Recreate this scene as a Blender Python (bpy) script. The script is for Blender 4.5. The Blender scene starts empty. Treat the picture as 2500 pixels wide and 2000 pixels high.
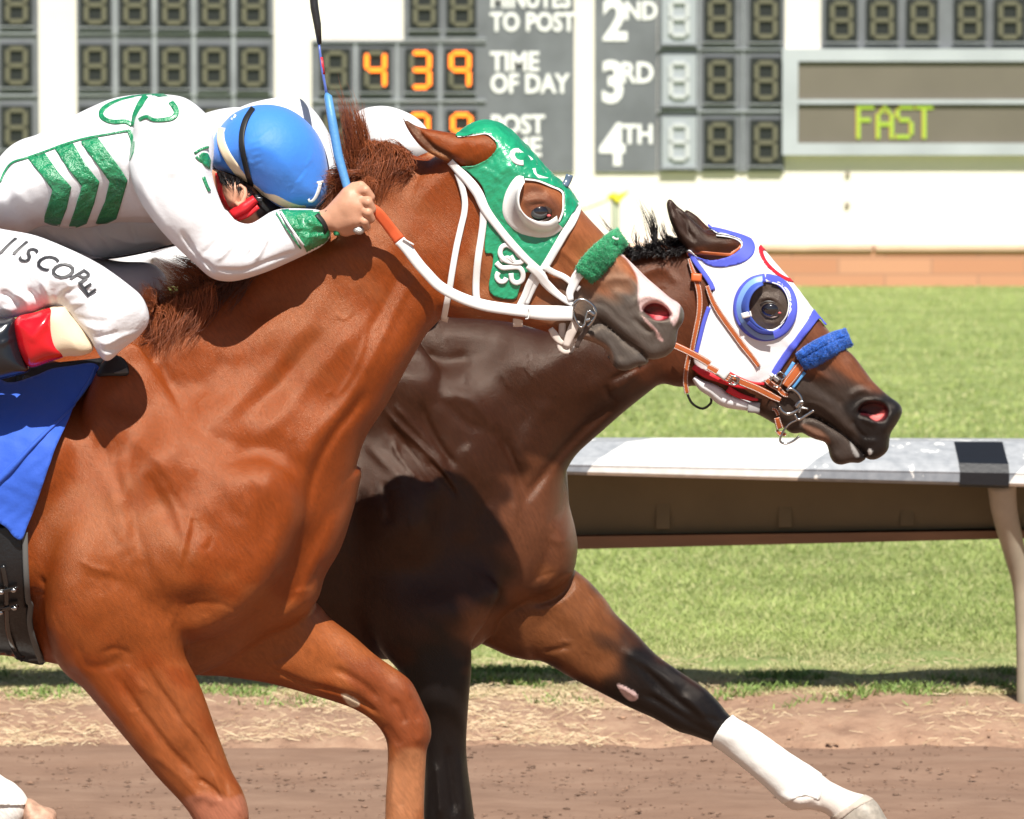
import bpy, math, random, time
import numpy as np
from mathutils import Vector, Matrix
T0 = time.time()
random.seed(7); RNG = np.random.default_rng(7)
SC = bpy.context.scene
# ---------------------------------------------------------------- camera, world, sun
FPX, CX, CY = 10436.0, 1250.0, 1000.0          # focal length and centre in photo pixels (2500 wide)
CAMH, CAMD = 2.2, 10.0
PITCH = math.atan(803 / FPX)
cam_d = bpy.data.cameras.new('camera'); cam = bpy.data.objects.new('camera', cam_d)
SC.collection.objects.link(cam); SC.camera = cam
cam.location = (0, -CAMD, CAMH); cam.rotation_euler = (math.radians(90) - PITCH, 0, 0)
cam_d.sensor_width = 36; cam_d.lens = 36 * FPX / 2500; cam_d.clip_start = 0.5; cam_d.clip_end = 900
cam_d.dof.use_dof = True; cam_d.dof.focus_distance = 10.05; cam_d.dof.aperture_fstop = 8.5
SUN_EL, SUN_AZ = math.radians(53.5), math.radians(-7)   # azimuth measured from behind the camera towards its left
world = bpy.data.worlds.new('World'); SC.world = world; world.use_nodes = True
nt = world.node_tree; bg = nt.nodes['Background']
sky = nt.nodes.new('ShaderNodeTexSky'); sky.sky_type = 'NISHITA'; sky.sun_disc = False
sky.sun_elevation = SUN_EL; sky.sun_rotation = math.radians(180) + SUN_AZ
nt.links.new(sky.outputs[0], bg.inputs[0]); bg.inputs[1].default_value = 0.05
sun_d = bpy.data.lights.new('sun', 'SUN'); sun = bpy.data.objects.new('sun', sun_d); SC.collection.objects.link(sun)
sun_d.energy = 5.0; sun_d.angle = math.radians(0.5); sun_d.color = (1, 0.955, 0.88)
sdir = Vector((math.sin(SUN_AZ) * math.cos(SUN_EL), math.cos(SUN_AZ) * math.cos(SUN_EL), -math.sin(SUN_EL)))
sun.rotation_euler = sdir.to_track_quat('-Z', 'Y').to_euler(); sun.location = (-2, -12, 14)
SC.view_settings.view_transform = 'Standard'; SC.view_settings.look = 'None'
SC.view_settings.exposure = 0.47; SC.view_settings.gamma = 1
# ---------------------------------------------------------------- pixel <-> world
cp, sp_ = math.cos(PITCH), math.sin(PITCH)
def W(px, py, Y):
    px = np.asarray(px, float); py = np.asarray(py, float)
    u = (px - CX) / FPX; v = (py - CY) / FPX
    t = (Y + CAMD) / (cp - v * sp_)
    return u * t, CAMH + (-sp_ - v * cp) * t
def P(x, y, z):
    f = (y + CAMD) * cp - (z - CAMH) * sp_; up = (y + CAMD) * sp_ + (z - CAMH) * cp
    return CX + FPX * x / f, CY - FPX * up / f
VIEWS = {'F': (0, 0, .8624), 'Z1': (0, 200, 2.695), 'Z2': (700, 200, 3.593), 'Z3': (1100, 250, 3.593), 'Z4': (1300, 600, 4.9),
         'Z5': (1600, 450, 3.369), 'Z6': (1780, 780, 4.663), 'B1': (0, 700, 2.3956), 'B2': (800, 750, 2.695), 'B3': (0, 1300, 2.464),
         'B4': (600, 1350, 2.654), 'B5': (1300, 1350, 2.3956), 'B6': (1350, 1000, 1.8748), 'N': (0, 0, 1)}
def V(tag, *c):
    ox, oy, s = VIEWS[tag]; a = np.array(c, float).reshape(-1, 2)
    return a / s + np.array([ox, oy])
def J(*parts): return np.vstack(parts)
# ---------------------------------------------------------------- curves and distance helpers
def spline(p, n=6, closed=True):
    p = np.asarray(p, float); m = len(p); out = []
    t = np.linspace(0, 1, n, endpoint=False)[:, None]
    for i in range(m if closed else m - 1):
        if closed: a, b, c, d = p[i - 1], p[i], p[(i + 1) % m], p[(i + 2) % m]
        else: a, b, c, d = p[max(i - 1, 0)], p[i], p[i + 1], p[min(i + 2, m - 1)]
        out.append(b + .5 * t * (c - a + t * (2 * a - 5 * b + 4 * c - d + t * (3 * (b - c) + d - a))))
    if not closed: out.append(p[-1:])
    return np.vstack(out)
def seg_dist(X, Y, poly, closed=True, want='d'):
    """distance, nearest point, side and arc parameter of points to a polyline"""
    X = np.asarray(X, float); Y = np.asarray(Y, float)
    best = np.full(X.shape, 1e18); side = np.zeros(X.shape); nx = X.copy(); ny = Y.copy(); arc = np.zeros(X.shape)
    n = len(poly); L = 0
    for i in range(n if closed else n - 1):
        ax, ay = poly[i]; bx, by = poly[(i + 1) % n]
        dx, dy = bx - ax, by - ay; l2 = dx * dx + dy * dy
        if l2 < 1e-18: continue
        t = np.clip(((X - ax) * dx + (Y - ay) * dy) / l2, 0, 1)
        qx, qy = ax + t * dx, ay + t * dy
        d = (X - qx) ** 2 + (Y - qy) ** 2
        m = d < best
        best = np.where(m, d, best)
        if want != 'd':
            side = np.where(m, np.sign((X - ax) * dy - (Y - ay) * dx), side); nx = np.where(m, qx, nx); ny = np.where(m, qy, ny)
            arc = np.where(m, L + t * math.sqrt(l2), arc)
        L += math.sqrt(l2)
    if want == 'd': return np.sqrt(best)
    return np.sqrt(best), nx, ny, side, arc / max(L, 1e-9)
def inside(X, Y, poly):
    X = np.asarray(X, float); Y = np.asarray(Y, float)
    c = np.zeros(X.shape, bool); n = len(poly)
    for i in range(n):
        x1, y1 = poly[i]; x2, y2 = poly[(i + 1) % n]
        if y1 == y2: continue
        c ^= ((y1 > Y) != (y2 > Y)) & (X < (x2 - x1) * (Y - y1) / (y2 - y1) + x1)
    return c
def sdist(X, Y, poly):
    d = seg_dist(X, Y, poly); return np.where(inside(X, Y, poly), d, -d)
def blur(a, s):
    if s < .3: return a
    r = int(s * 3) + 1; k = np.exp(-.5 * (np.arange(-r, r + 1) / s) ** 2); k /= k.sum()
    a = np.pad(a, r, mode='edge')
    a = np.apply_along_axis(lambda m: np.convolve(m, k, 'valid'), 0, a)
    return np.apply_along_axis(lambda m: np.convolve(m, k, 'valid'), 1, a)
def ctrl(X, Z, c, plane):
    """smooth interpolation of control values (px, py, value)"""
    if np.isscalar(c): return np.full(X.shape, float(c))
    num = 0; den = 0
    for px, py, v in c:
        x, z = W(px, py, plane); w = 1 / ((X - x) ** 2 + (Z - z) ** 2 + .0012) ** 1.6
        num = num + w * v; den = den + w
    return num / den
def smax(a, b, k):
    h = np.clip(.5 + .5 * (a - b) / k, 0, 1); return b + (a - b) * h + k * h * (1 - h)
# ---------------------------------------------------------------- sculpted volumes
class Piece:
    """outline in photo pixels at depth plane y, blown up to half width T with edge rounding L"""
    def __init__(s, poly, y=0., T=.1, L=.05, k=.012, sb=.006, strokes=(), n=5, h=.003, yc=None, noise=0, amp=1., wid=1.):
        s.y, s.k = y, k
        x, z = W(*np.asarray(poly, float).T, y); s.poly = spline(np.c_[x, z], n); pad = .06
        s.x0, s.z0 = s.poly.min(0) - pad; x1, z1 = s.poly.max(0) + pad; s.h = h
        gx = np.arange(s.x0, x1 + h, h); gz = np.arange(s.z0, z1 + h, h); X, Z = np.meshgrid(gx, gz, indexing='ij')
        d = sdist(X, Z, s.poly); s.T = np.maximum(ctrl(X, Z, T, y), .004); Lm = np.maximum(ctrl(X, Z, L, y), .006)
        q = 1 - np.minimum(d / Lm, 1.0); s.w = blur(1 - q * q, sb / h)
        s.yc = blur(ctrl(X, Z, yc, y), 3) if yc is not None else np.full(X.shape, y)
        yf = y - float(np.mean(s.T)); rel = np.zeros(X.shape)
        for st in strokes:
            pts, sg, hgt = st[0], st[1] * wid, st[2] * amp; mode = st[3] if len(st) > 3 else 'g'
            sx, sz = W(*np.asarray(pts, float).T, yf); m = sg * (yf + CAMD) / FPX
            pl = spline(np.c_[sx, sz], 5, False) if len(pts) > 2 else np.c_[sx, sz]
            if mode == 'blob':       # closed outline: raised or sunk plateau
                pl = spline(np.c_[sx, sz], 5); dd = sdist(X, Z, pl); rel += hgt / (1 + np.exp(-np.clip(dd / m, -30, 30) * 2)); continue
            bx0, bz0 = pl.min(0) - 4 * m; bx1, bz1 = pl.max(0) + 4 * m
            i0, i1 = np.searchsorted(gx, [bx0, bx1]); j0, j1 = np.searchsorted(gz, [bz0, bz1])
            if i1 <= i0 or j1 <= j0: continue
            dd, _, _, sd, arc = seg_dist(X[i0:i1, j0:j1], Z[i0:i1, j0:j1], pl, False, 'all')
            tap = np.clip(np.minimum(arc, 1 - arc) * 6 + .12, 0, 1)
            if mode == 'g': v = hgt * np.exp(-(dd / m) ** 2) * tap
            else: v = hgt * np.exp(-np.abs(dd) / m) * (sd > 0) * tap if mode == 'r' else hgt * np.exp(-np.abs(dd) / m) * (sd < 0) * tap
            rel[i0:i1, j0:j1] += v
        if noise:
            nz = blur(RNG.normal(size=X.shape), .014 / h); rel += nz / nz.std() * noise
        s.rel = blur(rel, .8); s.T = np.maximum(s.T + s.rel, .003)
        s.sc = .5 * min(float(np.median(s.T)), float(np.median(Lm)))
    def samp(s, x, z, maps):
        fx = (x - s.x0) / s.h; fz = (z - s.z0) / s.h; nx, nz = s.w.shape
        ex = np.maximum(np.maximum(-fx, fx - (nx - 1)), 0); ez = np.maximum(np.maximum(-fz, fz - (nz - 1)), 0)
        fx = np.clip(fx, 0, nx - 1.001); fz = np.clip(fz, 0, nz - 1.001)
        i = fx.astype(int); j = fz.astype(int); a = fx - i; b = fz - j; out = []
        for m in maps: out.append((m[i, j] * (1 - a) + m[i + 1, j] * a) * (1 - b) + (m[i, j + 1] * (1 - a) + m[i + 1, j + 1] * a) * b)
        out[0] = out[0] - (ex + ez) * s.h / .03
        return out
    def val2(s, x, z): return s.samp(x, z, (s.w, s.T, s.yc))
    def f(s, x, y, z):
        w, T, yc = s.val2(x, z); return (w - ((y - yc) / T) ** 2) * s.sc
    def front(s, x, z):
        w, T, yc = s.val2(x, z); return np.where(w > 0, yc - T * np.sqrt(np.maximum(w, 0)), 9.)
    def bounds(s):
        m = s.w > 0
        return (s.poly[:, 0].min(), (s.yc - s.T)[m].min(), s.poly[:, 1].min()), (s.poly[:, 0].max(), (s.yc + s.T)[m].max(), s.poly[:, 1].max())
class Caps:
    """chain of tapered capsules through 3-D points with radii"""
    def __init__(s, pts, rad, k=.006, squash=1.):
        s.p = np.array(pts, float); s.r = np.array(rad, float) if not np.isscalar(rad) else np.full(len(pts), rad); s.k = k; s.q = squash
    def f(s, x, y, z):
        best = None
        for i in range(len(s.p) - 1):
            a, b = s.p[i], s.p[i + 1]; d = b - a; l = max((d * d).sum(), 1e-12)
            t = np.clip(((x - a[0]) * d[0] + (y - a[1]) * d[1] + (z - a[2]) * d[2]) / l, 0, 1)
            v = s.r[i] + (s.r[i + 1] - s.r[i]) * t - np.sqrt((x - a[0] - t * d[0]) ** 2 + ((y - a[1] - t * d[1]) / s.q) ** 2 + (z - a[2] - t * d[2]) ** 2)
            best = v if best is None else np.maximum(best, v)
        return best
    def front(s, x, z): return np.full(x.shape, 9.)
    def bounds(s): m = s.r.max(); return tuple(s.p.min(0) - m), tuple(s.p.max(0) + m)
class Field:
    def __init__(s, pieces): s.ps = pieces
    def f(s, x, y, z):
        v = s.ps[0].f(x, y, z)
        for p in s.ps[1:]:
            if p.k < 0: v = -smax(-v, p.f(x, y, z), -p.k)        # carve
            else: v = smax(v, p.f(x, y, z), p.k)
        return v
    def front(s, x, z):
        v = s.ps[0].front(x, z)
        for p in s.ps[1:]:
            if p.k < 0: continue
            v = -smax(-v, -p.front(x, z), p.k)
        return v
    def surf(s, px, py, default=None):
        px = np.asarray(px, float); py = np.asarray(py, float)
        y = np.full(px.shape, s.ps[0].y if hasattr(s.ps[0], 'y') else 0.); d = y.copy() if default is None else np.full(px.shape, float(default))
        for _ in range(6):
            x, z = W(px, py, y); n = s.front(x, z); y = np.where(n < 5, n, d)
        x, z = W(px, py, y); return x, y, z
    def mesh(s, h=.008, sub=1, lo=None, hi=None):
        b = [p.bounds() for p in s.ps if p.k > 0]
        lo = np.min([q[0] for q in b], 0) - 2.5 * h if lo is None else np.array(lo); hi = np.max([q[1] for q in b], 0) + 2.5 * h if hi is None else np.array(hi)
        ax = [np.arange(lo[i], hi[i] + h, h) for i in range(3)]
        X = ax[0][:, None, None]; Y = ax[1][None, :, None]; Z = ax[2][None, None, :]; A = None
        for p in s.ps:
            if isinstance(p, Piece):
                g = np.meshgrid(ax[0], ax[2], indexing='ij'); w, T, yc = p.val2(*g)
                v = (w[:, None, :] - ((Y - yc[:, None, :]) / T[:, None, :]) ** 2) * p.sc
            else: v = p.f(X, Y, Z)
            A = v if A is None else (-smax(-A, v, -p.k) if p.k < 0 else smax(A, v, p.k))
        v, f = nets(A.astype(np.float32), lo, h)
        for it in range(sub + 1):
            if it: v, f = split4(v, f)
            for _ in range(3 if it else 2):
                e = h * .25; x, y, z = v.T; f0 = s.f(x, y, z)
                g = np.c_[s.f(x + e, y, z) - s.f(x - e, y, z), s.f(x, y + e, z) - s.f(x, y - e, z), s.f(x, y, z + e) - s.f(x, y, z - e)] / (2 * e)
                st = -f0[:, None] * g / np.maximum((g * g).sum(1), .04)[:, None]; l = np.linalg.norm(st, axis=1)
                v = v + st * np.minimum(1, h * .4 / np.maximum(l, 1e-9))[:, None]
        if (vnormals(v, f) * g).sum() > 0: f = f[:, ::-1].copy()
        return v, f
def nets(A, lo, h):
    S = A > 0; n = np.array(S.shape) - 1
    c = np.zeros(tuple(n), np.int8)
    for i in (0, 1):
        for j in (0, 1):
            for k in (0, 1): c += S[i:n[0] + i, j:n[1] + j, k:n[2] + k]
    act = (c > 0) & (c < 8); I = np.array(np.nonzero(act)); N = I.shape[1]
    idx = np.full(tuple(n), -1, np.int32); idx[act] = np.arange(N)
    acc = np.zeros((N, 3)); cnt = np.zeros(N)
    for ax in range(3):
        o1, o2 = [a for a in range(3) if a != ax]
        for u in (0, 1):
            for w in (0, 1):
                a = I.copy(); a[o1] += u; a[o2] += w; b = a.copy(); b[ax] += 1
                va = A[tuple(a)]; vb = A[tuple(b)]; m = (va > 0) != (vb > 0)
                t = np.where(m, va / np.where(va == vb, 1, va - vb), 0); p = a.T.astype(float); p[:, ax] += t
                acc += np.where(m[:, None], p, 0); cnt += m
    v = acc / cnt[:, None] * h + lo; fs = []
    for ax in range(3):
        o1, o2 = [(1, 2), (2, 0), (0, 1)][ax]
        sl = [slice(None)] * 3; sh = [slice(None)] * 3; sl[ax] = slice(0, -1); sh[ax] = slice(1, None)
        ch = S[tuple(sl)] != S[tuple(sh)]; up = S[tuple(sl)]
        E = np.array(np.nonzero(ch)); ok = (E[o1] > 0) & (E[o2] > 0) & (E[o1] < n[o1]) & (E[o2] < n[o2]) & (E[ax] < n[ax]); E = E[:, ok]
        q = []
        for d1, d2 in ((1, 1), (0, 1), (0, 0), (1, 0)):
            a = E.copy(); a[o1] -= d1; a[o2] -= d2; q.append(idx[tuple(a)])
        q = np.array(q).T; fl = up[tuple(E)]; q[~fl] = q[~fl][:, ::-1]; fs.append(q)
    f = np.vstack(fs); f = f[(f >= 0).all(1)]; return v, f
def split4(v, f):
    e = np.vstack([f[:, [i, (i + 1) % 4]] for i in range(4)]); e.sort(1)
    key = e[:, 0].astype(np.int64) * len(v) + e[:, 1]; u, inv = np.unique(key, return_inverse=True)
    a = u // len(v); b = u % len(v); n0 = len(v); ne = len(u)
    v2 = np.vstack([v, (v[a] + v[b]) / 2, v[f].mean(1)]); inv = inv.reshape(4, -1) + n0; c = n0 + ne + np.arange(len(f))
    return v2, np.vstack([np.c_[f[:, i], inv[i], c, inv[(i + 3) % 4]] for i in range(4)])
def vnormals(v, f):
    a = v[f[:, 2]] - v[f[:, 0]]; b = v[f[:, 3 if f.shape[1] > 3 else 1]] - v[f[:, 1 if f.shape[1] > 3 else 0]]
    n = np.cross(a, b); o = np.zeros_like(v)
    for i in range(f.shape[1]): np.add.at(o, f[:, i], n)
    return o / np.maximum(np.linalg.norm(o, axis=1), 1e-12)[:, None]
# ---------------------------------------------------------------- objects
def tag(o, label=None, cat=None, group=None, kind=None, category=None):
    cat = cat or category
    for k, x in (('label', label), ('category', cat), ('group', group), ('kind', kind)):
        if x: o[k] = x
    return o
def empty(name, loc=(0, 0, 0), parent=None, **kw):
    o = bpy.data.objects.new(name, None); SC.collection.objects.link(o); o.location = loc; o.empty_display_size = .1
    if parent: o.parent = parent
    return tag(o, **kw)
def obj(name, v, f, mat, parent=None, col=None, smooth=True, solid=0, mats=None, fm=None, **kw):
    me = bpy.data.meshes.new(name); v = np.asarray(v, float)
    ploc = np.array(parent.matrix_basis.translation) if parent and not parent.parent else np.zeros(3)
    if parent and parent.parent: ploc = np.array(parent.parent.matrix_basis.translation)
    v = v - ploc
    if isinstance(f, np.ndarray) and len(f):
        k = f.shape[1]; me.vertices.add(len(v)); me.vertices.foreach_set('co', v.ravel().astype(np.float32))
        me.loops.add(f.size); me.loops.foreach_set('vertex_index', f.ravel().astype(np.int32))
        me.polygons.add(len(f)); me.polygons.foreach_set('loop_start', np.arange(0, f.size, k, dtype=np.int32))
        me.polygons.foreach_set('loop_total', np.full(len(f), k, np.int32)); me.update(calc_edges=True); me.validate()
    else: me.from_pydata([tuple(q) for q in v], [], [tuple(q) for q in f]); me.update()
    for m in (mats or [mat]): me.materials.append(m)
    if fm is not None: me.polygons.foreach_set('material_index', np.asarray(fm, np.int32))
    if smooth: me.polygons.foreach_set('use_smooth', np.ones(len(me.polygons), bool))
    if col is not None:
        at = me.color_attributes.new('Col', 'FLOAT_COLOR', 'POINT'); at.data.foreach_set('color', np.c_[col, np.ones(len(col))].ravel().astype(np.float32))
    o = bpy.data.objects.new(name, me); SC.collection.objects.link(o)
    if parent: o.parent = parent
    if solid:
        sm = o.modifiers.new('thick', 'SOLIDIFY'); sm.thickness = solid; sm.offset = -1
    return tag(o, **kw)
class MB:
    """collects shapes for one mesh"""
    def __init__(s): s.v = []; s.f = []; s.m = []; s.n = 0
    def add(s, v, f, m=0):
        v = np.asarray(v, float); s.v.append(v)
        for q in f: s.f.append([int(i) + s.n for i in q]); s.m.append(m)
        s.n += len(v)
    def box(s, c, d, m=0, rot=None, bev=0):
        c = np.array(c, float); d = np.array(d, float) / 2
        if bev:
            b = min(bev, d.min() * .9); q = []
            for z, k in ((-d[2], 1), (-d[2] + b, 0), (d[2] - b, 0), (d[2], 1)):
                X, Y = d[0] - b * k, d[1] - b * k
                bb = b * .7
                q += [(-X + bb, -Y, z), (X - bb, -Y, z), (X, -Y + bb, z), (X, Y - bb, z), (X - bb, Y, z), (-X + bb, Y, z), (-X, Y - bb, z), (-X, -Y + bb, z)]
            v = np.array(q); f = [[7, 6, 5, 4, 3, 2, 1, 0], [24, 25, 26, 27, 28, 29, 30, 31]]
            for r in range(3):
                for i in range(8): j = (i + 1) % 8; f.append([r * 8 + i, r * 8 + j, r * 8 + 8 + j, r * 8 + 8 + i])
        else:
            v = np.array([(x, y, z) for z in (-1, 1) for y in (-1, 1) for x in (-1, 1)]) * d
            f = [(0, 2, 3, 1), (4, 5, 7, 6), (0, 1, 5, 4), (2, 6, 7, 3), (0, 4, 6, 2), (1, 3, 7, 5)]
        if rot is not None: v = v @ np.array(rot).T
        s.add(v + c, f, m)
    def tube(s, pts, r, n=8, m=0, cap=True, flat=1.):
        p = np.array(pts, float); r = np.full(len(p), r) if np.isscalar(r) else np.array(r, float)
        t = np.gradient(p, axis=0); t /= np.maximum(np.linalg.norm(t, axis=1), 1e-9)[:, None]
        up = np.array([0, 1, 0.]) if abs(t[0][1]) < .9 else np.array([1., 0, 0]); v = []
        for i in range(len(p)):
            a = np.cross(t[i], up); a /= max(np.linalg.norm(a), 1e-9); b = np.cross(t[i], a); up = -np.cross(t[i], a) if False else up
            for k in range(n):
                th = 2 * math.pi * k / n; v.append(p[i] + r[i] * (math.cos(th) * a + math.sin(th) * b * flat))
        f = [(i * n + k, i * n + (k + 1) % n, (i + 1) * n + (k + 1) % n, (i + 1) * n + k) for i in range(len(p) - 1) for k in range(n)]
        if cap: f += [tuple(range(n))[::-1], tuple((len(p) - 1) * n + k for k in range(n))]
        s.add(v, f, m)
    def ball(s, c, r, m=0, nu=16, nv=10):
        r = np.full(3, r) if np.isscalar(r) else np.array(r); v = []
        for j in range(nv + 1):
            ph = math.pi * j / nv
            for i in range(nu): th = 2 * math.pi * i / nu; v.append((math.sin(ph) * math.cos(th), math.sin(ph) * math.sin(th), math.cos(ph)))
        f = [(j * nu + i, (j + 1) * nu + i, (j + 1) * nu + (i + 1) % nu, j * nu + (i + 1) % nu) for j in range(nv) for i in range(nu)]
        s.add(np.array(v) * r + np.array(c), f, m)
    def build(s, name, mats, parent=None, smooth=False, **kw):
        if not isinstance(mats, (list, tuple)): mats = [mats]
        return obj(name, np.vstack(s.v), s.f, None, parent, mats=mats, fm=s.m, smooth=smooth, **kw)
def snap_grid(poly, holes, step):
    """quad grid filling a pixel polygon, border vertices pulled onto the outline"""
    x0, y0 = poly.min(0) - step; x1, y1 = poly.max(0) + step
    gx = np.arange(x0, x1, step); gy = np.arange(y0, y1, step); X, Y = np.meshgrid(gx, gy, indexing='ij')
    c = inside(X[:-1, :-1] + step / 2, Y[:-1, :-1] + step / 2, poly)
    for h in holes: c &= ~inside(X[:-1, :-1] + step / 2, Y[:-1, :-1] + step / 2, h)
    ny = len(gy); I, Jx = np.nonzero(c)
    f = np.c_[I * ny + Jx, (I + 1) * ny + Jx, (I + 1) * ny + Jx + 1, I * ny + Jx + 1]
    u, inv = np.unique(f, return_inverse=True); f = inv.reshape(f.shape); X = X.ravel()[u]; Y = Y.ravel()[u]
    return snap_border(X, Y, f, [poly] + list(holes), step)
def snap_border(X, Y, f, polys, lim):
    e = np.vstack([f[:, [i, (i + 1) % 4]] for i in range(4)]); k = np.sort(e, 1)[:, 0].astype(np.int64) * len(X) + np.sort(e, 1)[:, 1]
    u, inv, cnt = np.unique(k, return_inverse=True, return_counts=True); be = e[cnt[inv] == 1]; b = np.unique(be)
    bx, by = X[b], Y[b]; bd = np.full(len(b), 1e9); qx = bx.copy(); qy = by.copy()
    for p in polys:
        d, nx, ny, _, _ = seg_dist(bx, by, p, True, 'all'); m = d < bd; bd = np.where(m, d, bd); qx = np.where(m, nx, qx); qy = np.where(m, ny, qy)
    m = bd < lim * 1.6
    X[b[m]] = qx[m]; Y[b[m]] = qy[m]; return X, Y, f
def patch(name, poly, fld, mat, parent, off=.004, thick=.003, holes=(), step=5, smooth_poly=True, wrinkle=0, default=None, n=5, **kw):
    poly = spline(poly, n) if smooth_poly else np.asarray(poly, float); holes = [spline(h, n) for h in holes]
    X, Y, f = snap_grid(poly, holes, step); x, y, z = fld.surf(X, Y, default)
    y = y - off
    if wrinkle: y = y + wrinkle * np.sin(X * .11 + 2 * np.sin(Y * .05)) * np.sin(Y * .09 + X * .03)
    x, z = W(X, Y, y); a = f[:, ::-1]
    return obj(name, np.c_[x, y, z], a, mat, parent, solid=thick, **kw)
def ribbon_v(pts, width, fld, off=.004, thick=.004, ys=None, ncross=5, step=6, sm=2., rnd=.25, closed_sm=False, default=None):
    """strap laid on a surface: returns verts, faces of a closed band; pts in pixels"""
    pts = spline(pts, 8, False); seg = np.r_[0, np.cumsum(np.linalg.norm(np.diff(pts, axis=0), axis=1))]
    n = max(int(seg[-1] / step), 3); s = np.linspace(0, seg[-1], n + 1); cx = np.interp(s, seg, pts[:, 0]); cy = np.interp(s, seg, pts[:, 1])
    wd = np.interp(s / seg[-1], np.linspace(0, 1, len(width)), width) if not np.isscalar(width) else np.full(n + 1, float(width))
    tx, ty = np.gradient(cx), np.gradient(cy); l = np.hypot(tx, ty); nx, ny = -ty / l, tx / l
    u = np.linspace(-.5, .5, ncross); X = cx[:, None] + nx[:, None] * u * wd[:, None]; Y = cy[:, None] + ny[:, None] * u * wd[:, None]
    if ys is None or fld is not None:
        _, yy, _ = fld.surf(X, Y, default); yy = blur(yy, sm) if sm else yy
        yy = yy - off
    if ys is not None:
        yl = np.interp(s / seg[-1], np.linspace(0, 1, len(ys)), [q if q is not None else 99 for q in ys])[:, None] * np.ones(ncross)
        yy = np.where(yl < 50, yl, yy) if fld is not None else yl
    yy = yy + thick * rnd * (2 * np.abs(u)) ** 3
    xf, zf = W(X, Y, yy); yb = yy + thick; xb, zb = W(X, Y, yb); m = ncross
    v = np.vstack([np.c_[xf.ravel(), yy.ravel(), zf.ravel()], np.c_[xb.ravel(), yb.ravel(), zb.ravel()]]); B = (n + 1) * m; f = []
    for i in range(n):
        for j in range(m - 1):
            a = i * m + j; f += [(a, a + 1, a + m + 1, a + m), (B + a, B + a + m, B + a + m + 1, B + a + 1)]
        for j in (0, m - 1):
            a = i * m + j; q = (a, a + m, B + a + m, B + a); f.append(q if j == 0 else q[::-1])
    for i in (0, n):
        for j in range(m - 1):
            a = i * m + j; q = (a, B + a, B + a + 1, a + 1); f.append(q if i == 0 else q[::-1])
    return v, f, (X, Y, yy)
def strap(name, items, mat, parent, mats=None, **kw):
    """one object from several ribbons [(pts,width,fld,dict)]"""
    if kw.pop('sep', False): return [strap(name, [it], mat, parent, mats, **kw) for it in items]
    mb = MB()
    for it in items:
        pts, w, fld = it[:3]; d = dict(it[3]) if len(it) > 3 else {}; mi = d.pop('m', 0); st = d.pop('stitch', None)
        v, f, (X, Y, yy) = ribbon_v(pts, w, fld, **d); mb.add(v, f, mi)
        if st is not None:                           # rows of stitches as small raised threads
            for col in (0.14, .86):
                n = len(X); k = 0
                a = np.arange(0, n - 1.01, .9)
                for t0 in a:
                    i = int(t0); i2 = min(t0 + .5, n - 1.01); ii = int(i2)
                    def at(t):
                        i = int(t); fr = t - i; c = col * (X.shape[1] - 1); j = int(c); g = c - j
                        S = lambda M: (M[i, j] * (1 - g) + M[i, j + 1] * g) * (1 - fr) + (M[i + 1, j] * (1 - g) + M[i + 1, j + 1] * g) * fr
                        y = S(yy) - .0009; x, z = W(S(X), S(Y), y); return (float(x), float(y), float(z))
                    mb.tube([at(t0), at(i2)], .0011, 4, st)
    return mb.build(name, mats or mat, parent, smooth=True, **kw)
def glyph(s, px, py, size, ang=0, shear=0, sx=1., bold=0., font=None, align='LEFT'):
    c = bpy.data.curves.new('t', 'FONT'); c.body = s; c.size = 1; c.offset = bold; c.shear = shear; c.align_x = align; c.resolution_u = 3
    o = bpy.data.objects.new('t', c); SC.collection.objects.link(o); dg = bpy.context.evaluated_depsgraph_get()
    me = bpy.data.meshes.new_from_object(o.evaluated_get(dg)); v = np.array([q.co[:2] for q in me.vertices]).reshape(-1, 2); f = [tuple(q.vertices) for q in me.polygons]
    bpy.data.objects.remove(o); bpy.data.meshes.remove(me); bpy.data.curves.remove(c)
    v = v * size * np.array([sx, -1]); ca, sa = math.cos(ang), math.sin(ang)
    return np.c_[px + v[:, 0] * ca - v[:, 1] * sa, py + v[:, 0] * sa + v[:, 1] * ca], f
def drape(name, items, fld, mat, parent, off=.006, **kw):
    vs = []; fs = []; n = 0
    for v, f in items:
        x, y, z = fld.surf(v[:, 0], v[:, 1]); y = y - off; x, z = W(v[:, 0], v[:, 1], y)
        vs.append(np.c_[x, y, z]); fs += [tuple(i + n for i in q) for q in f]; n += len(v)
    return obj(name, np.vstack(vs), fs, mat, parent, smooth=False, **kw)
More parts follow.
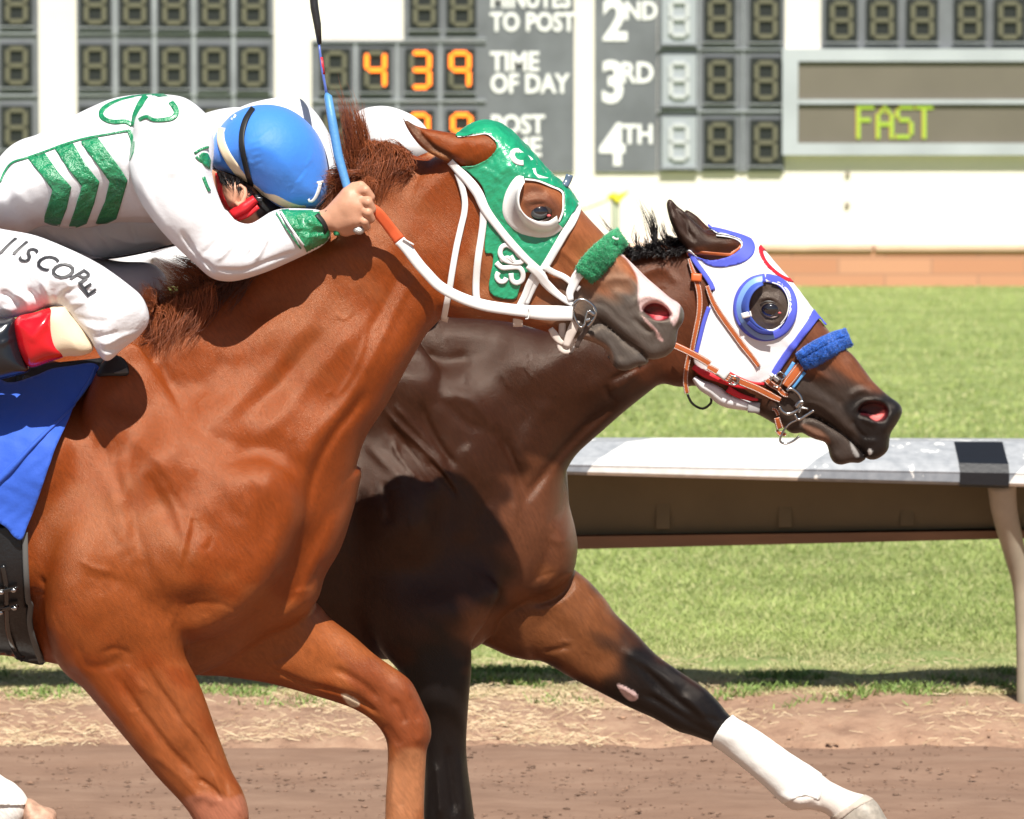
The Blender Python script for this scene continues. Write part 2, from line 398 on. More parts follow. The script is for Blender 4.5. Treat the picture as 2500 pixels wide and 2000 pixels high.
def strands(name, bunches, mat, parent, sides=3, **kw):
    """hair: each bunch = (root polyline px, tip polyline px, count, y, opts)"""
    V_, F_ = [], []; n = 0; C = []
    for b in bunches:
        root, tip, cnt, y = b[:4]; o = dict(dy=.03, r=.0007, jit=8, bend=18, seg=9, wav=2.5, ytip=None, col=1.); o.update(b[4] if len(b) > 4 else {})
        root = spline(root, 6, False); tip = spline(tip, 6, False)
        for ci in range(cnt):
            if ci % o.get('clump', 14) == 0:
                T_ = random.random(); Q_ = min(max(T_ + random.gauss(0, .08), 0), 1); bc = random.gauss(0, 1) * o['bend'] * .6; lc = random.uniform(.65, 1.12); oe = np.array([random.gauss(0, o['jit'] * 1.3), random.gauss(0, o['jit'] * 1.3)]); wc = random.gauss(0, o['wav'] * 1.6); pc = random.uniform(0, 6.28)
            t = min(max(T_ + random.gauss(0, .012), 0), 1); q = min(max(Q_ + random.gauss(0, .012), 0), 1)
            a = root[int(t * (len(root) - 1))] + np.array([random.gauss(0, o['jit'] * .5), random.gauss(0, o['jit'] * .5)])
            e = tip[int(q * (len(tip) - 1))] + oe + np.array([random.gauss(0, o['jit'] * .45), random.gauss(0, o['jit'] * .45)])
            ln = lc * random.uniform(.8, 1.1) if random.random() < .9 else random.uniform(.4, 1.25); e = a + (e - a) * ln
            d = e - a; nn = np.array([-d[1], d[0]]) / max(np.hypot(*d), 1); bd = bc + random.gauss(0, 1) * o['bend'] * .18 + o.get('curve', 0)
            ph = pc + random.gauss(0, .3); wv = wc + random.gauss(0, o['wav'] * .4); y0 = y + random.uniform(-1, 1) * o['dy']; y1 = (y if o['ytip'] is None else o['ytip']) + random.gauss(0, o['dy'])
            s = np.linspace(0, 1, o['seg']); p = a + d * s[:, None] + nn * (bd * np.sin(s * math.pi) + wv * np.sin(s * 7 + ph) * s)[:, None]
            yy = y0 + (y1 - y0) * s; x, z = W(p[:, 0], p[:, 1], yy); pt = np.c_[x, yy, z]
            r = o['r'] * random.uniform(.6, 1.3) * (1 - .85 * s ** 1.5)
            tg = np.gradient(pt, axis=0); tg /= np.linalg.norm(tg, axis=1)[:, None]; A = np.cross(tg, [0, 1, 0]); A /= np.maximum(np.linalg.norm(A, axis=1), 1e-6)[:, None]; B = np.cross(tg, A)
            th = np.arange(sides) * 2 * math.pi / sides
            ring = pt[:, None, :] + r[:, None, None] * (np.cos(th)[None, :, None] * A[:, None, :] + np.sin(th)[None, :, None] * B[:, None, :])
            m = o['seg']; i = np.arange(m - 1)[:, None] * sides; k = np.arange(sides)[None, :]; k2 = (k + 1) % sides
            F_.append((np.stack([i + k, i + k2, i + sides + k2, i + sides + k], -1).reshape(-1, 4)) + n); V_.append(ring.reshape(-1, 3)); n += m * sides
            C.append(np.full((m * sides, 3), o['col'] * random.uniform(.6, 1.35)))
    return obj(name, np.vstack(V_), np.vstack(F_), mat, parent, col=np.vstack(C), **kw)
# ---------------------------------------------------------------- materials
def mat(name, col=(.5, .5, .5), rough=.5, spec=.5, metal=0, vcol=False, bump=None, bstr=.3, bdist=.002, var=0, vscale=20, coat=0, crough=.3, sheen=0, emit=None, estr=1, sss=0, stretch=None, hl=None, aniso=0, tint=None):
    m = bpy.data.materials.new(name); m.use_nodes = True; t = m.node_tree; b = t.nodes['Principled BSDF']; L = t.links
    b.inputs['Base Color'].default_value = (*col, 1); b.inputs['Roughness'].default_value = rough; b.inputs['Specular IOR Level'].default_value = spec
    b.inputs['Metallic'].default_value = metal; b.inputs['Coat Weight'].default_value = coat; b.inputs['Coat Roughness'].default_value = crough
    b.inputs['Sheen Weight'].default_value = sheen
    if tint: b.inputs['Specular Tint'].default_value = (*tint, 1)
    if sss: b.inputs['Subsurface Weight'].default_value = sss; b.inputs['Subsurface Radius'].default_value = (.012, .005, .003); b.inputs['Subsurface Scale'].default_value = 1
    tc = t.nodes.new('ShaderNodeTexCoord'); src = tc.outputs['Object']
    if stretch:
        mp = t.nodes.new('ShaderNodeMapping'); mp.inputs['Scale'].default_value = stretch[:3]; L.new(src, mp.inputs[0])
        if len(stretch) > 3: m0 = t.nodes.new('ShaderNodeMapping'); m0.inputs['Rotation'].default_value = (0, stretch[3], 0); L.new(src, m0.inputs[0]); L.new(m0.outputs[0], mp.inputs[0])
        if len(stretch) > 3: pass
        src2 = mp.outputs[0]
    else: src2 = src
    colout = None
    if vcol:
        at = t.nodes.new('ShaderNodeAttribute'); at.attribute_name = 'Col'; colout = at.outputs['Color']
        if vcol == 'mul':
            mx = t.nodes.new('ShaderNodeMix'); mx.data_type = 'RGBA'; mx.blend_type = 'MULTIPLY'; mx.inputs[0].default_value = 1
            mx.inputs[6].default_value = (*col, 1); L.new(colout, mx.inputs[7]); colout = mx.outputs[2]
    if var:
        nz = t.nodes.new('ShaderNodeTexNoise'); nz.inputs['Scale'].default_value = vscale; nz.inputs['Detail'].default_value = 5; L.new(src2, nz.inputs['Vector'])
        mr = t.nodes.new('ShaderNodeMapRange'); mr.inputs[1].default_value = .25; mr.inputs[2].default_value = .75; mr.inputs[3].default_value = 1 - var; mr.inputs[4].default_value = 1 + var; L.new(nz.outputs[0], mr.inputs[0])
        mx = t.nodes.new('ShaderNodeMix'); mx.data_type = 'RGBA'; mx.blend_type = 'MULTIPLY'; mx.inputs[0].default_value = 1
        if colout is not None: L.new(colout, mx.inputs[6])
        else: mx.inputs[6].default_value = (*col, 1)
        L.new(mr.outputs[0], mx.inputs[7]); colout = mx.outputs[2]
    if colout is not None: L.new(colout, b.inputs['Base Color'])
    if bump:
        prev = None
        for sc, st in (bump if isinstance(bump, (list, tuple)) else [(bump, bstr)]):
            nz = t.nodes.new('ShaderNodeTexNoise'); nz.inputs['Scale'].default_value = sc; nz.inputs['Detail'].default_value = 4; nz.inputs['Roughness'].default_value = .6; L.new(src2, nz.inputs['Vector'])
            bp = t.nodes.new('ShaderNodeBump'); bp.inputs['Strength'].default_value = st; bp.inputs['Distance'].default_value = bdist; L.new(nz.outputs[0], bp.inputs['Height'])
            if prev: L.new(prev, bp.inputs['Normal'])
            prev = bp.outputs[0]
        L.new(prev, b.inputs['Normal'])
    if emit: b.inputs['Emission Color'].default_value = (*emit, 1); b.inputs['Emission Strength'].default_value = estr
    return m
def paint(v, base, layers):
    """vertex colours from pixel outlines: coat markings, plus shade painted into nostril and ear hollows. layers: (poly px, colour, feather px[, amount])"""
    px, py = P(*v.T); c = np.tile(np.array(base, float), (len(v), 1))
    for L in layers:
        poly = spline(L[0], 4); fe = L[2]; am = L[3] if len(L) > 3 else 1; lo = poly.min(0) - 3 * fe; hi = poly.max(0) + 3 * fe
        m = (px > lo[0]) & (px < hi[0]) & (py > lo[1]) & (py < hi[1])
        if len(L) > 4: m &= L[4](v)
        if not m.any(): continue
        X, Y = px[m], py[m]
        j = fe * .5 * (np.sin(X * .05 + 2 * np.sin(Y * .031)) + np.sin(Y * .07 - X * .04 + 1))
        d = sdist(X, Y, poly) + j; a = np.clip(.5 + d / (2 * fe), 0, 1); a = (a * a * (3 - 2 * a) * am)[:, None]
        c[m] = c[m] * (1 - a) + np.array(L[1]) * a
    return c
def cover(name, v, f, polys, holes, mat_, parent, off=.004, solid=.002, lim=6, only=None, wr=0, **kw):
    """cloth or leather shell cut from a body surface and lifted off it"""
    px, py = P(*v.T); cx = px[f].mean(1); cy = py[f].mean(1); s = np.zeros(len(f), bool); nn = vnormals(v, f)
    polys = [spline(p, 4) for p in polys]; holes = [spline(p, 4) for p in holes]
    for p in polys: s |= inside(cx, cy, p)
    for p in holes: s &= ~inside(cx, cy, p)
    if only is not None: s &= only(v[f].mean(1))
    ff = f[s]; u, inv = np.unique(ff, return_inverse=True); ff = inv.reshape(ff.shape); vv = v[u]; n = nn[u]
    X, Y = px[u].copy(), py[u].copy(); X0, Y0 = X.copy(), Y.copy(); X, Y, ff = snap_border(X, Y, ff, polys + holes, lim)
    k = (vv[:, 1] + CAMD) / FPX; vv = vv + np.c_[(X - X0) * k, 0 * X, -(Y - Y0) * k]
    o = off
    if wr:
        g = RNG.normal(size=(5, 3)); q = sum(np.sin(vv @ (g[i] * 70) + i + 2 * np.sin(vv @ (g[(i + 1) % 5] * 40))) for i in range(5)) / 5; o = off + wr * np.abs(q)[:, None]
    return obj(name, vv + n * o, ff, mat_, parent, solid=solid, **kw)
# ================================================================ SETTING
def edge(x): return 3.95 + .10 * np.sin(x * 1.7) + .05 * np.sin(x * 4.1 + 1) + .03 * np.sin(x * 11) - .12 * x * .3
def hgt(x, y):
    """ground height: track, low crumbling bank at its edge, lawn"""
    x = np.asarray(x, float); y = np.asarray(y, float)
    e = 3.95 + .10 * np.sin(x * 1.7) + .05 * np.sin(x * 4.1 + 1) - .12 * x * .3
    t = np.clip((y - e) / .35, 0, 1); s = t * t * (3 - 2 * t)
    b = np.exp(-((y - e - 1.0) / .75) ** 2)
    return s * .045 + .02 * b * (1 + .8 * np.sin(x * 3.3 + y * 2) * np.sin(x * 1.3 - y * 4.1))
def grid_mesh(x, y, z): 
    X, Y = np.meshgrid(x, y, indexing='ij'); Zz = z(X, Y); n = len(y); i = np.arange(len(x) - 1)[:, None] * n; j = np.arange(n - 1)[None, :]
    return np.c_[X.ravel(), Y.ravel(), Zz.ravel()], np.stack([i + j, i + n + j, i + n + j + 1, i + j + 1], -1).reshape(-1, 4)
def node_mat(name): m = bpy.data.materials.new(name); m.use_nodes = True; t = m.node_tree; return m, t, t.nodes['Principled BSDF'], t.links
def N(t, typ, **kw):
    n = t.nodes.new('ShaderNode' + typ)
    for k, v in kw.items():
        if k.startswith('i_'): n.inputs[k[2:].replace('_', ' ')].default_value = v
        else: setattr(n, k, v)
    return n
def ramp(t, src, stops):
    r = t.nodes.new('ShaderNodeValToRGB'); t.links.new(src, r.inputs[0]); e = r.color_ramp.elements
    while len(e) < len(stops): e.new(.5)
    for q, (p, c) in zip(e, stops): q.position = p; q.color = (*c, 1)
    return r.outputs[0]
# dirt track
xs = np.r_[-40, -20, -10, -6, np.arange(-4, 4.01, .035), 6, 10, 20, 40]; ys = np.r_[-40, -14, -6, -1, np.arange(0, 3.2, .1), np.arange(3.2, 4.6, .03)]
def trackz(X, Y):
    r = RNG.normal(size=X.shape); q = blur(r, 1.4); return hgt(X, Y) * 0 + q * .009 + .008 * np.sin(Y * 7 + .6 * np.sin(X)) * (Y > -1) + .004 * np.sin(X * 9 + Y * 5) - .01 * (Y > 4.2)
m_tr, t, b, L = node_mat('track_dirt'); tc = N(t, 'TexCoord'); mp = N(t, 'Mapping'); mp.inputs['Scale'].default_value = (.45, 1, 1); L.new(tc.outputs['Object'], mp.inputs[0])
n1 = N(t, 'TexNoise', i_Scale=6., i_Detail=8., i_Roughness=.65); L.new(mp.outputs[0], n1.inputs[0]); L.new(ramp(t, n1.outputs[0], [(.3, (.20, .115, .075)), (.5, (.245, .147, .098)), (.72, (.30, .19, .13))]), b.inputs[0])
n2 = N(t, 'TexNoise', i_Scale=45., i_Detail=6., i_Roughness=.7); L.new(mp.outputs[0], n2.inputs[0]); bp = N(t, 'Bump', i_Strength=.6, i_Distance=.012); L.new(n2.outputs[0], bp.inputs['Height']); L.new(bp.outputs[0], b.inputs['Normal']); b.inputs['Roughness'].default_value = .95
v, f = grid_mesh(xs, ys, trackz); obj('track', v, f, m_tr, kind='structure')
# bank of dry soil + lawn : one sheet to the horizon
xs = np.r_[-400, -150, -60, -25, -12, -7, np.arange(-4.5, 4.51, .030), 7, 12, 25, 60, 150, 400]; ys = np.r_[np.arange(3.5, 6.4, .035), np.arange(6.5, 12, .25), 14, 18, 24, 30, 36, 60, 120, 400]
NL = blur(RNG.normal(size=(len(xs), len(ys))), 2.2); NL /= NL.std()
m_gr, t, b, L = node_mat('lawn_soil'); tc = N(t, 'TexCoord'); sx = N(t, 'SeparateXYZ'); L.new(tc.outputs['Object'], sx.inputs[0])
nz = N(t, 'TexNoise', i_Scale=2.2, i_Detail=6., i_Roughness=.65); L.new(tc.outputs['Object'], nz.inputs[0])
ad = N(t, 'Math', operation='MULTIPLY_ADD'); L.new(nz.outputs[0], ad.inputs[0]); ad.inputs[1].default_value = 1.6; L.new(sx.outputs[1], ad.inputs[2])
mr = N(t, 'MapRange'); mr.inputs[1].default_value = 5.5; mr.inputs[2].default_value = 6.5; L.new(ad.outputs[0], mr.inputs[0])
mp = N(t, 'Mapping'); mp.inputs['Scale'].default_value = (.35, .8, 1); L.new(tc.outputs['Object'], mp.inputs[0])
ng = N(t, 'TexNoise', i_Scale=2.6, i_Detail=9., i_Roughness=.72); L.new(mp.outputs[0], ng.inputs[0])
gr = ramp(t, ng.outputs[0], [(.28, (.12, .175, .038)), (.45, (.22, .29, .08)), (.58, (.28, .345, .11)), (.75, (.38, .42, .18))])
nd = N(t, 'TexNoise', i_Scale=9., i_Detail=8., i_Roughness=.7); L.new(tc.outputs['Object'], nd.inputs[0])
di = ramp(t, nd.outputs[0], [(.3, (.27, .155, .10)), (.5, (.41, .25, .165)), (.7, (.50, .33, .22))])
mx = N(t, 'Mix', data_type='RGBA'); L.new(mr.outputs[0], mx.inputs[0]); L.new(di, mx.inputs[6]); L.new(gr, mx.inputs[7]); L.new(mx.outputs[2], b.inputs[0]); b.inputs['Roughness'].default_value = .9
n3 = N(t, 'TexNoise', i_Scale=60., i_Detail=5., i_Roughness=.7); L.new(tc.outputs['Object'], n3.inputs[0]); bp = N(t, 'Bump', i_Strength=.8, i_Distance=.02); L.new(n3.outputs[0], bp.inputs['Height']); L.new(bp.outputs[0], b.inputs['Normal'])
v, f = grid_mesh(xs, ys, lambda X, Y: hgt(X, Y) + NL * .006 * (Y < 6) - .08 * np.clip((edge(X) + .12 - Y) / .15, 0, 1)); obj('lawn_ground', v, f, m_gr, kind='structure')
# blades of grass and straw
def blades(name, n, xf, yf, hf, wf, lean, m, colf, flat=0., segs=1, **kw):
    y = yf(n); x = xf(n, y); z = hgt(x, y); h = hf(n, x, y); k = h > .004; x, y, z, h = x[k], y[k], z[k], h[k]; n = len(x)
    a = RNG.uniform(0, 6.28, n); w = wf * RNG.uniform(.6, 1.4, n) * np.clip((y + 10) / 15, 1, 1.7); lx = RNG.normal(size=n) * lean * h; ly = RNG.normal(size=n) * lean * h
    ca, sa = np.cos(a) * w, np.sin(a) * w; el = RNG.uniform(0, 1, n) * flat
    b0 = np.c_[x - ca, y - sa, z]; b1 = np.c_[x + ca, y + sa, z]; t0 = np.c_[x + lx + ca * .4, y + ly + sa * .4, z + h * (1 - el)]; t1 = np.c_[x + lx - ca * .4, y + ly - sa * .4, z + h * (1 - el)]
    v = np.stack([b0, b1, t0, t1], 1).reshape(-1, 3); f = np.arange(4 * n).reshape(-1, 4); c = np.repeat(colf(n, x, y), 4, 0)
    return obj(name, v, f, m, col=c, smooth=False, kind='stuff', **kw)
m_gb = mat('grass_blade', vcol=True, rough=.6, spec=.3)
def clump(x, y, s=1.): return .5 + .5 * np.sin(x * 3.1 * s + 2 * np.sin(y * 2.3 * s)) * np.sin(y * 4.7 * s + 1.7 * np.sin(x * 1.9 * s))
def gcol(n, x, y):
    a = RNG.uniform(0, 1, n)[:, None]; g = np.array([.22, .285, .07]) * (1 - a) + np.array([.38, .44, .155]) * a; d = np.clip((6.3 - y) / .7 + RNG.normal(size=n) * .35, 0, 1)[:, None]
    d2 = (RNG.uniform(0, 1, n) < .10 + .12 * clump(x, y, .6))[:, None]; s = np.array([.55, .50, .27]); g = g * (.8 + .4 * clump(x, y, .8))[:, None]; return g * (1 - np.maximum(d * .75, d2 * .8)) + s * np.maximum(d * .75, d2 * .8)
def gx(n, y): return RNG.uniform(-1, 1, n) * (y + 10.5) * .135
ynear = lambda n: 4.75 + 9.4 * RNG.uniform(0, 1, n) ** 1.7
blades('grass', 330000, gx, ynear, lambda n, x, y: RNG.uniform(.006, .017, n) * (1 + .3 * (y > 6)) * np.where(y < 6.1, (RNG.uniform(0, 1, n) < np.clip((y - 4.6) / .9 * clump(x, y, 1.3) * 2, 0, 1)), 1), 0.0016, .9, m_gb, gcol, label='mown green lawn between the dirt track and the tote board', category='grass')
yfar = lambda n: 13.5 + 22 * RNG.uniform(0, 1, n) ** 1.2
blades('grass', 110000, gx, yfar, lambda n, x, y: RNG.uniform(.008, .020, n), .003, .6, m_gb, gcol, label='paler stretch of lawn running back to the brick kerb', category='grass')
m_st = mat('dry_straw', vcol=True, rough=.7)
def scol(n, x, y): a = RNG.uniform(0, 1, n)[:, None]; return np.array([.40, .27, .15]) * (1 - a) + np.array([.68, .56, .36]) * a
def straw(n):
    y = 4.0 + RNG.uniform(0, 1, n) * 1.75; x = RNG.uniform(-1, 1, n) * 2.1; k = RNG.uniform(0, 1, n) < (.05 + .95 * clump(x, y, 1.2) ** 3) * np.where(x < .3, 1.0, .30); x, y = x[k], y[k]; n = len(x)
    a = RNG.normal(size=n) * .6; l = RNG.uniform(.005, .024, n); w = RNG.uniform(.0007, .0016, n); z = hgt(x, y) + RNG.uniform(.002, .016, n); dz = RNG.normal(size=n) * .006
    dx, dy = np.cos(a) * l, np.sin(a) * l; nx, nz_ = 0 * a, w
    v = np.stack([np.c_[x - dx, y - dy, z - dz], np.c_[x + dx, y + dy, z + dz], np.c_[x + dx, y + dy + w, z + dz + nz_ * 1.5], np.c_[x - dx, y - dy + w, z - dz + nz_ * 1.5]], 1).reshape(-1, 3)
    obj('straw', v, np.arange(4 * n).reshape(-1, 4), m_st, col=np.repeat(scol(n, x, y), 4, 0), smooth=False, kind='stuff', label='dry pale straw and clippings scattered along the track edge', category='straw')
straw(34000)
def weeds(n):
    y = 4.5 + RNG.uniform(0, 1, n) ** .6 * .95; x = RNG.uniform(-1, 1, n) * 2.1; k = clump(x + 3, y, 2.1) > .66; x, y = x[k], y[k]; n = len(x); return x, y
wx, wy = weeds(30000)
blades('weeds', len(wx), lambda n, y: wx, lambda n: wy, lambda n, x, y: RNG.uniform(.012, .035, n), .003, .8, m_gb, lambda n, x, y: np.array([.16, .24, .06]) * RNG.uniform(.6, 1.6, n)[:, None], label='green weeds sprouting in clumps on the bare bank', category='weeds')
def clods(n):
    mb = MB(); 
    ico = np.array([(0, 0, 1), (.9, 0, .2), (.25, .85, .25), (-.8, .5, .1), (-.7, -.6, .3), (.3, -.9, .2), (0, 0, -.6)]); fc = [(0, 1, 2), (0, 2, 3), (0, 3, 4), (0, 4, 5), (0, 5, 1), (6, 2, 1), (6, 3, 2), (6, 4, 3), (6, 5, 4), (6, 1, 5)]
    y = 1.6 + RNG.uniform(0, 1, n) * 3.8; x = RNG.uniform(-1, 1, n) * 2.0; s = RNG.gamma(2, .0014, n) + .0012; V_ = []
    R = RNG.uniform(.6, 1.3, (n, 7, 1)) * ico[None] * s[:, None, None] * np.array([1.5, 1, .6]); R[:, :, 0] += x[:, None]; R[:, :, 1] += y[:, None]; R[:, :, 2] += np.where(y > 4, hgt(x, y), .006)[:, None]
    F_ = (np.array(fc)[None] + np.arange(n)[:, None, None] * 7).reshape(-1, 3); c = np.where((y > 4.0)[:, None], np.array([.36, .22, .14]), np.array([.215, .13, .088])) * RNG.uniform(.55, 1.35, n)[:, None]
    obj('dirt_clods', R.reshape(-1, 3), F_, mat('clod', vcol=True, rough=.95), col=np.repeat(c, 7, 0), smooth=True, kind='stuff', label='small clods of kicked up brown dirt on the track', category='dirt')
clods(5000)
# ---------------------------------------------------------------- safety rail
def L3(px, py, Y): x, z = W(px, py, Y); return np.array([float(x), Y, float(z)])
RY = 4.35
m_rail = bpy.data.materials.new('rail_paint'); m_rail.use_nodes = True; t = m_rail.node_tree; b = t.nodes['Principled BSDF']; L = t.links
tc = N(t, 'TexCoord'); sx = N(t, 'SeparateXYZ'); L.new(tc.outputs['Object'], sx.inputs[0])
# alternating painted bands with slanted joins, paint flaked through to the pale primer
k1 = N(t, 'Math', operation='MULTIPLY_ADD', ); L.new(sx.outputs[1], k1.inputs[0]); k1.inputs[1].default_value = -.45; L.new(sx.outputs[0], k1.inputs[2])
k2 = N(t, 'Math', operation='MULTIPLY_ADD'); L.new(sx.outputs[2], k2.inputs[0]); k2.inputs[1].default_value = -.75; L.new(k1.outputs[0], k2.inputs[2])
k3 = N(t, 'Math', operation='ADD'); L.new(k2.outputs[0], k3.inputs[0]); k3.inputs[1].default_value = 10 * 1.45 - .21 + .62
k4 = N(t, 'Math', operation='MODULO'); L.new(k3.outputs[0], k4.inputs[0]); k4.inputs[1].default_value = 1.45
k5 = N(t, 'Math', operation='GREATER_THAN'); L.new(k4.outputs[0], k5.inputs[0]); k5.inputs[1].default_value = .725
nf = N(t, 'TexNoise', i_Scale=7., i_Detail=6., i_Roughness=.6); L.new(tc.outputs['Object'], nf.inputs[0]); fl = N(t, 'Math', operation='LESS_THAN'); L.new(nf.outputs[0], fl.inputs[0]); fl.inputs[1].default_value = .59
k6 = N(t, 'Math', operation='MULTIPLY'); L.new(k5.outputs[0], k6.inputs[0]); L.new(fl.outputs[0], k6.inputs[1])
nw = N(t, 'TexNoise', i_Scale=30., i_Detail=4.); L.new(tc.outputs['Object'], nw.inputs[0]); wc = ramp(t, nw.outputs[0], [(.3, (.66, .66, .64)), (.6, (.8, .79, .76))]); gc = ramp(t, nw.outputs[0], [(.3, (.20, .22, .25)), (.7, (.30, .32, .35))])
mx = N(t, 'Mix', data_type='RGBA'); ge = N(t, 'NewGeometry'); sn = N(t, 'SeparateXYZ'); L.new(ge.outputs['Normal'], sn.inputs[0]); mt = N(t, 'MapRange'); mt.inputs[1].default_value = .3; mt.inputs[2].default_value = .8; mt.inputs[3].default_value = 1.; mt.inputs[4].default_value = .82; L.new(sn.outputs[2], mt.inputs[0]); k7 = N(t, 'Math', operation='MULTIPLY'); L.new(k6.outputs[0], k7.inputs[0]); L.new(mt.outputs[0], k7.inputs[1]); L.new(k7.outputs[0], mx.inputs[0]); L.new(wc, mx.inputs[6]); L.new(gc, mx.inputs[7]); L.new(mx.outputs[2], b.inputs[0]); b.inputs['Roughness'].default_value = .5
m_wood = mat('weathered_wood', (.22, .12, .065), .8, var=.3, vscale=9, bump=60, bstr=.5, stretch=(.2, 1, 1)); m_cream = mat('galvanised_cream', (.36, .31, .22), .6, var=.15, vscale=6); m_tape = mat('black_tape', (.010, .011, .014), .45, bump=90, bstr=.5)
def rail_line(py0, py1, Y): a = L3(1390, py0, Y); c = L3(2500, py1, Y); d = (c - a) / (c[0] - a[0]); return lambda x: a + d * (x - a[0])
fr_t = rail_line(1113, 1134, RY + .0); fr_b = rail_line(1160, 1190, RY + .0); bk_t = rail_line(1066, 1068, RY + .45); un_b = rail_line(1315, 1300, RY + .34); lip_b = rail_line(1341, 1314, RY + .30)
railr = empty('safety_rail', (0, RY, 0), label='peeling white and grey running rail with black tape beside the track', cat='rail')
def sweep(prof, x0, x1, n, bev=0):   # prof: list of functions x->point, closed
    X = np.linspace(x0, x1, n); m = len(prof); v = [p(x) for x in X for p in prof]; f = [(i * m + j, i * m + (j + 1) % m, (i + 1) * m + (j + 1) % m, (i + 1) * m + j) for i in range(n - 1) for j in range(m)]; f += [tuple(range(m))[::-1], tuple((n - 1) * m + j for j in range(m))]; return v, f
up = lambda fn, dz=0, dy=0: (lambda x: fn(x) + np.array([0, dy, dz]))
mb = MB(); X0, X1 = -9, 6
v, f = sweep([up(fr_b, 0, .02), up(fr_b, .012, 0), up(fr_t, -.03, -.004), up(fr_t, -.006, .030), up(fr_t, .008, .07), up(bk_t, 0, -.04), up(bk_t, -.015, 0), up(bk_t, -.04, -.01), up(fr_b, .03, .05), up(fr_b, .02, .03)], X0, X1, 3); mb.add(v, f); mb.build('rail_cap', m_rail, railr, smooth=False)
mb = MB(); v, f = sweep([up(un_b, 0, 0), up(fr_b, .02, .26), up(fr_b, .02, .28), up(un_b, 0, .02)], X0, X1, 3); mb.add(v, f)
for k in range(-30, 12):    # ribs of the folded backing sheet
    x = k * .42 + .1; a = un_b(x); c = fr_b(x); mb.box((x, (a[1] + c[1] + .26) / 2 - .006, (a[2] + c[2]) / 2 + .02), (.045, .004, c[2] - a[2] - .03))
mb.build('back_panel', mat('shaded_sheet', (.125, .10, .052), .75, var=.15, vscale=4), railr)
mb = MB(); v, f = sweep([up(lip_b, 0, -.01), up(un_b, .012, -.05), up(un_b, .02, .02), up(lip_b, 0, .05)], X0, X1, 3); mb.add(v, f); mb.build('bottom_lip', m_wood, railr)
xa = float(W(2344, 1100, RY)[0]); xb = float(W(2464, 1100, RY)[0])
mb = MB(); v, f = sweep([up(fr_b, -.006, .015), up(fr_b, .005, -.006), up(fr_t, -.03, -.009), up(fr_t, -.001, .016), up(fr_t, .014, .068), up(bk_t, .006, -.25), up(bk_t, -.005, -.24), up(fr_t, -.02, .06), up(fr_b, .02, .03)], xa, xb, 2); mb.add(v, f); mb.build('tape_wrap', m_tape, railr)
mb = MB(); 
X9 = 1.722
for xs_ in (X9, X9 - 3.66, X9 - 7.3, X9 + 3.66):
    gp = [(xs_ - .06, .10, .84), (xs_ - .045, .14, .74), (xs_ - .01, .20, .62), (xs_ + .03, .25, .48), (xs_ + .045, .27, .34), (xs_ + .05, .27, .15), (xs_ + .05, .27, -.1)]
    mb = MB(); pts = spline(np.array(gp), 4, False); pts[:, 1] += RY; mb.tube(pts, np.interp(np.linspace(0, 1, len(pts)), [0, .5, 1], [.050, .034, .032]), 12); mb.build('post', [mat('post_paint', (.38, .33, .25), .6, var=.2, vscale=8)] if xs_ == X9 else [bpy.data.materials['post_paint']], railr, smooth=True)
# leaf litter lying on the cap
# ---------------------------------------------------------------- tote board and wall
WY = 35.3
m_wall = mat('cream_stucco', (.82, .77, .69), .9, var=.04, vscale=.8, bump=8, bstr=.3, bdist=.01); m_coping = mat('wall_coping', (.62, .42, .30), .8, var=.12, vscale=3)
m_brick, t, b, L = node_mat('sandstone_block'); tc = N(t, 'TexCoord'); mp = N(t, 'Mapping'); mp.inputs['Rotation'].default_value = (math.radians(90), 0, 0); L.new(tc.outputs['Object'], mp.inputs[0])
br = N(t, 'TexBrick', i_Scale=1., i_Mortar_Size=.012, i_Brick_Width=.98, i_Row_Height=.17); br.inputs['Color1'].default_value = (.50, .23, .13, 1); br.inputs['Color2'].default_value = (.58, .30, .18, 1); br.inputs['Mortar'].default_value = (.42, .22, .14, 1); L.new(mp.outputs[0], br.inputs[0]); L.new(br.outputs[0], b.inputs[0]); b.inputs['Roughness'].default_value = .9
def rect(px0, py0, px1, py1, Y, dep, mb, m=0):
    a = L3(px0, py1, Y); c = L3(px1, py0, Y); mb.box(((a[0] + c[0]) / 2, Y + dep / 2, (a[2] + c[2]) / 2), (c[0] - a[0], dep, c[2] - a[2]), m)
z0 = L3(0, 700, WY)[2]
mb = MB(); zt = L3(0, 597, WY)[2]; mb.box((0, WY + .13, (zt + 9) / 2), (90, .6, 9 - zt)); mb.build('wall', m_wall, smooth=False); wall = bpy.data.objects['wall']; tag(wall, 'sunlit cream wall carrying the tote board behind the lawn', 'wall')
hole = MB(); 
for px, py in ((2069, 425), (2068, 500)): a = L3(px, py, WY - .17); hole.tube([a + np.array([0, -.03, 0]), a + np.array([0, .05, 0])], [.028, .028], 12)
hole.build('anchor_plate', mat('rusty_anchor', (.28, .24, .19), .6), wall, label='small grey anchor plates set into the wall')
mb = MB(); base = L3(0, 614, WY)[2]; mb.box((0, WY - .02, (base + z0) / 2 + .0), (90, .74, base - z0 + .04)); kb = mb.build('kerb', m_brick); tag(kb, 'low salmon sandstone kerb at the foot of the wall', 'kerb')
mb = MB(); x = -45.
while x < 45:
    w = 3.05; h = .075; mb.box((x + w / 2, WY + .07, L3(0, 603, WY)[2] + RNG.normal() * .008), (w - .02, 1.0, h), bev=.02); x += w
mb.build('coping', m_coping, kb, smooth=False)
M_gpan = mat('board_grey', (.155, .165, .18), .55, var=.22, vscale=2.5); M_hous = mat('digit_housing', (.022, .025, .024), .4); M_off = mat('unlit_segment', (.135, .128, .085), .5); M_on = mat('lit_segment', (.9, .2, .02), .4, emit=(1, .19, .015), estr=1.7)
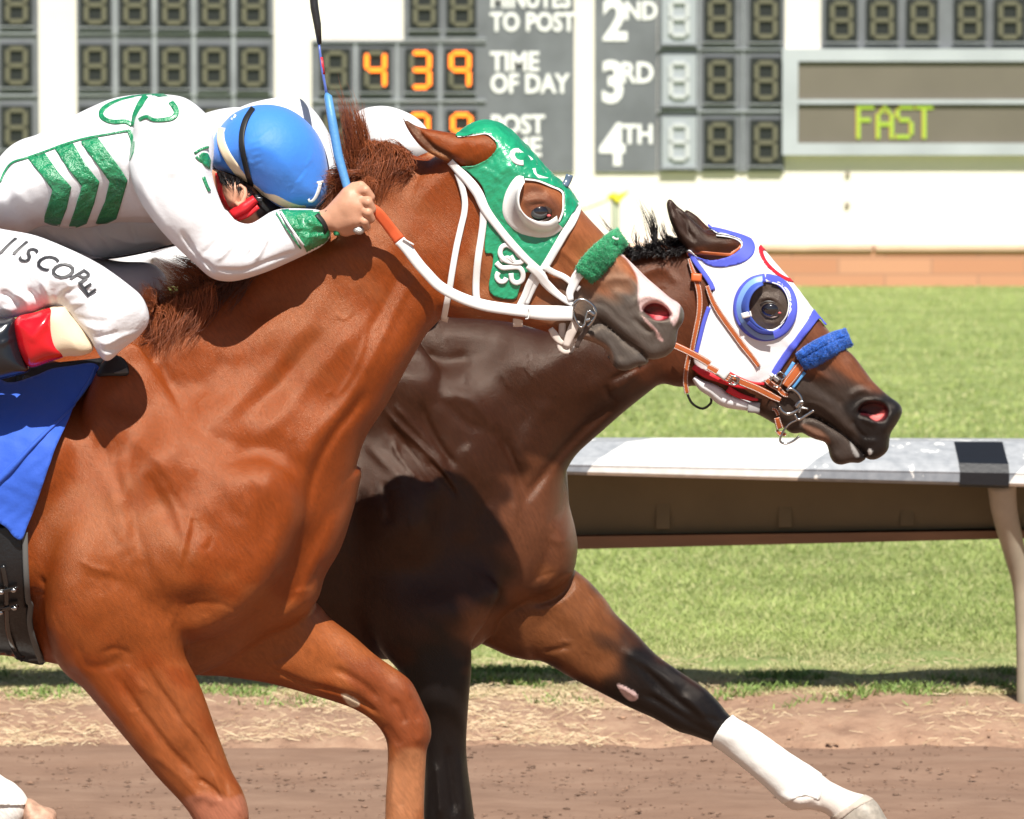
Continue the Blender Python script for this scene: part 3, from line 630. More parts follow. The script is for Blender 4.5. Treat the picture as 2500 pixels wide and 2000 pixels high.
M_frost = mat('faded_housing', (.36, .39, .42), .5); M_frost2 = mat('faded_segment', (.55, .57, .58), .5); M_white = mat('board_letters', (.85, .85, .84), .5); M_rail2 = mat('board_trim', (.30, .32, .34), .4, var=.2, vscale=3)
BYD = 35.10
board = empty('tote_board', (0, BYD, 0), label='grey tote board of seven-segment digits, TIME OF DAY and 2ND 3RD 4TH columns', cat='scoreboard')
def panel(name, x0, y0, x1, y1, m=None): mb = MB(); rect(x0, y0, x1, y1, BYD, .1, mb); return mb.build(name, m or M_gpan, board)
SEGS = {'8': 'abcdefg', '4': 'fgbc', '3': 'abgcd', '9': 'abcfgd', '0': 'abcdef', '': ''}
SEGS['9'] = 'abcfg'
def seg_boxes(cx, cy, w, h, mb, lit, mo, ml):
    s = w * .20; sh = {'a': (0, -1), 'g': (0, 0), 'd': (0, 1), 'f': (-1, -.5), 'b': (1, -.5), 'e': (-1, .5), 'c': (1, .5)}
    for k, (a, c) in sh.items():
        m = ml if k in lit else mo; x = cx + a * (w - s) / 2; y = cy + c * (h - s) / 2
        if k in 'adg': q = [(-w / 2 + s * .75, 0), (-w / 2 + s * 1.15, -s / 2), (w / 2 - s * 1.15, -s / 2), (w / 2 - s * .75, 0), (w / 2 - s * 1.15, s / 2), (-w / 2 + s * 1.15, s / 2)]
        else: l = h / 2; q = [(0, -l / 2 + s * .35), (s / 2, -l / 2 + s * .75), (s / 2, l / 2 - s * .75), (0, l / 2 - s * .35), (-s / 2, l / 2 - s * .75), (-s / 2, -l / 2 + s * .75)]
        vs = [L3(x + u, y + v, BYD - .075) for u, v in q]; vb = [p + np.array([0, .03, 0]) for p in vs]
        mb.add(vs + vb, [tuple(range(6))[::-1]] + [(i, (i + 1) % 6, 6 + (i + 1) % 6, 6 + i) for i in range(6)], m)
def digit(cx, cy, lit='', frost=False, hw=76, hh=106, w=54, h=94):
    mb = MB(); rect(cx - hw / 2, cy - hh / 2, cx + hw / 2, cy + hh / 2, BYD - .045, .06, mb)
    d = mb.build('digit_box', M_frost if frost else M_hous, board); mb = MB()
    rect(cx - hw / 2 - 3, cy + hh / 2 + 1, cx + hw / 2 + 3, cy + hh / 2 + 4, BYD - .07, .05, mb, 2)
    seg_boxes(cx, cy, w, h, mb, SEGS[lit], 0, 1); mb.build('segments', [M_frost2 if frost else M_off, M_on, M_rail2], d)
def letters(name, items, m=None):
    for s, px, py, sz, sx, bold in items:
        mb = MB(); v, f = glyph(s, px, py, sz, sx=sx, bold=bold); mb.add([L3(a, c, BYD - .012) for a, c in v], f)
        mb.build(name, m or M_white, board)
panel('panel', -400, -300, 90, 396)
for cy in (10, 160, 311): digit(40, cy); digit(-60, cy - 1)
panel('panel', 190, -300, 667, 470)
for i, cx in enumerate((232, 329, 424, 522, 618)):
    for cy in (12, 161, 313): digit(cx, cy + i * .8)
panel('panel', 762, 98, 1186, 440); panel('panel', 986, -300, 1186, 96); panel('panel', 1186, -300, 1402, 421)
for cx in (1036, 1127): digit(cx, 18, '', hw=72)
for cx, l in ((819, ''), (917, '4'), (1026.5, '3'), (1123, '9')): digit(cx, 171, l, hw=74)
for cx, l in ((819, ''), (917, '4'), (1023, '9'), (1127, '9')): digit(cx, 322, l, hw=74)
letters('lettering', [('MINUTES', 1197, 18, 63, .76, .030), ('TO POST', 1197, 75, 63, .80, .030), ('TIME', 1197, 172, 65, .86, .030), ('OF DAY', 1197, 226, 65, .82, .030), ('POST', 1197, 325, 63, .88, .030), ('TIME', 1197, 381, 65, .90, .030)])
panel('panel', 1452, -300, 1605, 420); panel('panel', 1605, -300, 1918, 420)
letters('lettering', [('2', 1472, 95, 138, .86, .038), ('ND', 1524, 47, 62, .86, .030), ('3', 1467, 247, 138, .86, .038), ('RD', 1515, 201, 70, .86, .030), ('4', 1466, 400, 138, .86, .038), ('TH', 1520, 350, 66, .86, .030)])
for k, cy in enumerate((45, 195, 347)):
    digit(1658, cy, '', True, hw=84, hh=124, w=50, h=92); digit(1757, cy, hw=76, hh=112, w=56, h=96); digit(1870, cy + 1, hw=76, hh=112, w=56, h=96)
panel('panel', 2005, -300, 3400, 118)
for cx in (2055, 2154, 2252, 2368, 2466, 2570): digit(cx, 49, hw=78, w=56, h=94)
for x0, y0, x1, y1 in ((190, 78, 667, 84), (190, 226, 667, 234), (762, 243, 1186, 249), (986, 92, 1186, 97), (1605, 118, 1918, 122), (1605, 268, 1918, 274), (-400, 78, 90, 84), (-400, 230, 90, 236), (764, 100, 1186, 104)): rect(x0, y0, x1, y1, BYD - .03, .04, *[(mb := MB())]); mb.build('divider', M_rail2, board)
for x in (281, 377, 473, 570, 868, 970, 1075, 1707, 1815): rect(x - 3, -300 if x < 700 or x > 1500 else 104, x + 3, {281: 470, 377: 470, 473: 470, 570: 470, 868: 440, 970: 440, 1075: 440}.get(x, 420), BYD - .018, .03, *[(mb := MB())]); mb.build('divider', M_rail2, board)

disp = empty('message_display', (0, BYD, 0), label='silver framed message display reading FAST in yellow-green dots', cat='display')
M_frame = mat('brushed_frame', (.43, .46, .49), .45, var=.12, vscale=1.5); mb = MB()
for r in ((1910, 119, 3300, 150), (1910, 350, 3300, 379), (1910, 150, 1949, 350), (1949, 243, 3300, 254)): rect(*r, BYD - .10, .18, mb)
mb.build('frame', M_frame, disp); mb = MB(); rect(1949, 150, 3300, 243, BYD - .06, .12, mb); rect(1949, 254, 3300, 350, BYD - .06, .12, mb); mb.build('screen', mat('dark_screen', (.155, .135, .105), .6, var=.1, vscale=1.2), disp)
FONT = {'F': ['11111', '10000', '10000', '11110', '10000', '10000', '10000', '10000'], 'A': ['00100', '01010', '10001', '10001', '11111', '10001', '10001', '10001'], 'S': ['01111', '10000', '10000', '01110', '00001', '00001', '00001', '11110'], 'T': ['11111', '00100', '00100', '00100', '00100', '00100', '00100', '00100']}
ML_G, ML_A = mat('lamp_green', (.30, .40, .05), .4, emit=(.50, .80, .06), estr=.22), mat('lamp_amber', (.5, .25, .05), .4, emit=(.9, .35, .05), estr=.12)
for k, ch in enumerate('FAST'):
    mb = MB()
    for r, row in enumerate(FONT[ch]):
        for c, q in enumerate(row):
            if q == '1':
                x = 2096 + k * 48 + c * 8.4; y = 262 + r * 10.3; rect(x - 4.6, y - 5, x + 4.6, y + 5, BYD - .075, .02, mb, 0); rect(x - 6.5, y - 5, x - 4.6, y + 5, BYD - .072, .02, mb, 1)
    mb.build('dot_letter', [ML_G, ML_A], disp)
# marker post tied with yellow tape, in front of the wall
PYD = 30.
post = empty('marker_post', (0, PYD, 0), label='thin grey-green post with yellow flagging tape knotted on top', cat='post')
a = L3(1502, 484, PYD); mb = MB(); mb.tube([(a[0], PYD, a[2]), (a[0] + .01, PYD, 0.02)], [.036, .040], 12); mb.build('shaft', mat('post_green', (.33, .36, .25), .7), post, smooth=True)
mb = MB(); q = [L3(x, y, PYD - .05) for x, y in ((1484, 484), (1498, 478), (1512, 482), (1528, 472), (1534, 468))]; mb.tube(q, [.02, .032, .032, .014, .008], 6, flat=.4); q = [L3(x, y, PYD) for x, y in ((1490, 486), (1462, 498), (1430, 510), (1300, 530), (1000, 540))]; mb.tube(q, .008, 5); q = [L3(x, y, PYD - .04) for x, y in ((1500, 484), (1508, 492), (1520, 480))]; mb.tube(q, [.02, .03, .01], 6)
mb.build('tape', mat('yellow_tape', (.85, .75, .03), .4), post, smooth=True)
# ================================================================ CHESTNUT HORSE
CH = {}
def head_strokes(tagname, S): return [(V(tagname, *p), w, h, *m) for p, w, h, *m in S]
M_coat = mat('coat', vcol=True, rough=.34, spec=.66, tint=(1, .74, .54), bump=[(900, 1.), (300, .45)], bdist=.0014, var=.20, vscale=170, stretch=(.22, 1, 1, math.radians(-55)))
M_hair_c = mat('chestnut_hair', (.30, .085, .03), rough=.42, vcol='mul', spec=.4)
M_hair_b = mat('black_hair', (.012, .009, .009), rough=.4, vcol='mul')
M_eye = mat('eye_gloss', (.008, .006, .008), rough=.04, spec=.8, coat=1, crough=.02)
# --- outlines
TRUNK = V('N', -900, 1010, -840, 930, -700, 870, -500, 855, -250, 880, 0, 895, 150, 868, 270, 812, 370, 742, 470, 692, 560, 652, 640, 612, 715, 560, 775, 505, 820, 450, 858, 402, 895, 370, 940, 357, 992, 372, 1060, 400,
          1110, 450, 1130, 600, 1120, 700, 1074, 782, 1040, 818, 978, 928, 941, 995, 893, 1069, 868, 1150, 846, 1240, 820, 1330, 780, 1410, 720, 1490, 620, 1570, 540, 1622, 470, 1652, 400, 1650, 300, 1640, 190, 1630, 100, 1613, 0, 1598, -200, 1572, -400, 1500, -560, 1420, -680, 1420, -800, 1400, -880, 1280, -920, 1130)
SHOULD = V('N', 330, 835, 400, 930, 480, 1020, 575, 1092, 670, 1110, 735, 1165, 752, 1250, 730, 1320, 694, 1401, 645, 1465, 590, 1519, 520, 1556, 455, 1576, 440, 1640, 300, 1680, 170, 1650, 120, 1560, 105, 1400, 120, 1250, 155, 1100, 210, 960, 265, 860)
NEARLEG = J(V('N', 230, 1380, 140, 1450), V('B3', 296, 540, 340, 690, 395, 830, 500, 935, 620, 1075, 760, 1245, 860, 1365, 960, 1485, 1080, 1612, 1150, 1705),
            V('N', 478, 2020, 486, 2075, 480, 2140, 482, 2300, 470, 2345, 478, 2390, 500, 2440, 590, 2440, 575, 2380, 560, 2330, 552, 2200, 566, 2120, 596, 2060, 607, 2010),
            V('B3', 1493, 1660, 1455, 1545, 1395, 1440, 1345, 1310, 1293, 1170, 1248, 1040, 1200, 915, 1155, 830, 1112, 740, 1090, 640), V('N', 420, 1500, 330, 1400))
FARLEG = J(V('N', 560, 1440, 690, 1420, 770, 1470), V('B4', 540, 418, 700, 540, 830, 655, 950, 738, 1060, 820, 1110, 900, 1160, 1010, 1195, 1090, 1203, 1190, 1175, 1275, 1165, 1400, 1157, 1560, 1155, 1725),
           V('N', 1035, 2090, 1050, 2150, 1020, 2230, 990, 2330, 930, 2340, 890, 2270, 920, 2180, 940, 2110, 939, 2040), V('B4', 903, 1700, 907, 1560, 918, 1400, 915, 1240, 880, 1155, 820, 1085, 720, 1020, 620, 978, 400, 910, 180, 850, 0, 818), V('N', 540, 1650, 470, 1640, 470, 1560))
BREAST = V('N', 880, 1140, 874, 1200, 858, 1262, 832, 1340, 795, 1405, 777, 1462, 742, 1502, 700, 1527, 655, 1535, 640, 1480, 690, 1400, 730, 1300, 770, 1200, 820, 1150)
HEAD = V('N', 1000, 430, 1055, 385, 1105, 340, 1150, 306, 1192, 297, 1231, 311, 1267, 342, 1311, 389, 1350, 431, 1389, 466, 1417, 508, 1445, 541, 1473, 570, 1517, 617, 1551, 650, 1579, 678, 1612, 706, 1637, 727, 1655, 738, 1667, 753, 1671, 770, 1667, 788,
         1656, 804, 1652, 831, 1646, 851, 1631, 867, 1612, 875, 1588, 878, 1562, 866, 1520, 835, 1490, 808, 1462, 792, 1445, 806, 1430, 824, 1395, 826, 1350, 815, 1260, 790, 1180, 780, 1110, 776, 1050, 765, 985, 700, 950, 600, 960, 500)
LIP = V('N', 1440, 795, 1458, 783, 1472, 783, 1492, 798, 1524, 822, 1555, 845, 1575, 865, 1584, 881, 1577, 890, 1558, 895, 1538, 903, 1522, 905, 1504, 900, 1493, 886, 1486, 868, 1476, 852, 1453, 838, 1424, 828, 1405, 815)
EAR = V('Z2', 1012, 298, 1050, 330, 1120, 375, 1200, 405, 1340, 428, 1480, 452, 1620, 470, 1740, 470, 1850, 540, 1860, 620, 1800, 690, 1690, 735, 1560, 745, 1480, 705, 1390, 690, 1290, 645, 1190, 580, 1110, 490, 1050, 395)
trunk = Piece(TRUNK, 0, k=.02, sb=.012, amp=.8, wid=.9, noise=.0006,
    T=[(-700, 1150, .27), (-200, 1150, .29), (0, 1350, .25), (100, 1100, .25), (300, 1250, .235), (150, 1550, .16), (300, 850, .07), (250, 900, .10), (420, 900, .12), (520, 1100, .20), (600, 1300, .21), (470, 1590, .12), (700, 1100, .165), (850, 1150, .12), (780, 1350, .13), (640, 700, .07), (700, 850, .11), (860, 900, .12), (820, 500, .05), (900, 640, .092), (1000, 700, .085), (950, 420, .06)],
    L=[(0, 1200, .28), (300, 1300, .24), (600, 1250, .16), (850, 1100, .10), (700, 800, .15), (900, 600, .11), (400, 900, .14), (1000, 800, .07), (-700, 1150, .26)],
    strokes=[
        (V('B1', 2150, 600, 2060, 740, 1960, 860, 1860, 1030, 1800, 1220, 1760, 1400), 14, -.013),
        (V('B1', 2060, 640, 1960, 760, 1850, 880, 1770, 1040), 22, .006),
        (V('B1', 1480, 920, 1640, 740, 1820, 540, 2000, 330, 2100, 200), 30, .007),
        (V('B1', 1400, 800, 1560, 640, 1740, 430, 1900, 260), 26, -.006),
        (V('B1', 930, 380, 960, 600, 1050, 760, 1220, 870, 1390, 950), 20, -.009),
        (V('B1', 1010, 560, 1100, 680, 1200, 720, 1340, 700, 1500, 560, 1640, 400), 34, .007),
        (V('B1', 1160, 640, 1220, 560, 1340, 430), 30, -.003),
        (V('N', 745, 530, 820, 600, 900, 640, 960, 600), 26, .006), (V('N', 860, 470, 905, 440, 960, 420), 16, .006),
        (V('N', 1030, 660, 985, 720, 930, 830, 880, 930, 820, 1020), 14, .005), (V('N', 985, 640, 940, 740, 880, 850), 14, -.005),
        (V('B1', 1690, 830, 1710, 890, 1690, 900), 4, .0025), (V('B1', 1780, 500, 1760, 570), 4, .0025), (V('B1', 1960, 160, 2000, 200, 2060, 150), 4, .0025), (V('B1', 2000, 230, 1980, 290), 4, .002), (V('B1', 1900, 640, 1940, 620), 4, .002), (V('B1', 1150, 700, 1180, 660, 1220, 640), 4, .0025), (V('B1', 2150, 230, 2100, 420, 2030, 560, 1960, 660), 6, .003), (V('N', 800, 700, 740, 800, 690, 880, 640, 960), 24, .004), (V('B3', 250, 250, 290, 300, 295, 420, 300, 560), 7, -.016), (V('B3', 200, 340, 250, 352, 300, 360), 5, -.006),
    ])
should = Piece(SHOULD, -.12, k=.035, sb=.014, amp=.62, wid=1.05, noise=.0007, T=[(200, 1400, .19), (330, 860, .02), (330, 960, .045), (280, 1060, .085), (400, 1150, .135), (450, 1350, .18), (600, 1250, .15), (700, 1250, .12), (500, 1520, .13), (300, 1640, .14)], L=[(400, 1300, .14), (330, 900, .06), (700, 1200, .06), (560, 1500, .06), (150, 1500, .09)],
    strokes=[
        (V('B1', 650, 790, 700, 920, 720, 1080, 760, 1240), 12, .006), (V('B1', 420, 790, 470, 930, 560, 1060, 650, 1200, 720, 1400, 780, 1560), 18, .009),
        (V('B1', 560, 840, 600, 980, 680, 1130, 710, 1260), 11, -.007), (V('B1', 740, 900, 860, 960, 960, 1050, 1040, 1180, 1100, 1300), 16, .008),
        (V('B1', 860, 1080, 920, 1220, 1000, 1360, 1050, 1470), 13, -.008), (V('B1', 1120, 1280, 1110, 1400, 1080, 1520, 1060, 1640), 7, .005), (V('B1', 930, 1120, 1000, 1240, 1060, 1360, 1080, 1460), 7, .004),
        (V('B1', 1140, 1320, 1130, 1460, 1100, 1600), 8, -.004), (V('B1', 760, 1200, 800, 1400, 850, 1560, 900, 1680), 14, -.007), (V('B1', 1180, 1180, 1250, 1350, 1330, 1500, 1400, 1640), 36, .006),
        (V('B1', 1060, 760, 1090, 900, 1200, 1100, 1330, 1280, 1500, 1420), 22, -.005), (V('B1', 1500, 960, 1570, 1130, 1610, 1350, 1620, 1560, 1600, 1700), 16, .008),
        (V('B1', 1480, 1060, 1530, 1240, 1540, 1420), 14, -.004), (V('B1', 1215, 1500, 1235, 1530), 6, -.005), (V('B1', 1040, 1170, 1020, 1230, 1030, 1300), 4, .0025), (V('B1', 640, 1350, 700, 1440, 690, 1500), 4, .0025), (V('B1', 1090, 1350, 1180, 1345), 4, .002), (V('B3', 620, 370, 660, 365), 5, .003), (V('B3', 1230, 500, 1250, 515), 5, .003), (V('B3', 1330, 450, 1400, 480, 1440, 510), 4, .003), (V('B3', 1270, 20, 1275, 70), 6, -.004), (V('B1', 1200, 1540, 1260, 1575, 1300, 1560), 3, .002),
        (V('B3', 330, 460, 360, 530, 400, 590), 5, -.008), (V('B3', 300, 300, 330, 460, 340, 600, 380, 760), 14, .006), (V('B3', 500, 150, 570, 190, 640, 210, 690, 225), 6, .005), (V('B3', 520, 230, 600, 260, 680, 260, 730, 310), 9, -.004),
        (V('B3', 420, 250, 520, 420, 640, 520), 30, .006), (V('B3', 1060, 430, 1050, 500, 1010, 580), 7, .005), (V('B3', 1080, 440, 1200, 420, 1330, 430, 1440, 500), 8, -.004), (V('B3', 800, 150, 900, 240, 960, 330, 1000, 440), 16, -.005), (V('B3', 1180, 0, 1240, 180, 1300, 300, 1360, 400), 34, .005), (V('B3', 1500, 60, 1560, 200, 1560, 340, 1500, 460), 12, .006)])
nleg = Piece(NEARLEG, -.20, k=.016, sb=.006, T=[(250, 1500, .10), (330, 1650, .075), (420, 1750, .068), (500, 1880, .052), (545, 1980, .048), (530, 2060, .045), (520, 2200, .03), (520, 2330, .036), (545, 2430, .05)], L=[(300, 1600, .085), (420, 1750, .06), (500, 1900, .05), (545, 2000, .045), (520, 2200, .036), (540, 2400, .045)],
    strokes=[(V('B3', 880, 780, 930, 890, 1020, 1020, 1100, 1140), 8, -.007), (V('B3', 1080, 1110, 1180, 1240, 1250, 1350, 1330, 1470, 1370, 1600), 6, -.009), (V('B3', 700, 850, 850, 1080, 940, 1200, 1060, 1350, 1180, 1470), 9, -.008), (V('B3', 1180, 1480, 1270, 1540, 1340, 1620), 6, -.008),
             (V('B3', 990, 560, 1040, 640, 1090, 760, 1140, 880), 12, .006), (V('B3', 480, 640, 520, 780, 640, 800, 740, 740), 12, -.004), (V('B3', 620, 720, 700, 690, 800, 730), 6, -.004), (V('B3', 770, 780, 800, 860, 880, 960), 10, .004),
             (V('B3', 900, 1330, 1000, 1400, 1150, 1540, 1200, 1620), 9, .004), (V('B3', 1270, 1440, 1320, 1540, 1330, 1640), 6, .004), (V('B3', 1160, 1600, 1230, 1590, 1300, 1640), 12, .005), (V('B3', 1400, 1560, 1440, 1640, 1430, 1720), 10, .005), (V('B3', 770, 1080, 860, 1070), 3, .002)])
fleg = Piece(FARLEG, .10, k=.016, sb=.006, T=[(640, 1500, .11), (700, 1600, .085), (830, 1640, .07), (950, 1720, .05), (990, 1790, .048), (990, 1900, .034), (985, 2080, .032), (980, 2250, .045)], L=[(700, 1580, .085), (830, 1650, .06), (980, 1760, .05), (990, 1950, .045), (980, 2200, .05)],
    strokes=[(V('B4', 130, 730, 260, 790, 400, 850, 560, 890, 700, 940, 860, 1050), 6, -.008), (V('B4', 170, 700, 220, 680, 270, 660), 6, -.004), (V('B4', 560, 740, 680, 800, 780, 870, 860, 960), 9, -.006), (V('B4', 640, 900, 740, 960, 850, 1050), 7, -.005),
             (V('B4', 960, 800, 1030, 870, 1080, 960), 14, .006), (V('B4', 940, 960, 1000, 1020, 1030, 1120), 10, -.005), (V('B4', 1100, 1040, 1140, 1040), 8, -.004), (V('B4', 1130, 1080, 1150, 1180, 1100, 1240), 12, .005), (V('B4', 880, 1120, 960, 1200, 1000, 1260), 10, -.004), (V('B4', 1030, 1280, 1010, 1400, 1000, 1560, 1000, 1700), 9, -.004), (V('B4', 960, 1280, 950, 1500, 945, 1700), 7, .004)])
breast = Piece(BREAST, .03, k=.009, sb=.006, T=[(800, 1300, .13), (860, 1180, .10), (700, 1500, .12)], L=.055, strokes=[(V('B4', 500, 60, 460, 150, 400, 240), 7, -.006), (V('B4', 250, 280, 330, 250, 420, 250), 6, .003)])
head = Piece(HEAD, 0, k=.016, sb=.004, T=[(1060, 480, .075), (1180, 360, .082), (1300, 470, .102), (1250, 420, .098), (1100, 640, .088), (1180, 720, .07), (1300, 620, .088), (1370, 560, .078), (1420, 640, .062), (1360, 740, .052), (1480, 700, .050), (1540, 740, .052), (1600, 770, .058), (1640, 790, .052), (1600, 850, .040), (1480, 640, .048), (1450, 790, .04)],
    L=[(1060, 480, .06), (1200, 350, .055), (1300, 480, .075), (1100, 700, .05), (1400, 600, .06), (1550, 700, .035), (1640, 780, .032), (1600, 850, .03), (1350, 780, .04)],
    strokes=[(V('Z3', 640, 880, 740, 850, 840, 860, 930, 960), 7, .006), (V('Z3', 700, 900, 760, 888, 830, 900), 3, -.004), (V('Z3', 850, 1010, 930, 1100, 1000, 1200), 12, -.004), (V('Z3', 640, 800, 720, 780, 850, 790), 12, -.005),
             (V('N', 1350, 590, 1420, 655, 1480, 700), 8, .006), (V('N', 1340, 620, 1400, 690, 1460, 740), 10, -.004), (V('N', 1160, 600, 1200, 690, 1180, 750), 20, .006),
             (V('Z4', 640, 700, 820, 700, 940, 780, 1050, 900, 1200, 1000), 5, -.003), (V('Z4', 760, 860, 900, 960, 1100, 1100, 1300, 1220), 3, -.004), (V('Z4', 1200, 860, 1260, 930, 1340, 1000, 1440, 1050), 5, -.008), (V('Z4', 1300, 870, 1400, 930, 1480, 1000, 1520, 1100), 5, .006),
             (V('Z4', 860, 440, 1000, 400, 1180, 420), 9, .004), (V('Z4', 1230, 700, 1290, 640, 1400, 600, 1560, 640, 1700, 720), 7, .007), (V('Z4', 960, 540, 1100, 620, 1200, 760), 12, .004),
             (V('Z4', 1325, 790, 1350, 735, 1430, 695, 1510, 695, 1590, 740, 1640, 800, 1660, 850, 1600, 880, 1500, 890, 1400, 850), 3.2, -.030, 'blob'), (V('Z4', 1300, 850, 1380, 860, 1500, 905, 1620, 900), 4, .006)])
lip = Piece(LIP, 0, k=.003, sb=.003, T=[(1440, 810, .036), (1540, 870, .036), (1500, 880, .032)], L=.022, strokes=[(V('Z4', 820, 900, 1000, 1060, 1200, 1200, 1370, 1370), 5, .005), (V('Z4', 900, 1080, 1000, 1200, 1060, 1380), 8, -.004)])
ear = Piece(EAR, -.07, k=.008, sb=.002, T=[(1000, 300, .014), (1060, 350, .024), (1130, 370, .034), (1190, 370, .03)], L=[(1000, 300, .014), (1190, 360, .03)], yc=[(985, 288, -.085), (1100, 350, -.085), (1190, 360, -.06)],
    strokes=[(V('Z2', 1060, 350, 1150, 430, 1220, 510, 1290, 580, 1400, 640, 1480, 680), 5.5, -.013), (V('Z2', 1090, 460, 1200, 570, 1300, 625, 1420, 680), 3, .006), (V('Z2', 1640, 540, 1660, 600, 1690, 650), 6, .003)])
ear2 = Piece(V('Z2', 990, 700, 1060, 680, 1150, 650, 1270, 610, 1400, 640, 1500, 700, 1400, 740, 1200, 740, 1080, 720), .05, T=.018, L=.012, k=.008, sb=.002)
HIND = Piece(V('N', -900, 1000, -800, 900, -560, 870, -420, 1050, -450, 1300, -540, 1500, -640, 1640, -700, 1780, -790, 1860, -900, 2050, -940, 2100, -960, 2000, -880, 1800, -880, 1650, -930, 1450, -960, 1200), -.13, T=[(-700, 1100, .16), (-700, 1500, .10), (-820, 1800, .045), (-920, 2000, .035)], L=[(-700, 1100, .16), (-820, 1800, .05), (-920, 2000, .04)], k=.03)
HIND2 = Piece(V('N', -700, 1250, -450, 1300, -330, 1480, -300, 1640, -250, 1760, -140, 1830, -60, 1862, 0, 1900, 40, 1925, 66, 1965, 50, 2010, -10, 2040, -60, 1990, -140, 1930, -280, 1880, -380, 1800, -440, 1680, -560, 1600, -700, 1500), .02, T=[(-500, 1400, .12), (-350, 1650, .06), (-150, 1860, .04), (20, 1960, .04)], L=[(-500, 1400, .12), (-350, 1650, .07), (0, 1940, .04)], k=.03)
CHF = Field([trunk, should, breast, nleg, fleg, head, lip, ear, ear2, HIND, HIND2])
cv, cf = CHF.mesh(h=.0085, sub=1)
chestnut, dk, lt = (.225, .042, .0055), (.15, .035, .012), (.36, .13, .05)
muz = (.10, .085, .075); pink = (.80, .50, .46)
near = lambda w: w[:, 1] < .02
ccol = paint(cv, chestnut, [
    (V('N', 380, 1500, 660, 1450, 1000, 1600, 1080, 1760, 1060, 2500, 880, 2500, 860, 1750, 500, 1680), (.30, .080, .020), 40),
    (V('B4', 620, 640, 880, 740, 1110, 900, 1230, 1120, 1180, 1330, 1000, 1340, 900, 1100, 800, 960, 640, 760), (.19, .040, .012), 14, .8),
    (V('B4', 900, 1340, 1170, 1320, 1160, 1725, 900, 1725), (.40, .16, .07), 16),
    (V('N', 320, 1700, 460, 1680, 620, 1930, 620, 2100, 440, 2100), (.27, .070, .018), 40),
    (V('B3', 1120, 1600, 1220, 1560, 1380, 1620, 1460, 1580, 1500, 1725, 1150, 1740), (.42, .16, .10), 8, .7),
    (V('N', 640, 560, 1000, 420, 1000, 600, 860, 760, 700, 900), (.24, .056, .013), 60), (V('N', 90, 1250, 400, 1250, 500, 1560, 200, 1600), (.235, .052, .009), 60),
    (V('B4', 618, 912, 660, 915, 735, 965, 730, 1000, 680, 1000, 640, 960), (.62, .50, .36), 2),
    # head
    (V('N', 1180, 540, 1300, 400, 1560, 640, 1500, 760, 1300, 800, 1120, 780), (.30, .095, .035), 30),
    (V('N', 1300, 440, 1370, 500, 1390, 560, 1330, 560, 1280, 530), (.14, .05, .03), 12, .8),
    (V('N', 1340, 730, 1400, 700, 1480, 690, 1545, 670, 1580, 720, 1620, 700, 1700, 740, 1700, 900, 1500, 930, 1400, 850), (.17, .12, .09), 30), (V('N', 1400, 790, 1450, 740, 1500, 730, 1545, 700, 1580, 760, 1700, 760, 1700, 900, 1500, 930, 1400, 850), muz, 16), (V('N', 1420, 780, 1470, 770, 1560, 840, 1600, 900, 1500, 920), (.075, .066, .060), 10, .8),
    (V('N', 1440, 640, 1500, 640, 1540, 700, 1480, 720, 1430, 710), (.22, .10, .055), 14, .8),
    (V('Z4', 1040, 80, 1120, 90, 1300, 260, 1470, 430, 1640, 600, 1780, 690, 1775, 760, 1755, 850, 1700, 960, 1660, 930, 1640, 860, 1560, 760, 1400, 700, 1320, 780, 1290, 760, 1280, 640, 1270, 500, 1230, 360, 1180, 260, 1120, 150), (.82, .60, .58), 3.5),
    (V('Z4', 1310, 840, 1390, 910, 1480, 990, 1520, 1060, 1560, 1140, 1500, 1110, 1470, 1040, 1400, 970), (.7, .45, .42), 2),
    (V('Z4', 1770, 690, 1840, 780, 1830, 900, 1740, 1000, 1700, 980, 1750, 880), muz, 3),
    (V('Z4', 1330, 780, 1370, 720, 1460, 690, 1560, 715, 1640, 800, 1620, 880, 1500, 900, 1400, 840), (.10, .006, .010), 2), (V('Z4', 1410, 830, 1480, 800, 1600, 800, 1620, 850, 1560, 890, 1470, 895), (.42, .03, .05), 4), (V('Z4', 1460, 860, 1500, 835, 1560, 850, 1550, 885, 1490, 895), (.72, .20, .22), 3),  # red nostril lining, upper hollow painted darker to stand for its shade
    (V('Z4', 600, 1080, 740, 1100, 900, 1220, 960, 1400, 900, 1500, 600, 1300), (.42, .27, .2), 4, .6), (V('Z4', 770, 845, 900, 945, 1100, 1095, 1330, 1235, 1400, 1360, 1340, 1340, 1230, 1215, 1080, 1120, 860, 970), (.012, .010, .010), 2, .8),
    (V('Z2', 1000, 290, 1120, 385, 1240, 520, 1480, 660, 1440, 700, 1280, 630, 1160, 540), (.10, .035, .018), 4), (V('Z2', 1060, 430, 1180, 560, 1400, 660, 1440, 710, 1280, 660, 1120, 560), (.38, .16, .07), 3),  # ear opening painted dark for the shade inside, then its paler rim
    (V('N', -60, 1830, 0, 1880, 80, 1940, 60, 2060, -80, 2060), (.8, .78, .74), 4),
    (V('N', 460, 2380, 620, 2380, 620, 2500, 460, 2500), (.05, .04, .035), 5)])
cpx, cpy = P(*cv.T)
CH['root'] = R1 = empty('horse', (0, 0, 0), label='chestnut racehorse in green blinker hood and white bridle, galloping nearest the camera', cat='horse')
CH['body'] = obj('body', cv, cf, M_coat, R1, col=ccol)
mb = MB(); ex, ey, ez = CHF.surf(np.array([V('Z3', 778, 965)[0, 0]]), np.array([V('Z3', 778, 965)[0, 1]])); ec = np.array([ex[0], ey[0], ez[0]])
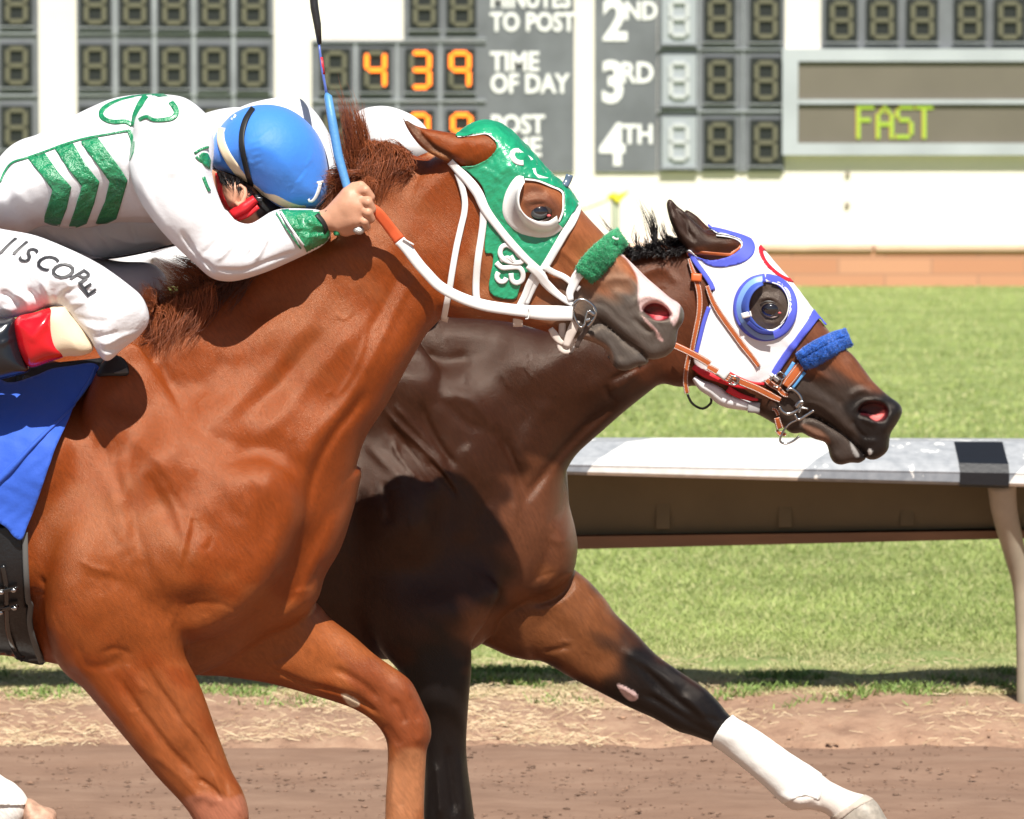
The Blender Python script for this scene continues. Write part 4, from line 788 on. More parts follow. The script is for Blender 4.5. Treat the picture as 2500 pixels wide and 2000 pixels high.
def eye(pc, fld, r, root, white, lidcol, tilt=.35):
    x, y, z = fld.surf(np.array([pc[0]]), np.array([pc[1]])); y0 = float(y[0]); m = (y0 + CAMD) / FPX
    mb = MB(); mb.ball((float(x[0]), y0 + r * .50, float(z[0])), (r * 1.12, r * .80, r * .86), 0, 28, 18); e = mb.build('eye', M_eye, root, smooth=True)
    ca, sa = math.cos(tilt), math.sin(tilt); mb = MB()
    def loop(kx, ky, a0, a1, dy, rr, mm, n=16):
        pts = []
        for t in np.linspace(a0, a1, n):
            X, Z = kx * r * math.cos(t), ky * r * math.sin(t); q = math.hypot(X / (1.3 * r), Z / r)
            pts.append((float(x[0]) + X * ca + Z * sa, y0 - dy + .006 * q * q, float(z[0]) + Z * ca - X * sa))
        mb.tube(pts, rr, 8, mm)
    loop(1.08, .80, .1, math.pi + .1, .001, np.r_[.0015, np.full(14, .0034), .0015], 0); loop(1.10, .78, math.pi, 2 * math.pi, .000, .0014, 1 if white else 0) if white else 0; loop(1.16, .90, math.pi, 2 * math.pi, -.001, .0034, 0); loop(1.14, .92, .15, math.pi + .05, -.0015, np.r_[.002, np.full(14, .0050), .002], 0)
    X = r * 1.05; mb.ball((float(x[0]) + X * ca, y0 + .002, float(z[0]) - X * sa), (.0052, .003, .0032), 2, 10, 8)
    mb.build('eyelid', [mat('lid', lidcol, .35), mat('sclera', (.55, .4, .38), .2), mat('caruncle', (.55, .10, .10), .2)], root, smooth=True)
eye(V('Z3', 775, 962)[0], CHF, .0235, R1, False, (.05, .028, .02))
# ================================================================ BAY HORSE
BY = .90
BTR = J(V('N', 100, 860, 300, 850, 560, 850, 800, 850, 940, 790, 1010, 752, 1075, 764, 1134, 771, 1200, 776, 1264, 789, 1320, 801), V('N', 1380, 770, 1440, 690, 1500, 640, 1560, 606, 1620, 596, 1680, 592, 1720, 600),
        V('N', 1790, 650, 1800, 800, 1790, 900, 1700, 940, 1650, 945), V('B2', 2200, 500, 2100, 570, 1950, 690, 1800, 822, 1650, 955, 1590, 1040), V('N', 1380, 1160, 1376, 1220, 1372, 1300, 1350, 1380, 1300, 1450, 1230, 1500, 1190, 1560, 1120, 1600, 1000, 1610, 800, 1600, 600, 1560, 400, 1500, 200, 1470, 0, 1440, -200, 1380, -280, 1200, -260, 960, -60, 870))
BSH = J(V('N', 980, 800, 1050, 870, 1120, 960), V('B2', 1040, 790, 1110, 870, 1170, 1010, 1215, 1170, 1245, 1320, 1235, 1460, 1215, 1600, 1190, 1740), V('N', 1210, 1440, 1160, 1520, 1050, 1600, 950, 1600, 880, 1500, 840, 1350, 850, 1150, 880, 950))
BNL = J(V('N', 900, 1450, 1000, 1360, 1150, 1380, 1220, 1440, 1190, 1510), V('B4', 1490, 520, 1464, 590, 1463, 760, 1447, 940, 1436, 1100, 1430, 1250, 1440, 1400, 1462, 1560, 1484, 1725), V('N', 1166, 2040, 1150, 2100, 1120, 2180, 1105, 2240, 1130, 2296, 1060, 2300, 1055, 2200, 1060, 2120, 1040, 2060, 1034, 1990, 1036, 1915, 1036, 1850, 1020, 1750, 980, 1650))
BFL = J(V('N', 1180, 1400, 1300, 1370, 1385, 1380), V('B5', 245, 98, 330, 165, 430, 275, 480, 350, 600, 465, 720, 592, 850, 685, 940, 745, 1020, 802, 1100, 885, 1167, 962, 1330, 1062, 1500, 1182, 1650, 1278, 1750, 1352, 1850, 1398, 1960, 1436, 2010, 1475, 2060, 1560), V('N', 2178, 2030, 2150, 2060, 2060, 2030),
        V('B5', 1745, 1535, 1640, 1490, 1530, 1495, 1450, 1440, 1390, 1380, 1290, 1290, 1180, 1200, 1062, 1118, 940, 1070, 840, 1040, 720, 972, 560, 900, 400, 818, 240, 738, 100, 655, 0, 612), V('B4', 1900, 705, 1720, 672, 1600, 620, 1470, 562), V('N', 1120, 1540, 1100, 1460))
BBR = J(V('B2', 1560, 1040, 1582, 1190, 1590, 1300, 1628, 1450, 1645, 1560, 1640, 1640, 1622, 1725), V('N', 1386, 1412, 1350, 1444, 1300, 1462, 1248, 1470, 1220, 1440, 1240, 1300, 1300, 1180, 1340, 1150))
BHD = J(V('N', 1660, 600, 1690, 575, 1731, 560), V('Z5', 640, 413, 770, 458, 860, 520, 1000, 680, 1130, 828, 1220, 945, 1310, 1068, 1390, 1160, 1480, 1270, 1560, 1350, 1640, 1420, 1760, 1580, 1850, 1680), V('Z6', 1600, 680, 1700, 770, 1830, 880, 1930, 950, 1972, 1020, 1960, 1090, 1900, 1200, 1842, 1290, 1826, 1380, 1818, 1460, 1780, 1525, 1700, 1582, 1630, 1600, 1560, 1580, 1480, 1480, 1380, 1380, 1240, 1270, 1100, 1170, 900, 1080, 860, 1120, 840, 1200, 700, 1250, 560, 1210, 380, 1110, 340, 1090),
        V('N', 1800, 990, 1740, 968, 1690, 930, 1660, 860, 1640, 760, 1640, 660))
BLP = V('Z6', 860, 1090, 900, 1075, 1000, 1110, 1140, 1190, 1300, 1290, 1420, 1400, 1520, 1500, 1560, 1580, 1540, 1600, 1480, 1635, 1380, 1632, 1280, 1655, 1200, 1635, 1150, 1565, 1120, 1450, 1080, 1395, 980, 1365, 900, 1330, 830, 1290, 760, 1300, 700, 1290, 640, 1240, 700, 1150)
BEAR = V('Z5', 112, 122, 92, 160, 104, 240, 128, 320, 175, 425, 230, 500, 290, 560, 370, 600, 480, 610, 600, 575, 690, 500, 640, 440, 540, 400, 440, 400, 370, 350, 300, 290, 240, 225, 180, 180, 140, 135)
BEAR2 = V('Z5', 262, 212, 240, 226, 250, 290, 320, 380, 420, 450, 520, 480, 560, 430, 470, 380, 400, 320, 340, 260)
btr = Piece(BTR, BY, k=.02, sb=.011, amp=1.15, wid=.9, noise=.0007, T=[(300, 1150, .28), (700, 1200, .27), (1000, 850, .08), (1150, 820, .085), (1100, 1000, .17), (1000, 1250, .22), (1150, 1250, .16), (1300, 1150, .12), (1330, 1350, .14), (1300, 900, .125), (1450, 900, .105), (1500, 750, .085), (1600, 650, .055), (1700, 750, .085), (1650, 880, .07), (1450, 1040, .08), (1100, 1560, .14)],
    L=[(500, 1200, .26), (1050, 1000, .20), (1200, 1250, .14), (1350, 1000, .12), (1500, 800, .10), (1600, 700, .07), (1080, 800, .12)],
    strokes=[(V('B2', 520, 500, 640, 470, 800, 480, 940, 440), 26, .008), (V('B2', 620, 360, 780, 370, 950, 350), 22, -.006), (V('B2', 700, 190, 900, 180, 1120, 220), 26, .006),
        (V('B2', 620, 590, 760, 640, 900, 760, 1030, 830), 14, -.008), (V('B2', 760, 560, 950, 620, 1060, 740, 1120, 850), 20, .008), (V('B2', 1060, 820, 1140, 960, 1200, 1100, 1240, 1280, 1250, 1420), 13, .009), (V('B2', 1120, 860, 1200, 1000, 1260, 1160, 1290, 1260), 14, -.007),
        (V('B2', 1960, 600, 1800, 730, 1650, 870, 1500, 1030, 1380, 1180, 1290, 1290), 16, -.014), (V('B2', 1900, 720, 1750, 860, 1600, 1000, 1480, 1110), 16, .005), (V('B2', 1500, 640, 1380, 760, 1290, 920, 1260, 1100), 26, .005),
        (V('B2', 1330, 305, 1325, 350, 1305, 395, 1330, 450, 1370, 490), 2.2, .003), (V('B2', 1300, 400, 1260, 405), 2, .002), (V('B2', 1460, 540, 1480, 600, 1520, 580), 2, .002), (V('B2', 1130, 430, 1170, 500, 1190, 550), 3, .002), (V('B2', 1360, 620, 1380, 690), 3, .002),
        (V('B2', 1830, 520, 1850, 600, 1910, 650), 7, -.006), (V('B2', 1850, 500, 1980, 440, 2080, 400, 2150, 350), 8, -.006), (V('B2', 1870, 560, 1960, 520, 2060, 430), 10, .005), (V('N', 1560, 680, 1620, 660, 1660, 700), 12, .004), (V('N', 1580, 740, 1630, 710), 6, -.004), (V('N', 1600, 640, 1640, 640), 8, .003)])
bsh = Piece(BSH, BY - .11, k=.035, sb=.012, amp=1.15, wid=.8, noise=.0007, T=[(1000, 830, .03), (980, 950, .09), (1100, 1000, .07), (1000, 1250, .16), (1120, 1250, .08), (1210, 1250, .03), (1200, 1400, .05), (1100, 1480, .12)], L=[(1060, 1250, .14), (1200, 1250, .07), (1000, 870, .06)],
    strokes=[(V('B2', 380, 670, 470, 780, 600, 900, 740, 1040, 820, 1160, 880, 1280), 9, .008), (V('B2', 430, 640, 560, 780, 700, 930, 800, 1060), 10, .005), (V('B2', 430, 880, 460, 960, 520, 1040, 600, 1140), 8, .006), (V('B2', 380, 760, 500, 900, 640, 1080, 740, 1200), 13, -.007),
        (V('B2', 600, 620, 660, 780, 750, 940, 850, 1060), 13, -.008), (V('B2', 240, 900, 330, 980, 430, 1060, 520, 1140), 16, .006), (V('B2', 640, 1000, 780, 1140, 860, 1260), 10, -.006), (V('B2', 900, 900, 980, 1050, 1050, 1200), 26, .005),
        (V('B2', 410, 1190, 460, 1180, 500, 1155), 2.5, .003), (V('B2', 530, 1360, 550, 1400, 545, 1440), 2.5, .002), (V('B2', 360, 1120, 400, 1300, 400, 1420), 16, -.006)])
bnl = Piece(BNL, BY - .17, k=.045, sb=.008, T=[(1080, 1400, .03), (1050, 1500, .08), (1090, 1650, .07), (1090, 1850, .052), (1100, 1990, .052), (1090, 2150, .032), (1100, 2280, .05)], L=[(1050, 1500, .09), (1090, 1850, .06), (1100, 2100, .045)],
    strokes=[(V('N', 1090, 1820, 1100, 1900, 1110, 1990), 9, -.008), (V('N', 1060, 1860, 1070, 1930, 1075, 2000), 9, .007), (V('N', 1125, 1850, 1130, 1920, 1135, 2000), 9, .006)])
bfl = Piece(BFL, BY + .09, k=.012, sb=.006, T=[(1280, 1450, .11), (1350, 1540, .085), (1500, 1620, .066), (1650, 1710, .055), (1750, 1770, .052), (1830, 1830, .038), (1950, 1910, .04), (2000, 1950, .042), (2060, 1960, .035), (2140, 2010, .05)],
    L=[(1300, 1520, .10), (1450, 1600, .07), (1700, 1740, .055), (1900, 1880, .04), (2050, 1960, .036), (2130, 2000, .045)],
    strokes=[(V('B5', 0, 290, 100, 270, 190, 220, 240, 150), 9, -.012), (V('B5', 620, 640, 700, 730, 800, 830, 900, 920, 1000, 1000), 11, -.009), (V('B5', 520, 560, 640, 640, 760, 720, 880, 800), 10, .006), (V('B5', 620, 820, 720, 860, 860, 950, 1000, 1040, 1090, 1060), 9, -.007), (V('B5', 700, 800, 840, 900, 960, 970), 9, .005),
        (V('B5', 880, 830, 960, 900, 1050, 1000), 9, .006), (V('B5', 1000, 960, 1080, 990, 1110, 1050), 7, -.005), (V('B5', 60, 580, 150, 560, 220, 540), 7, -.006), (V('B5', 60, 600, 200, 720, 380, 800, 540, 870), 9, -.005), (V('B5', 130, 330, 250, 400, 330, 500, 440, 620), 26, .006),
        (V('B5', 350, 250, 400, 350, 480, 450), 14, .004), (V('B5', 500, 780, 560, 810, 615, 850), 7, .005), (V('B5', 150, 510, 230, 515), 3, .003), (V('B5', 300, 560, 350, 600), 2.5, .002), (V('B5', 1670, 1290, 1660, 1400, 1690, 1480), 6, -.005), (V('B5', 1450, 1420, 1560, 1460, 1650, 1440), 8, .006)])
bbr = Piece(BBR, BY + .04, k=.007, sb=.005, T=[(1330, 1300, .13), (1380, 1200, .08), (1330, 1430, .12)], L=.06, strokes=[(V('B2', 1530, 1200, 1500, 1320, 1400, 1450), 6, -.005), (V('B2', 1560, 1240, 1540, 1340, 1460, 1460, 1380, 1560), 9, .004), (V('B2', 1440, 1500, 1540, 1540, 1600, 1480), 10, .004), (V('B4', 1720, 210, 1850, 170, 2000, 120), 4, -.003), (V('B4', 1720, 150, 1900, 100), 4, .003), (V('B4', 1910, 260, 1960, 190, 2000, 130), 2.5, .003)])
bhd = Piece(BHD, BY, k=.014, sb=.004, T=[(1680, 620, .07), (1800, 620, .08), (1900, 740, .10), (1850, 680, .098), (1720, 850, .088), (1800, 900, .082), (1960, 800, .075), (1950, 900, .066), (1860, 950, .062), (2060, 900, .052), (2080, 980, .050), (2134, 1010, .058), (2180, 1010, .045), (2120, 1090, .042), (1980, 1030, .05)],
    L=[(1800, 600, .055), (1880, 740, .075), (1720, 900, .05), (2000, 850, .055), (2130, 960, .04), (2180, 1020, .03), (2100, 1080, .035), (1850, 980, .04)],
    strokes=[(V('Z5', 840, 950, 920, 925, 1000, 950, 1050, 1010), 6, .006), (V('Z5', 860, 965, 930, 950, 1000, 970), 3, -.004), (V('Z5', 880, 1100, 960, 1110, 1040, 1080), 5, -.003), (V('Z5', 900, 1120, 960, 1135, 1030, 1110), 4, .003), (V('Z5', 860, 880, 930, 870, 1010, 900), 9, -.004),
        (V('N', 1920, 830, 1980, 890, 2040, 940), 8, .006), (V('N', 1930, 880, 1990, 940, 2060, 990), 11, -.005), (V('Z6', 870, 945, 1000, 970, 1150, 1060, 1230, 1130), 4, .004), (V('Z6', 880, 1000, 1000, 1040, 1150, 1140, 1300, 1270, 1420, 1380), 3.5, -.004), (V('Z6', 700, 800, 900, 850, 1100, 930, 1200, 1020), 12, .003),
        (V('Z6', 1380, 900, 1450, 830, 1560, 810, 1680, 860), 9, .007), (V('Z6', 1250, 900, 1320, 1100, 1420, 1250), 10, -.004), (V('Z6', 1420, 1140, 1440, 1220, 1500, 1300, 1590, 1370), 4, -.007), (V('Z6', 1440, 1080, 1470, 1000, 1560, 935, 1680, 925, 1790, 960), 5, .006), (V('Z6', 1850, 1050, 1840, 1160, 1760, 1290), 10, .005),
        (V('Z6', 1490, 1070, 1530, 985, 1640, 955, 1740, 965, 1800, 1020, 1800, 1090, 1760, 1140, 1670, 1150, 1580, 1100), 3, -.030, 'blob'), (V('Z6', 1500, 1130, 1580, 1160, 1680, 1200), 7, .006), (V('Z6', 1560, 1380, 1640, 1400, 1700, 1380), 8, .004)])
blp = Piece(BLP, BY, k=.003, sb=.003, T=[(2000, 1050, .036), (2060, 1110, .036)], L=.024, strokes=[(V('Z6', 900, 1090, 1100, 1200, 1280, 1310, 1400, 1420, 1470, 1520), 6, .006), (V('Z6', 850, 1180, 1000, 1260, 1120, 1330), 7, -.005), (V('Z6', 1200, 1400, 1230, 1520), 8, -.003)])
bear = Piece(BEAR, BY - .06, k=.008, sb=.002, T=[(1633, 490, .013), (1650, 540, .024), (1700, 600, .034), (1780, 600, .03)], L=[(1633, 490, .014), (1700, 570, .026), (1760, 600, .03)], strokes=[(V('Z5', 140, 160, 190, 240, 250, 310, 270, 390, 330, 470), 5, -.011), (V('Z5', 130, 230, 170, 340, 230, 440), 4, .006)])
bear2 = Piece(BEAR2, BY + .06, k=.008, sb=.002, T=.018, L=.014)
bhi = Piece(V('N', -260, 900, 100, 860, 300, 1050, 240, 1300, 100, 1450, -60, 1560, -160, 1680, -220, 1800, -330, 2050, -390, 2060, -360, 1900, -290, 1700, -280, 1500, -280, 1200), BY + .12, T=[(-50, 1100, .17), (-120, 1450, .10), (-280, 1900, .04)], L=[(-50, 1200, .16), (-280, 1850, .05)], k=.03)
BYF = Field([btr, bsh, bbr, bnl, bfl, bhd, blp, bear, bear2, bhi])
bv, bf = BYF.mesh(h=.0085, sub=1)
bay, bdk, blk = (.036, .011, .0045), (.03, .012, .008), (.006, .0045, .0045)
bcol = paint(bv, bay, [(V('B5', 1050, 1150, 1180, 940, 1400, 1080, 1700, 1280, 2000, 1430, 1960, 1540, 1700, 1560, 1400, 1450), (.7, .66, .6), 6),
    (V('N', 960, 1640, 1200, 1640, 1200, 2400, 900, 2400), blk, 50),
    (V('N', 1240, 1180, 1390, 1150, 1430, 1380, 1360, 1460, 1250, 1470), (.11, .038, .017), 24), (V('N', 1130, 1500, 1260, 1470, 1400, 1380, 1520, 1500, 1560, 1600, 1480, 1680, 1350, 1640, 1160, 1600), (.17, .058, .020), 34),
    (V('B5', 430, 480, 560, 400, 700, 540, 900, 700, 1250, 950, 1060, 1200, 800, 1080, 500, 930, 380, 840, 470, 700), blk, 34, .75), (V('B5', 560, 600, 650, 560, 900, 740, 1250, 960, 1060, 1160, 800, 1040, 560, 930), blk, 24), (V('B5', 250, 800, 480, 800, 800, 980, 600, 1000), blk, 22, .7),
    (V('B5', 500, 778, 520, 775, 600, 815, 612, 850, 580, 866, 540, 840), (.60, .42, .40), 1.6),
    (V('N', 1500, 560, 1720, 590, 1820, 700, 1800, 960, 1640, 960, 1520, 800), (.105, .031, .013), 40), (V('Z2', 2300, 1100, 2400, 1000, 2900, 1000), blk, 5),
    (V('N', 1840, 690, 1900, 680, 1940, 740, 1930, 800, 1880, 820, 1840, 780), (.075, .055, .045), 8), (V('N', 1900, 820, 1990, 760, 2150, 930, 2130, 960, 2040, 930, 1940, 920), (.16, .055, .025), 14), (V('N', 1990, 840, 2060, 870, 2100, 920, 2040, 920), (.2, .065, .026), 16, .6),
    (V('Z6', 700, 700, 900, 650, 1100, 620, 1350, 750, 1500, 800, 1700, 850, 2000, 900, 2000, 1300, 1800, 1700, 1200, 1700, 950, 1400, 600, 1400, 300, 1150, 600, 900), (.045, .032, .026), 20), (V('Z6', 1380, 900, 1800, 880, 2000, 960, 1980, 1200, 1850, 1700, 1500, 1650, 1440, 1300, 1380, 1100), (.012, .010, .010), 12),
    (V('Z6', 1490, 1080, 1530, 985, 1640, 960, 1740, 968, 1800, 1020, 1800, 1090, 1760, 1150, 1670, 1160, 1580, 1110), (.05, .006, .010), 2.5), (V('Z6', 1600, 1105, 1700, 1070, 1765, 1030, 1765, 1090, 1700, 1145, 1650, 1140), (.80, .18, .17), 2.5), (V('Z6', 830, 1190, 950, 1230, 1080, 1310, 1140, 1400, 1060, 1390, 900, 1300), (.22, .11, .07), 4, .8),  # bay nostril: red lining with the hollow's shade painted in
    (V('Z6', 1580, 1500, 1600, 1470, 1630, 1500, 1620, 1540, 1590, 1540), (.8, .8, .78), 1.2), (V('Z6', 1370, 1390, 1400, 1400, 1480, 1540, 1450, 1570, 1400, 1490), (.4, .38, .36), 2, .7),
    (V('N', 1600, 480, 1650, 480, 1720, 570, 1740, 600, 1650, 590), (.035, .018, .013), 6)])
R2 = empty('horse', (0, BY, 0), label='dark bay racehorse in white and blue blinker hood, stretched out beyond the chestnut', cat='horse')
M_coat_b = mat('dark_coat', vcol=True, rough=.31, spec=.40, tint=(1, .88, .78), bump=[(900, .9), (300, .38)], bdist=.0014, var=.22, vscale=170, stretch=(.22, 1, 1, math.radians(-55)))
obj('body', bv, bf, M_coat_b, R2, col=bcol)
eye(V('Z5', 945, 1030)[0], BYF, .024, R2, True, (.02, .014, .012))
# ================================================================ TACK: CHESTNUT
M_silk_g = mat('green_hood_silk', (.010, .30, .14), .30, spec=.9, bump=[(22, .6), (60, .6), (160, .15)], bdist=.006, stretch=(.45, 1, 1, math.radians(40)), var=.25, vscale=30, coat=.25, crough=.35)
M_wstrap = mat('white_strap', (.80, .79, .78), .5, bump=300, bstr=.25, bdist=.001); M_orange = mat('orange_rubber', (.70, .115, .035), .55, bump=500, bstr=.4, bdist=.001)
M_steel = mat('bit_steel', (.45, .44, .43), .22, metal=1, var=.2, vscale=60); M_wfelt = mat('white_cup', (.82, .82, .80), .55)
M_gfur = mat('green_fleece', (.015, .46, .18), .9, sheen=.5, bump=[(150, 1), (60, 1)], bdist=.006, var=.3, vscale=120); M_bfur = mat('blue_fleece', (.012, .16, .72), .9, sheen=.4, bump=[(150, 1), (60, 1)], bdist=.006, var=.3, vscale=120)
M_leather = mat('tan_leather', (.42, .10, .025), .38, spec=.5, var=.15, vscale=60, bump=200, bstr=.2, bdist=.001); M_thread = mat('white_thread', (.8, .76, .7), .7); M_blackl = mat('black_leather', (.012, .012, .013), .4, bump=200, bstr=.3)
HOODG = V('Z3', 40, 300, 80, 262, 130, 225, 200, 165, 330, 130, 480, 190, 620, 300, 780, 470, 920, 620, 1060, 740, 1160, 850, 1110, 905, 1040, 1010, 960, 1150, 880, 1290, 800, 1435, 740, 1500, 660, 1490, 600, 1640, 550, 1725, 345, 1665, 372, 1345, 298, 1310, 318, 1040, 300, 780, 200, 650, 90, 560, 210, 545, 330, 490, 398, 410, 380, 335, 320, 283, 210, 290, 110, 308)
EYEG = V('Z3', 560, 700, 650, 672, 760, 690, 900, 745, 985, 790, 992, 900, 980, 1010, 950, 1060, 850, 1110, 700, 1080, 600, 1000, 560, 850)
hg = cover('hood', cv, cf, [HOODG], [EYEG], M_silk_g, R1, off=.0045, wr=.003, lim=7)
# blinker cup : flange on the hood and a half bowl standing out towards the viewer
def cup(outer, inner, base, lip, fld, root, m_fl, m_bowl, proud, name='blinker_cup'):
    o = spline(outer, 6, False); i = spline(inner, 6, False); n = 60
    rs = lambda p: np.c_[np.interp(np.linspace(0, 1, n), np.linspace(0, 1, len(p)), p[:, 0]), np.interp(np.linspace(0, 1, n), np.linspace(0, 1, len(p)), p[:, 1])]
    o, i = rs(o), rs(i); b = rs(spline(base, 6, False)); l = rs(spline(lip, 6, False)); mb = MB(); rows = []
    _, yo, _ = fld.surf(o[:, 0], o[:, 1]); _, yi, _ = fld.surf(i[:, 0], i[:, 1]); ym = float(np.min(np.r_[yo, yi])); s = np.sin(np.linspace(0, math.pi, n)) ** .35
    y0 = blur((yo * .5 + yi * .5)[:, None] * np.ones((1, 3)), 6)[:, 0] - .010
    for P_, yy in ((o, y0 + .004), (o * .8 + i * .2, y0 - .002), (i, y0 - .003), (b, y0 - .004), (b * .5 + l * .5, y0 - .004 - proud * .6 * s), (l, y0 - .004 - proud * s), (l * 1.0 + (l - b) * .10, y0 - .002 - proud * s), (b * .55 + l * .45 + (l - b) * .12, y0 - proud * .5 * s + .002), (b + (l - b) * .12, y0 + .003)):
        x, z = W(P_[:, 0], P_[:, 1], yy); rows.append(np.c_[x, yy, z])
    v = np.vstack(rows); f = [(r * n + k, (r + 1) * n + k, (r + 1) * n + k + 1, r * n + k + 1) for r in range(len(rows) - 1) for k in range(n - 1)]; m = [0 if r < 2 else 1 for r in range(len(rows) - 1) for k in range(n - 1)]
    mb.v.append(v); mb.f = [list(q) for q in f]; mb.m = m; mb.n = len(v)
    o_ = mb.build(name, [m_fl, m_bowl], root, smooth=True); return o_
cup(V('Z3', 640, 650, 590, 645, 540, 690, 480, 800, 455, 930, 480, 1030, 560, 1120, 670, 1172, 790, 1190, 900, 1168, 990, 1105), V('Z3', 650, 700, 620, 720, 580, 790, 570, 880, 590, 960, 640, 1050, 720, 1110, 800, 1130, 880, 1120, 930, 1090, 950, 1070),
    V('Z3', 650, 700, 620, 720, 575, 790, 565, 880, 585, 970, 635, 1060, 715, 1120, 800, 1140, 880, 1130, 930, 1095, 950, 1075), V('Z3', 650, 705, 630, 735, 606, 800, 600, 880, 622, 950, 675, 1010, 745, 1045, 800, 1055, 860, 1050, 910, 1020, 935, 1000), CHF, R1, M_wfelt, M_wfelt, .030)
mb = MB()
ribs = [(V('Z3', 650, 676, 760, 688, 880, 735, 980, 785, 990, 880, 985, 960, 950, 1050), 5.0, CHF, dict(off=.0075, thick=.003, step=4))]
strap('eye_hole_piping', ribs, M_wstrap, R1); 
strap('ear_hole_piping', [(V('Z3', 60, 300, 110, 296, 210, 285, 320, 277, 390, 330), 3.2, CHF, dict(off=.008, thick=.003, step=4))], M_wstrap, R1)
# numerals on the hood
sh = lambda pts, w: (V('Z3', *pts), w, CHF, dict(off=.0095, thick=.0015, step=4, ncross=4, rnd=0))
strap('hood_number', [sh((600, 352, 640, 400, 700, 470, 760, 540, 830, 630, 880, 685), 11), sh((600, 425, 555, 430, 540, 465, 565, 510, 605, 530, 640, 530), 13), sh((590, 425, 650, 470, 700, 500, 745, 560), 11), sh((725, 580, 745, 640, 800, 665, 860, 680, 885, 675), 11)], M_wstrap, R1)
strap('hood_number', [sh((500, 1248, 450, 1270, 435, 1330, 470, 1380, 540, 1405, 610, 1405, 640, 1380), 12), sh((500, 1250, 560, 1290, 600, 1340, 640, 1370), 12), sh((440, 1395, 500, 1360, 560, 1400, 530, 1345), 9), sh((400, 1405, 450, 1450, 520, 1450, 600, 1450, 635, 1500, 625, 1560, 580, 1585, 540, 1560, 530, 1500), 12), sh((420, 1490, 405, 1530, 430, 1570, 470, 1570, 490, 1540), 12)], M_wstrap, R1)
o = dict(off=.009, thick=.0028)
cheek = V('Z3', -5, 520, 60, 590, 150, 680, 240, 800, 300, 930, 390, 1060, 520, 1220, 660, 1370, 780, 1480, 830, 1560)
bridle = [(cheek, [17, 21, 25, 24, 21, 19, 19, 18, 17, 17], CHF, dict(off=.012, thick=.004)),
    (V('Z3', 60, 620, 100, 740, 125, 860, 120, 970, 90, 1100, 50, 1280, 15, 1480, -10, 1640, -60, 1900), 15, CHF, o), (V('Z3', 290, 930, 285, 1060, 270, 1180, 240, 1380, 225, 1560, 225, 1690, 240, 1760), 17, CHF, o),
    (V('Z3', 1120, 880, 1105, 960, 1060, 1060, 1000, 1150, 930, 1270, 860, 1390, 790, 1500, 730, 1600, 680, 1700, 650, 1770), 19, CHF, o), (V('Z3', 740, 1500, 690, 1600, 650, 1700, 600, 1800), 17, CHF, dict(off=.009, thick=.003)),
    (V('Z3', 820, 1440, 900, 1490, 1000, 1535, 1080, 1600, 1130, 1640), 15, CHF, dict(off=.014, thick=.004)),
    (V('Z4', -50, 230, 60, 330, 150, 440, 250, 540, 350, 620, 440, 680, 515, 730), [20, 20, 22, 21, 17, 15, 13], CHF, dict(off=.016, thick=.006)),
    (V('Z4', 585, 300, 520, 390, 480, 480, 445, 570, 460, 660), [27, 26, 22, 19, 14], CHF, dict(off=.018, thick=.006))]
for q in bridle: q[3]['thick'] = min(q[3]['thick'], .003)
strap('bridle', bridle, M_wstrap, R1)
strap('chin_strap', [(V('Z4', 360, 900, 355, 1000, 350, 1110), 17, None, dict(ys=[-.05, -.05, -.045], thick=.004)), (V('Z4', 520, 890, 480, 1000, 430, 1120, 400, 1210), [20, 24, 21, 15], None, dict(ys=[-.066, -.066, -.062, -.06], thick=.005)), (V('Z4', 215, 990, 260, 1060, 310, 1130, 370, 1170), [13, 19, 16, 10], None, dict(ys=[-.062, -.06, -.058, -.058], thick=.004)),
    (V('Z4', 320, 1150, 330, 1230, 390, 1270, 450, 1260), 11, None, dict(ys=[-.055] * 4, thick=.004)), (V('B2', 775, 60, 765, 95), 17, None, dict(ys=[-.03, -.02], thick=.004)), (V('B2', 1250, 50, 1252, 130), 24, None, dict(ys=[-.05, -.04], thick=.004)), (V('B2', 990, 10, 985, 60), 20, None, dict(ys=[-.05, -.04], thick=.004))], mat('ivory_strap', (.66, .58, .52), .5), R1, sep=True)
def bit(pts, r, Y, extra, root, name='bit'):
    mb = MB(); 
    q = spline(pts, 6, False); x, z = W(q[:, 0], q[:, 1], Y); mb.tube(np.c_[x, np.full(len(x), Y), z], r, 10)
    for e, rr, yy in extra: q = spline(e, 5, False); x, z = W(q[:, 0], q[:, 1], yy); mb.tube(np.c_[x, np.full(len(x), yy), z], rr, 8)
    mb.build(name, M_steel, root, smooth=True)
bit(V('Z4', 495, 700, 540, 655, 600, 645, 670, 675, 730, 730, 755, 790, 740, 860, 700, 920, 660, 965), .0042, -.078, [(V('Z4', 665, 780, 640, 860, 625, 940, 590, 975, 555, 965), .0030, -.080), (V('Z4', 490, 700, 485, 800, 520, 900, 560, 960), .0034, -.074), (V('Z4', 670, 780, 740, 830), .006, -.082), (V('Z4', 640, 900, 690, 880), .005, -.082)], R1)
strap('lip_strap', [(V('Z4', 745, 860, 690, 930, 620, 1040, 560, 1130, 530, 1220), [6, 11, 13, 13, 10], None, dict(ys=[-.074, -.070, -.066, -.06, -.055], thick=.004)), (V('Z4', 500, 1200, 470, 1270, 440, 1290), 7, None, dict(ys=[-.055] * 3, thick=.004))], mat('worn_strap', (.09, .065, .055), .4), R1)
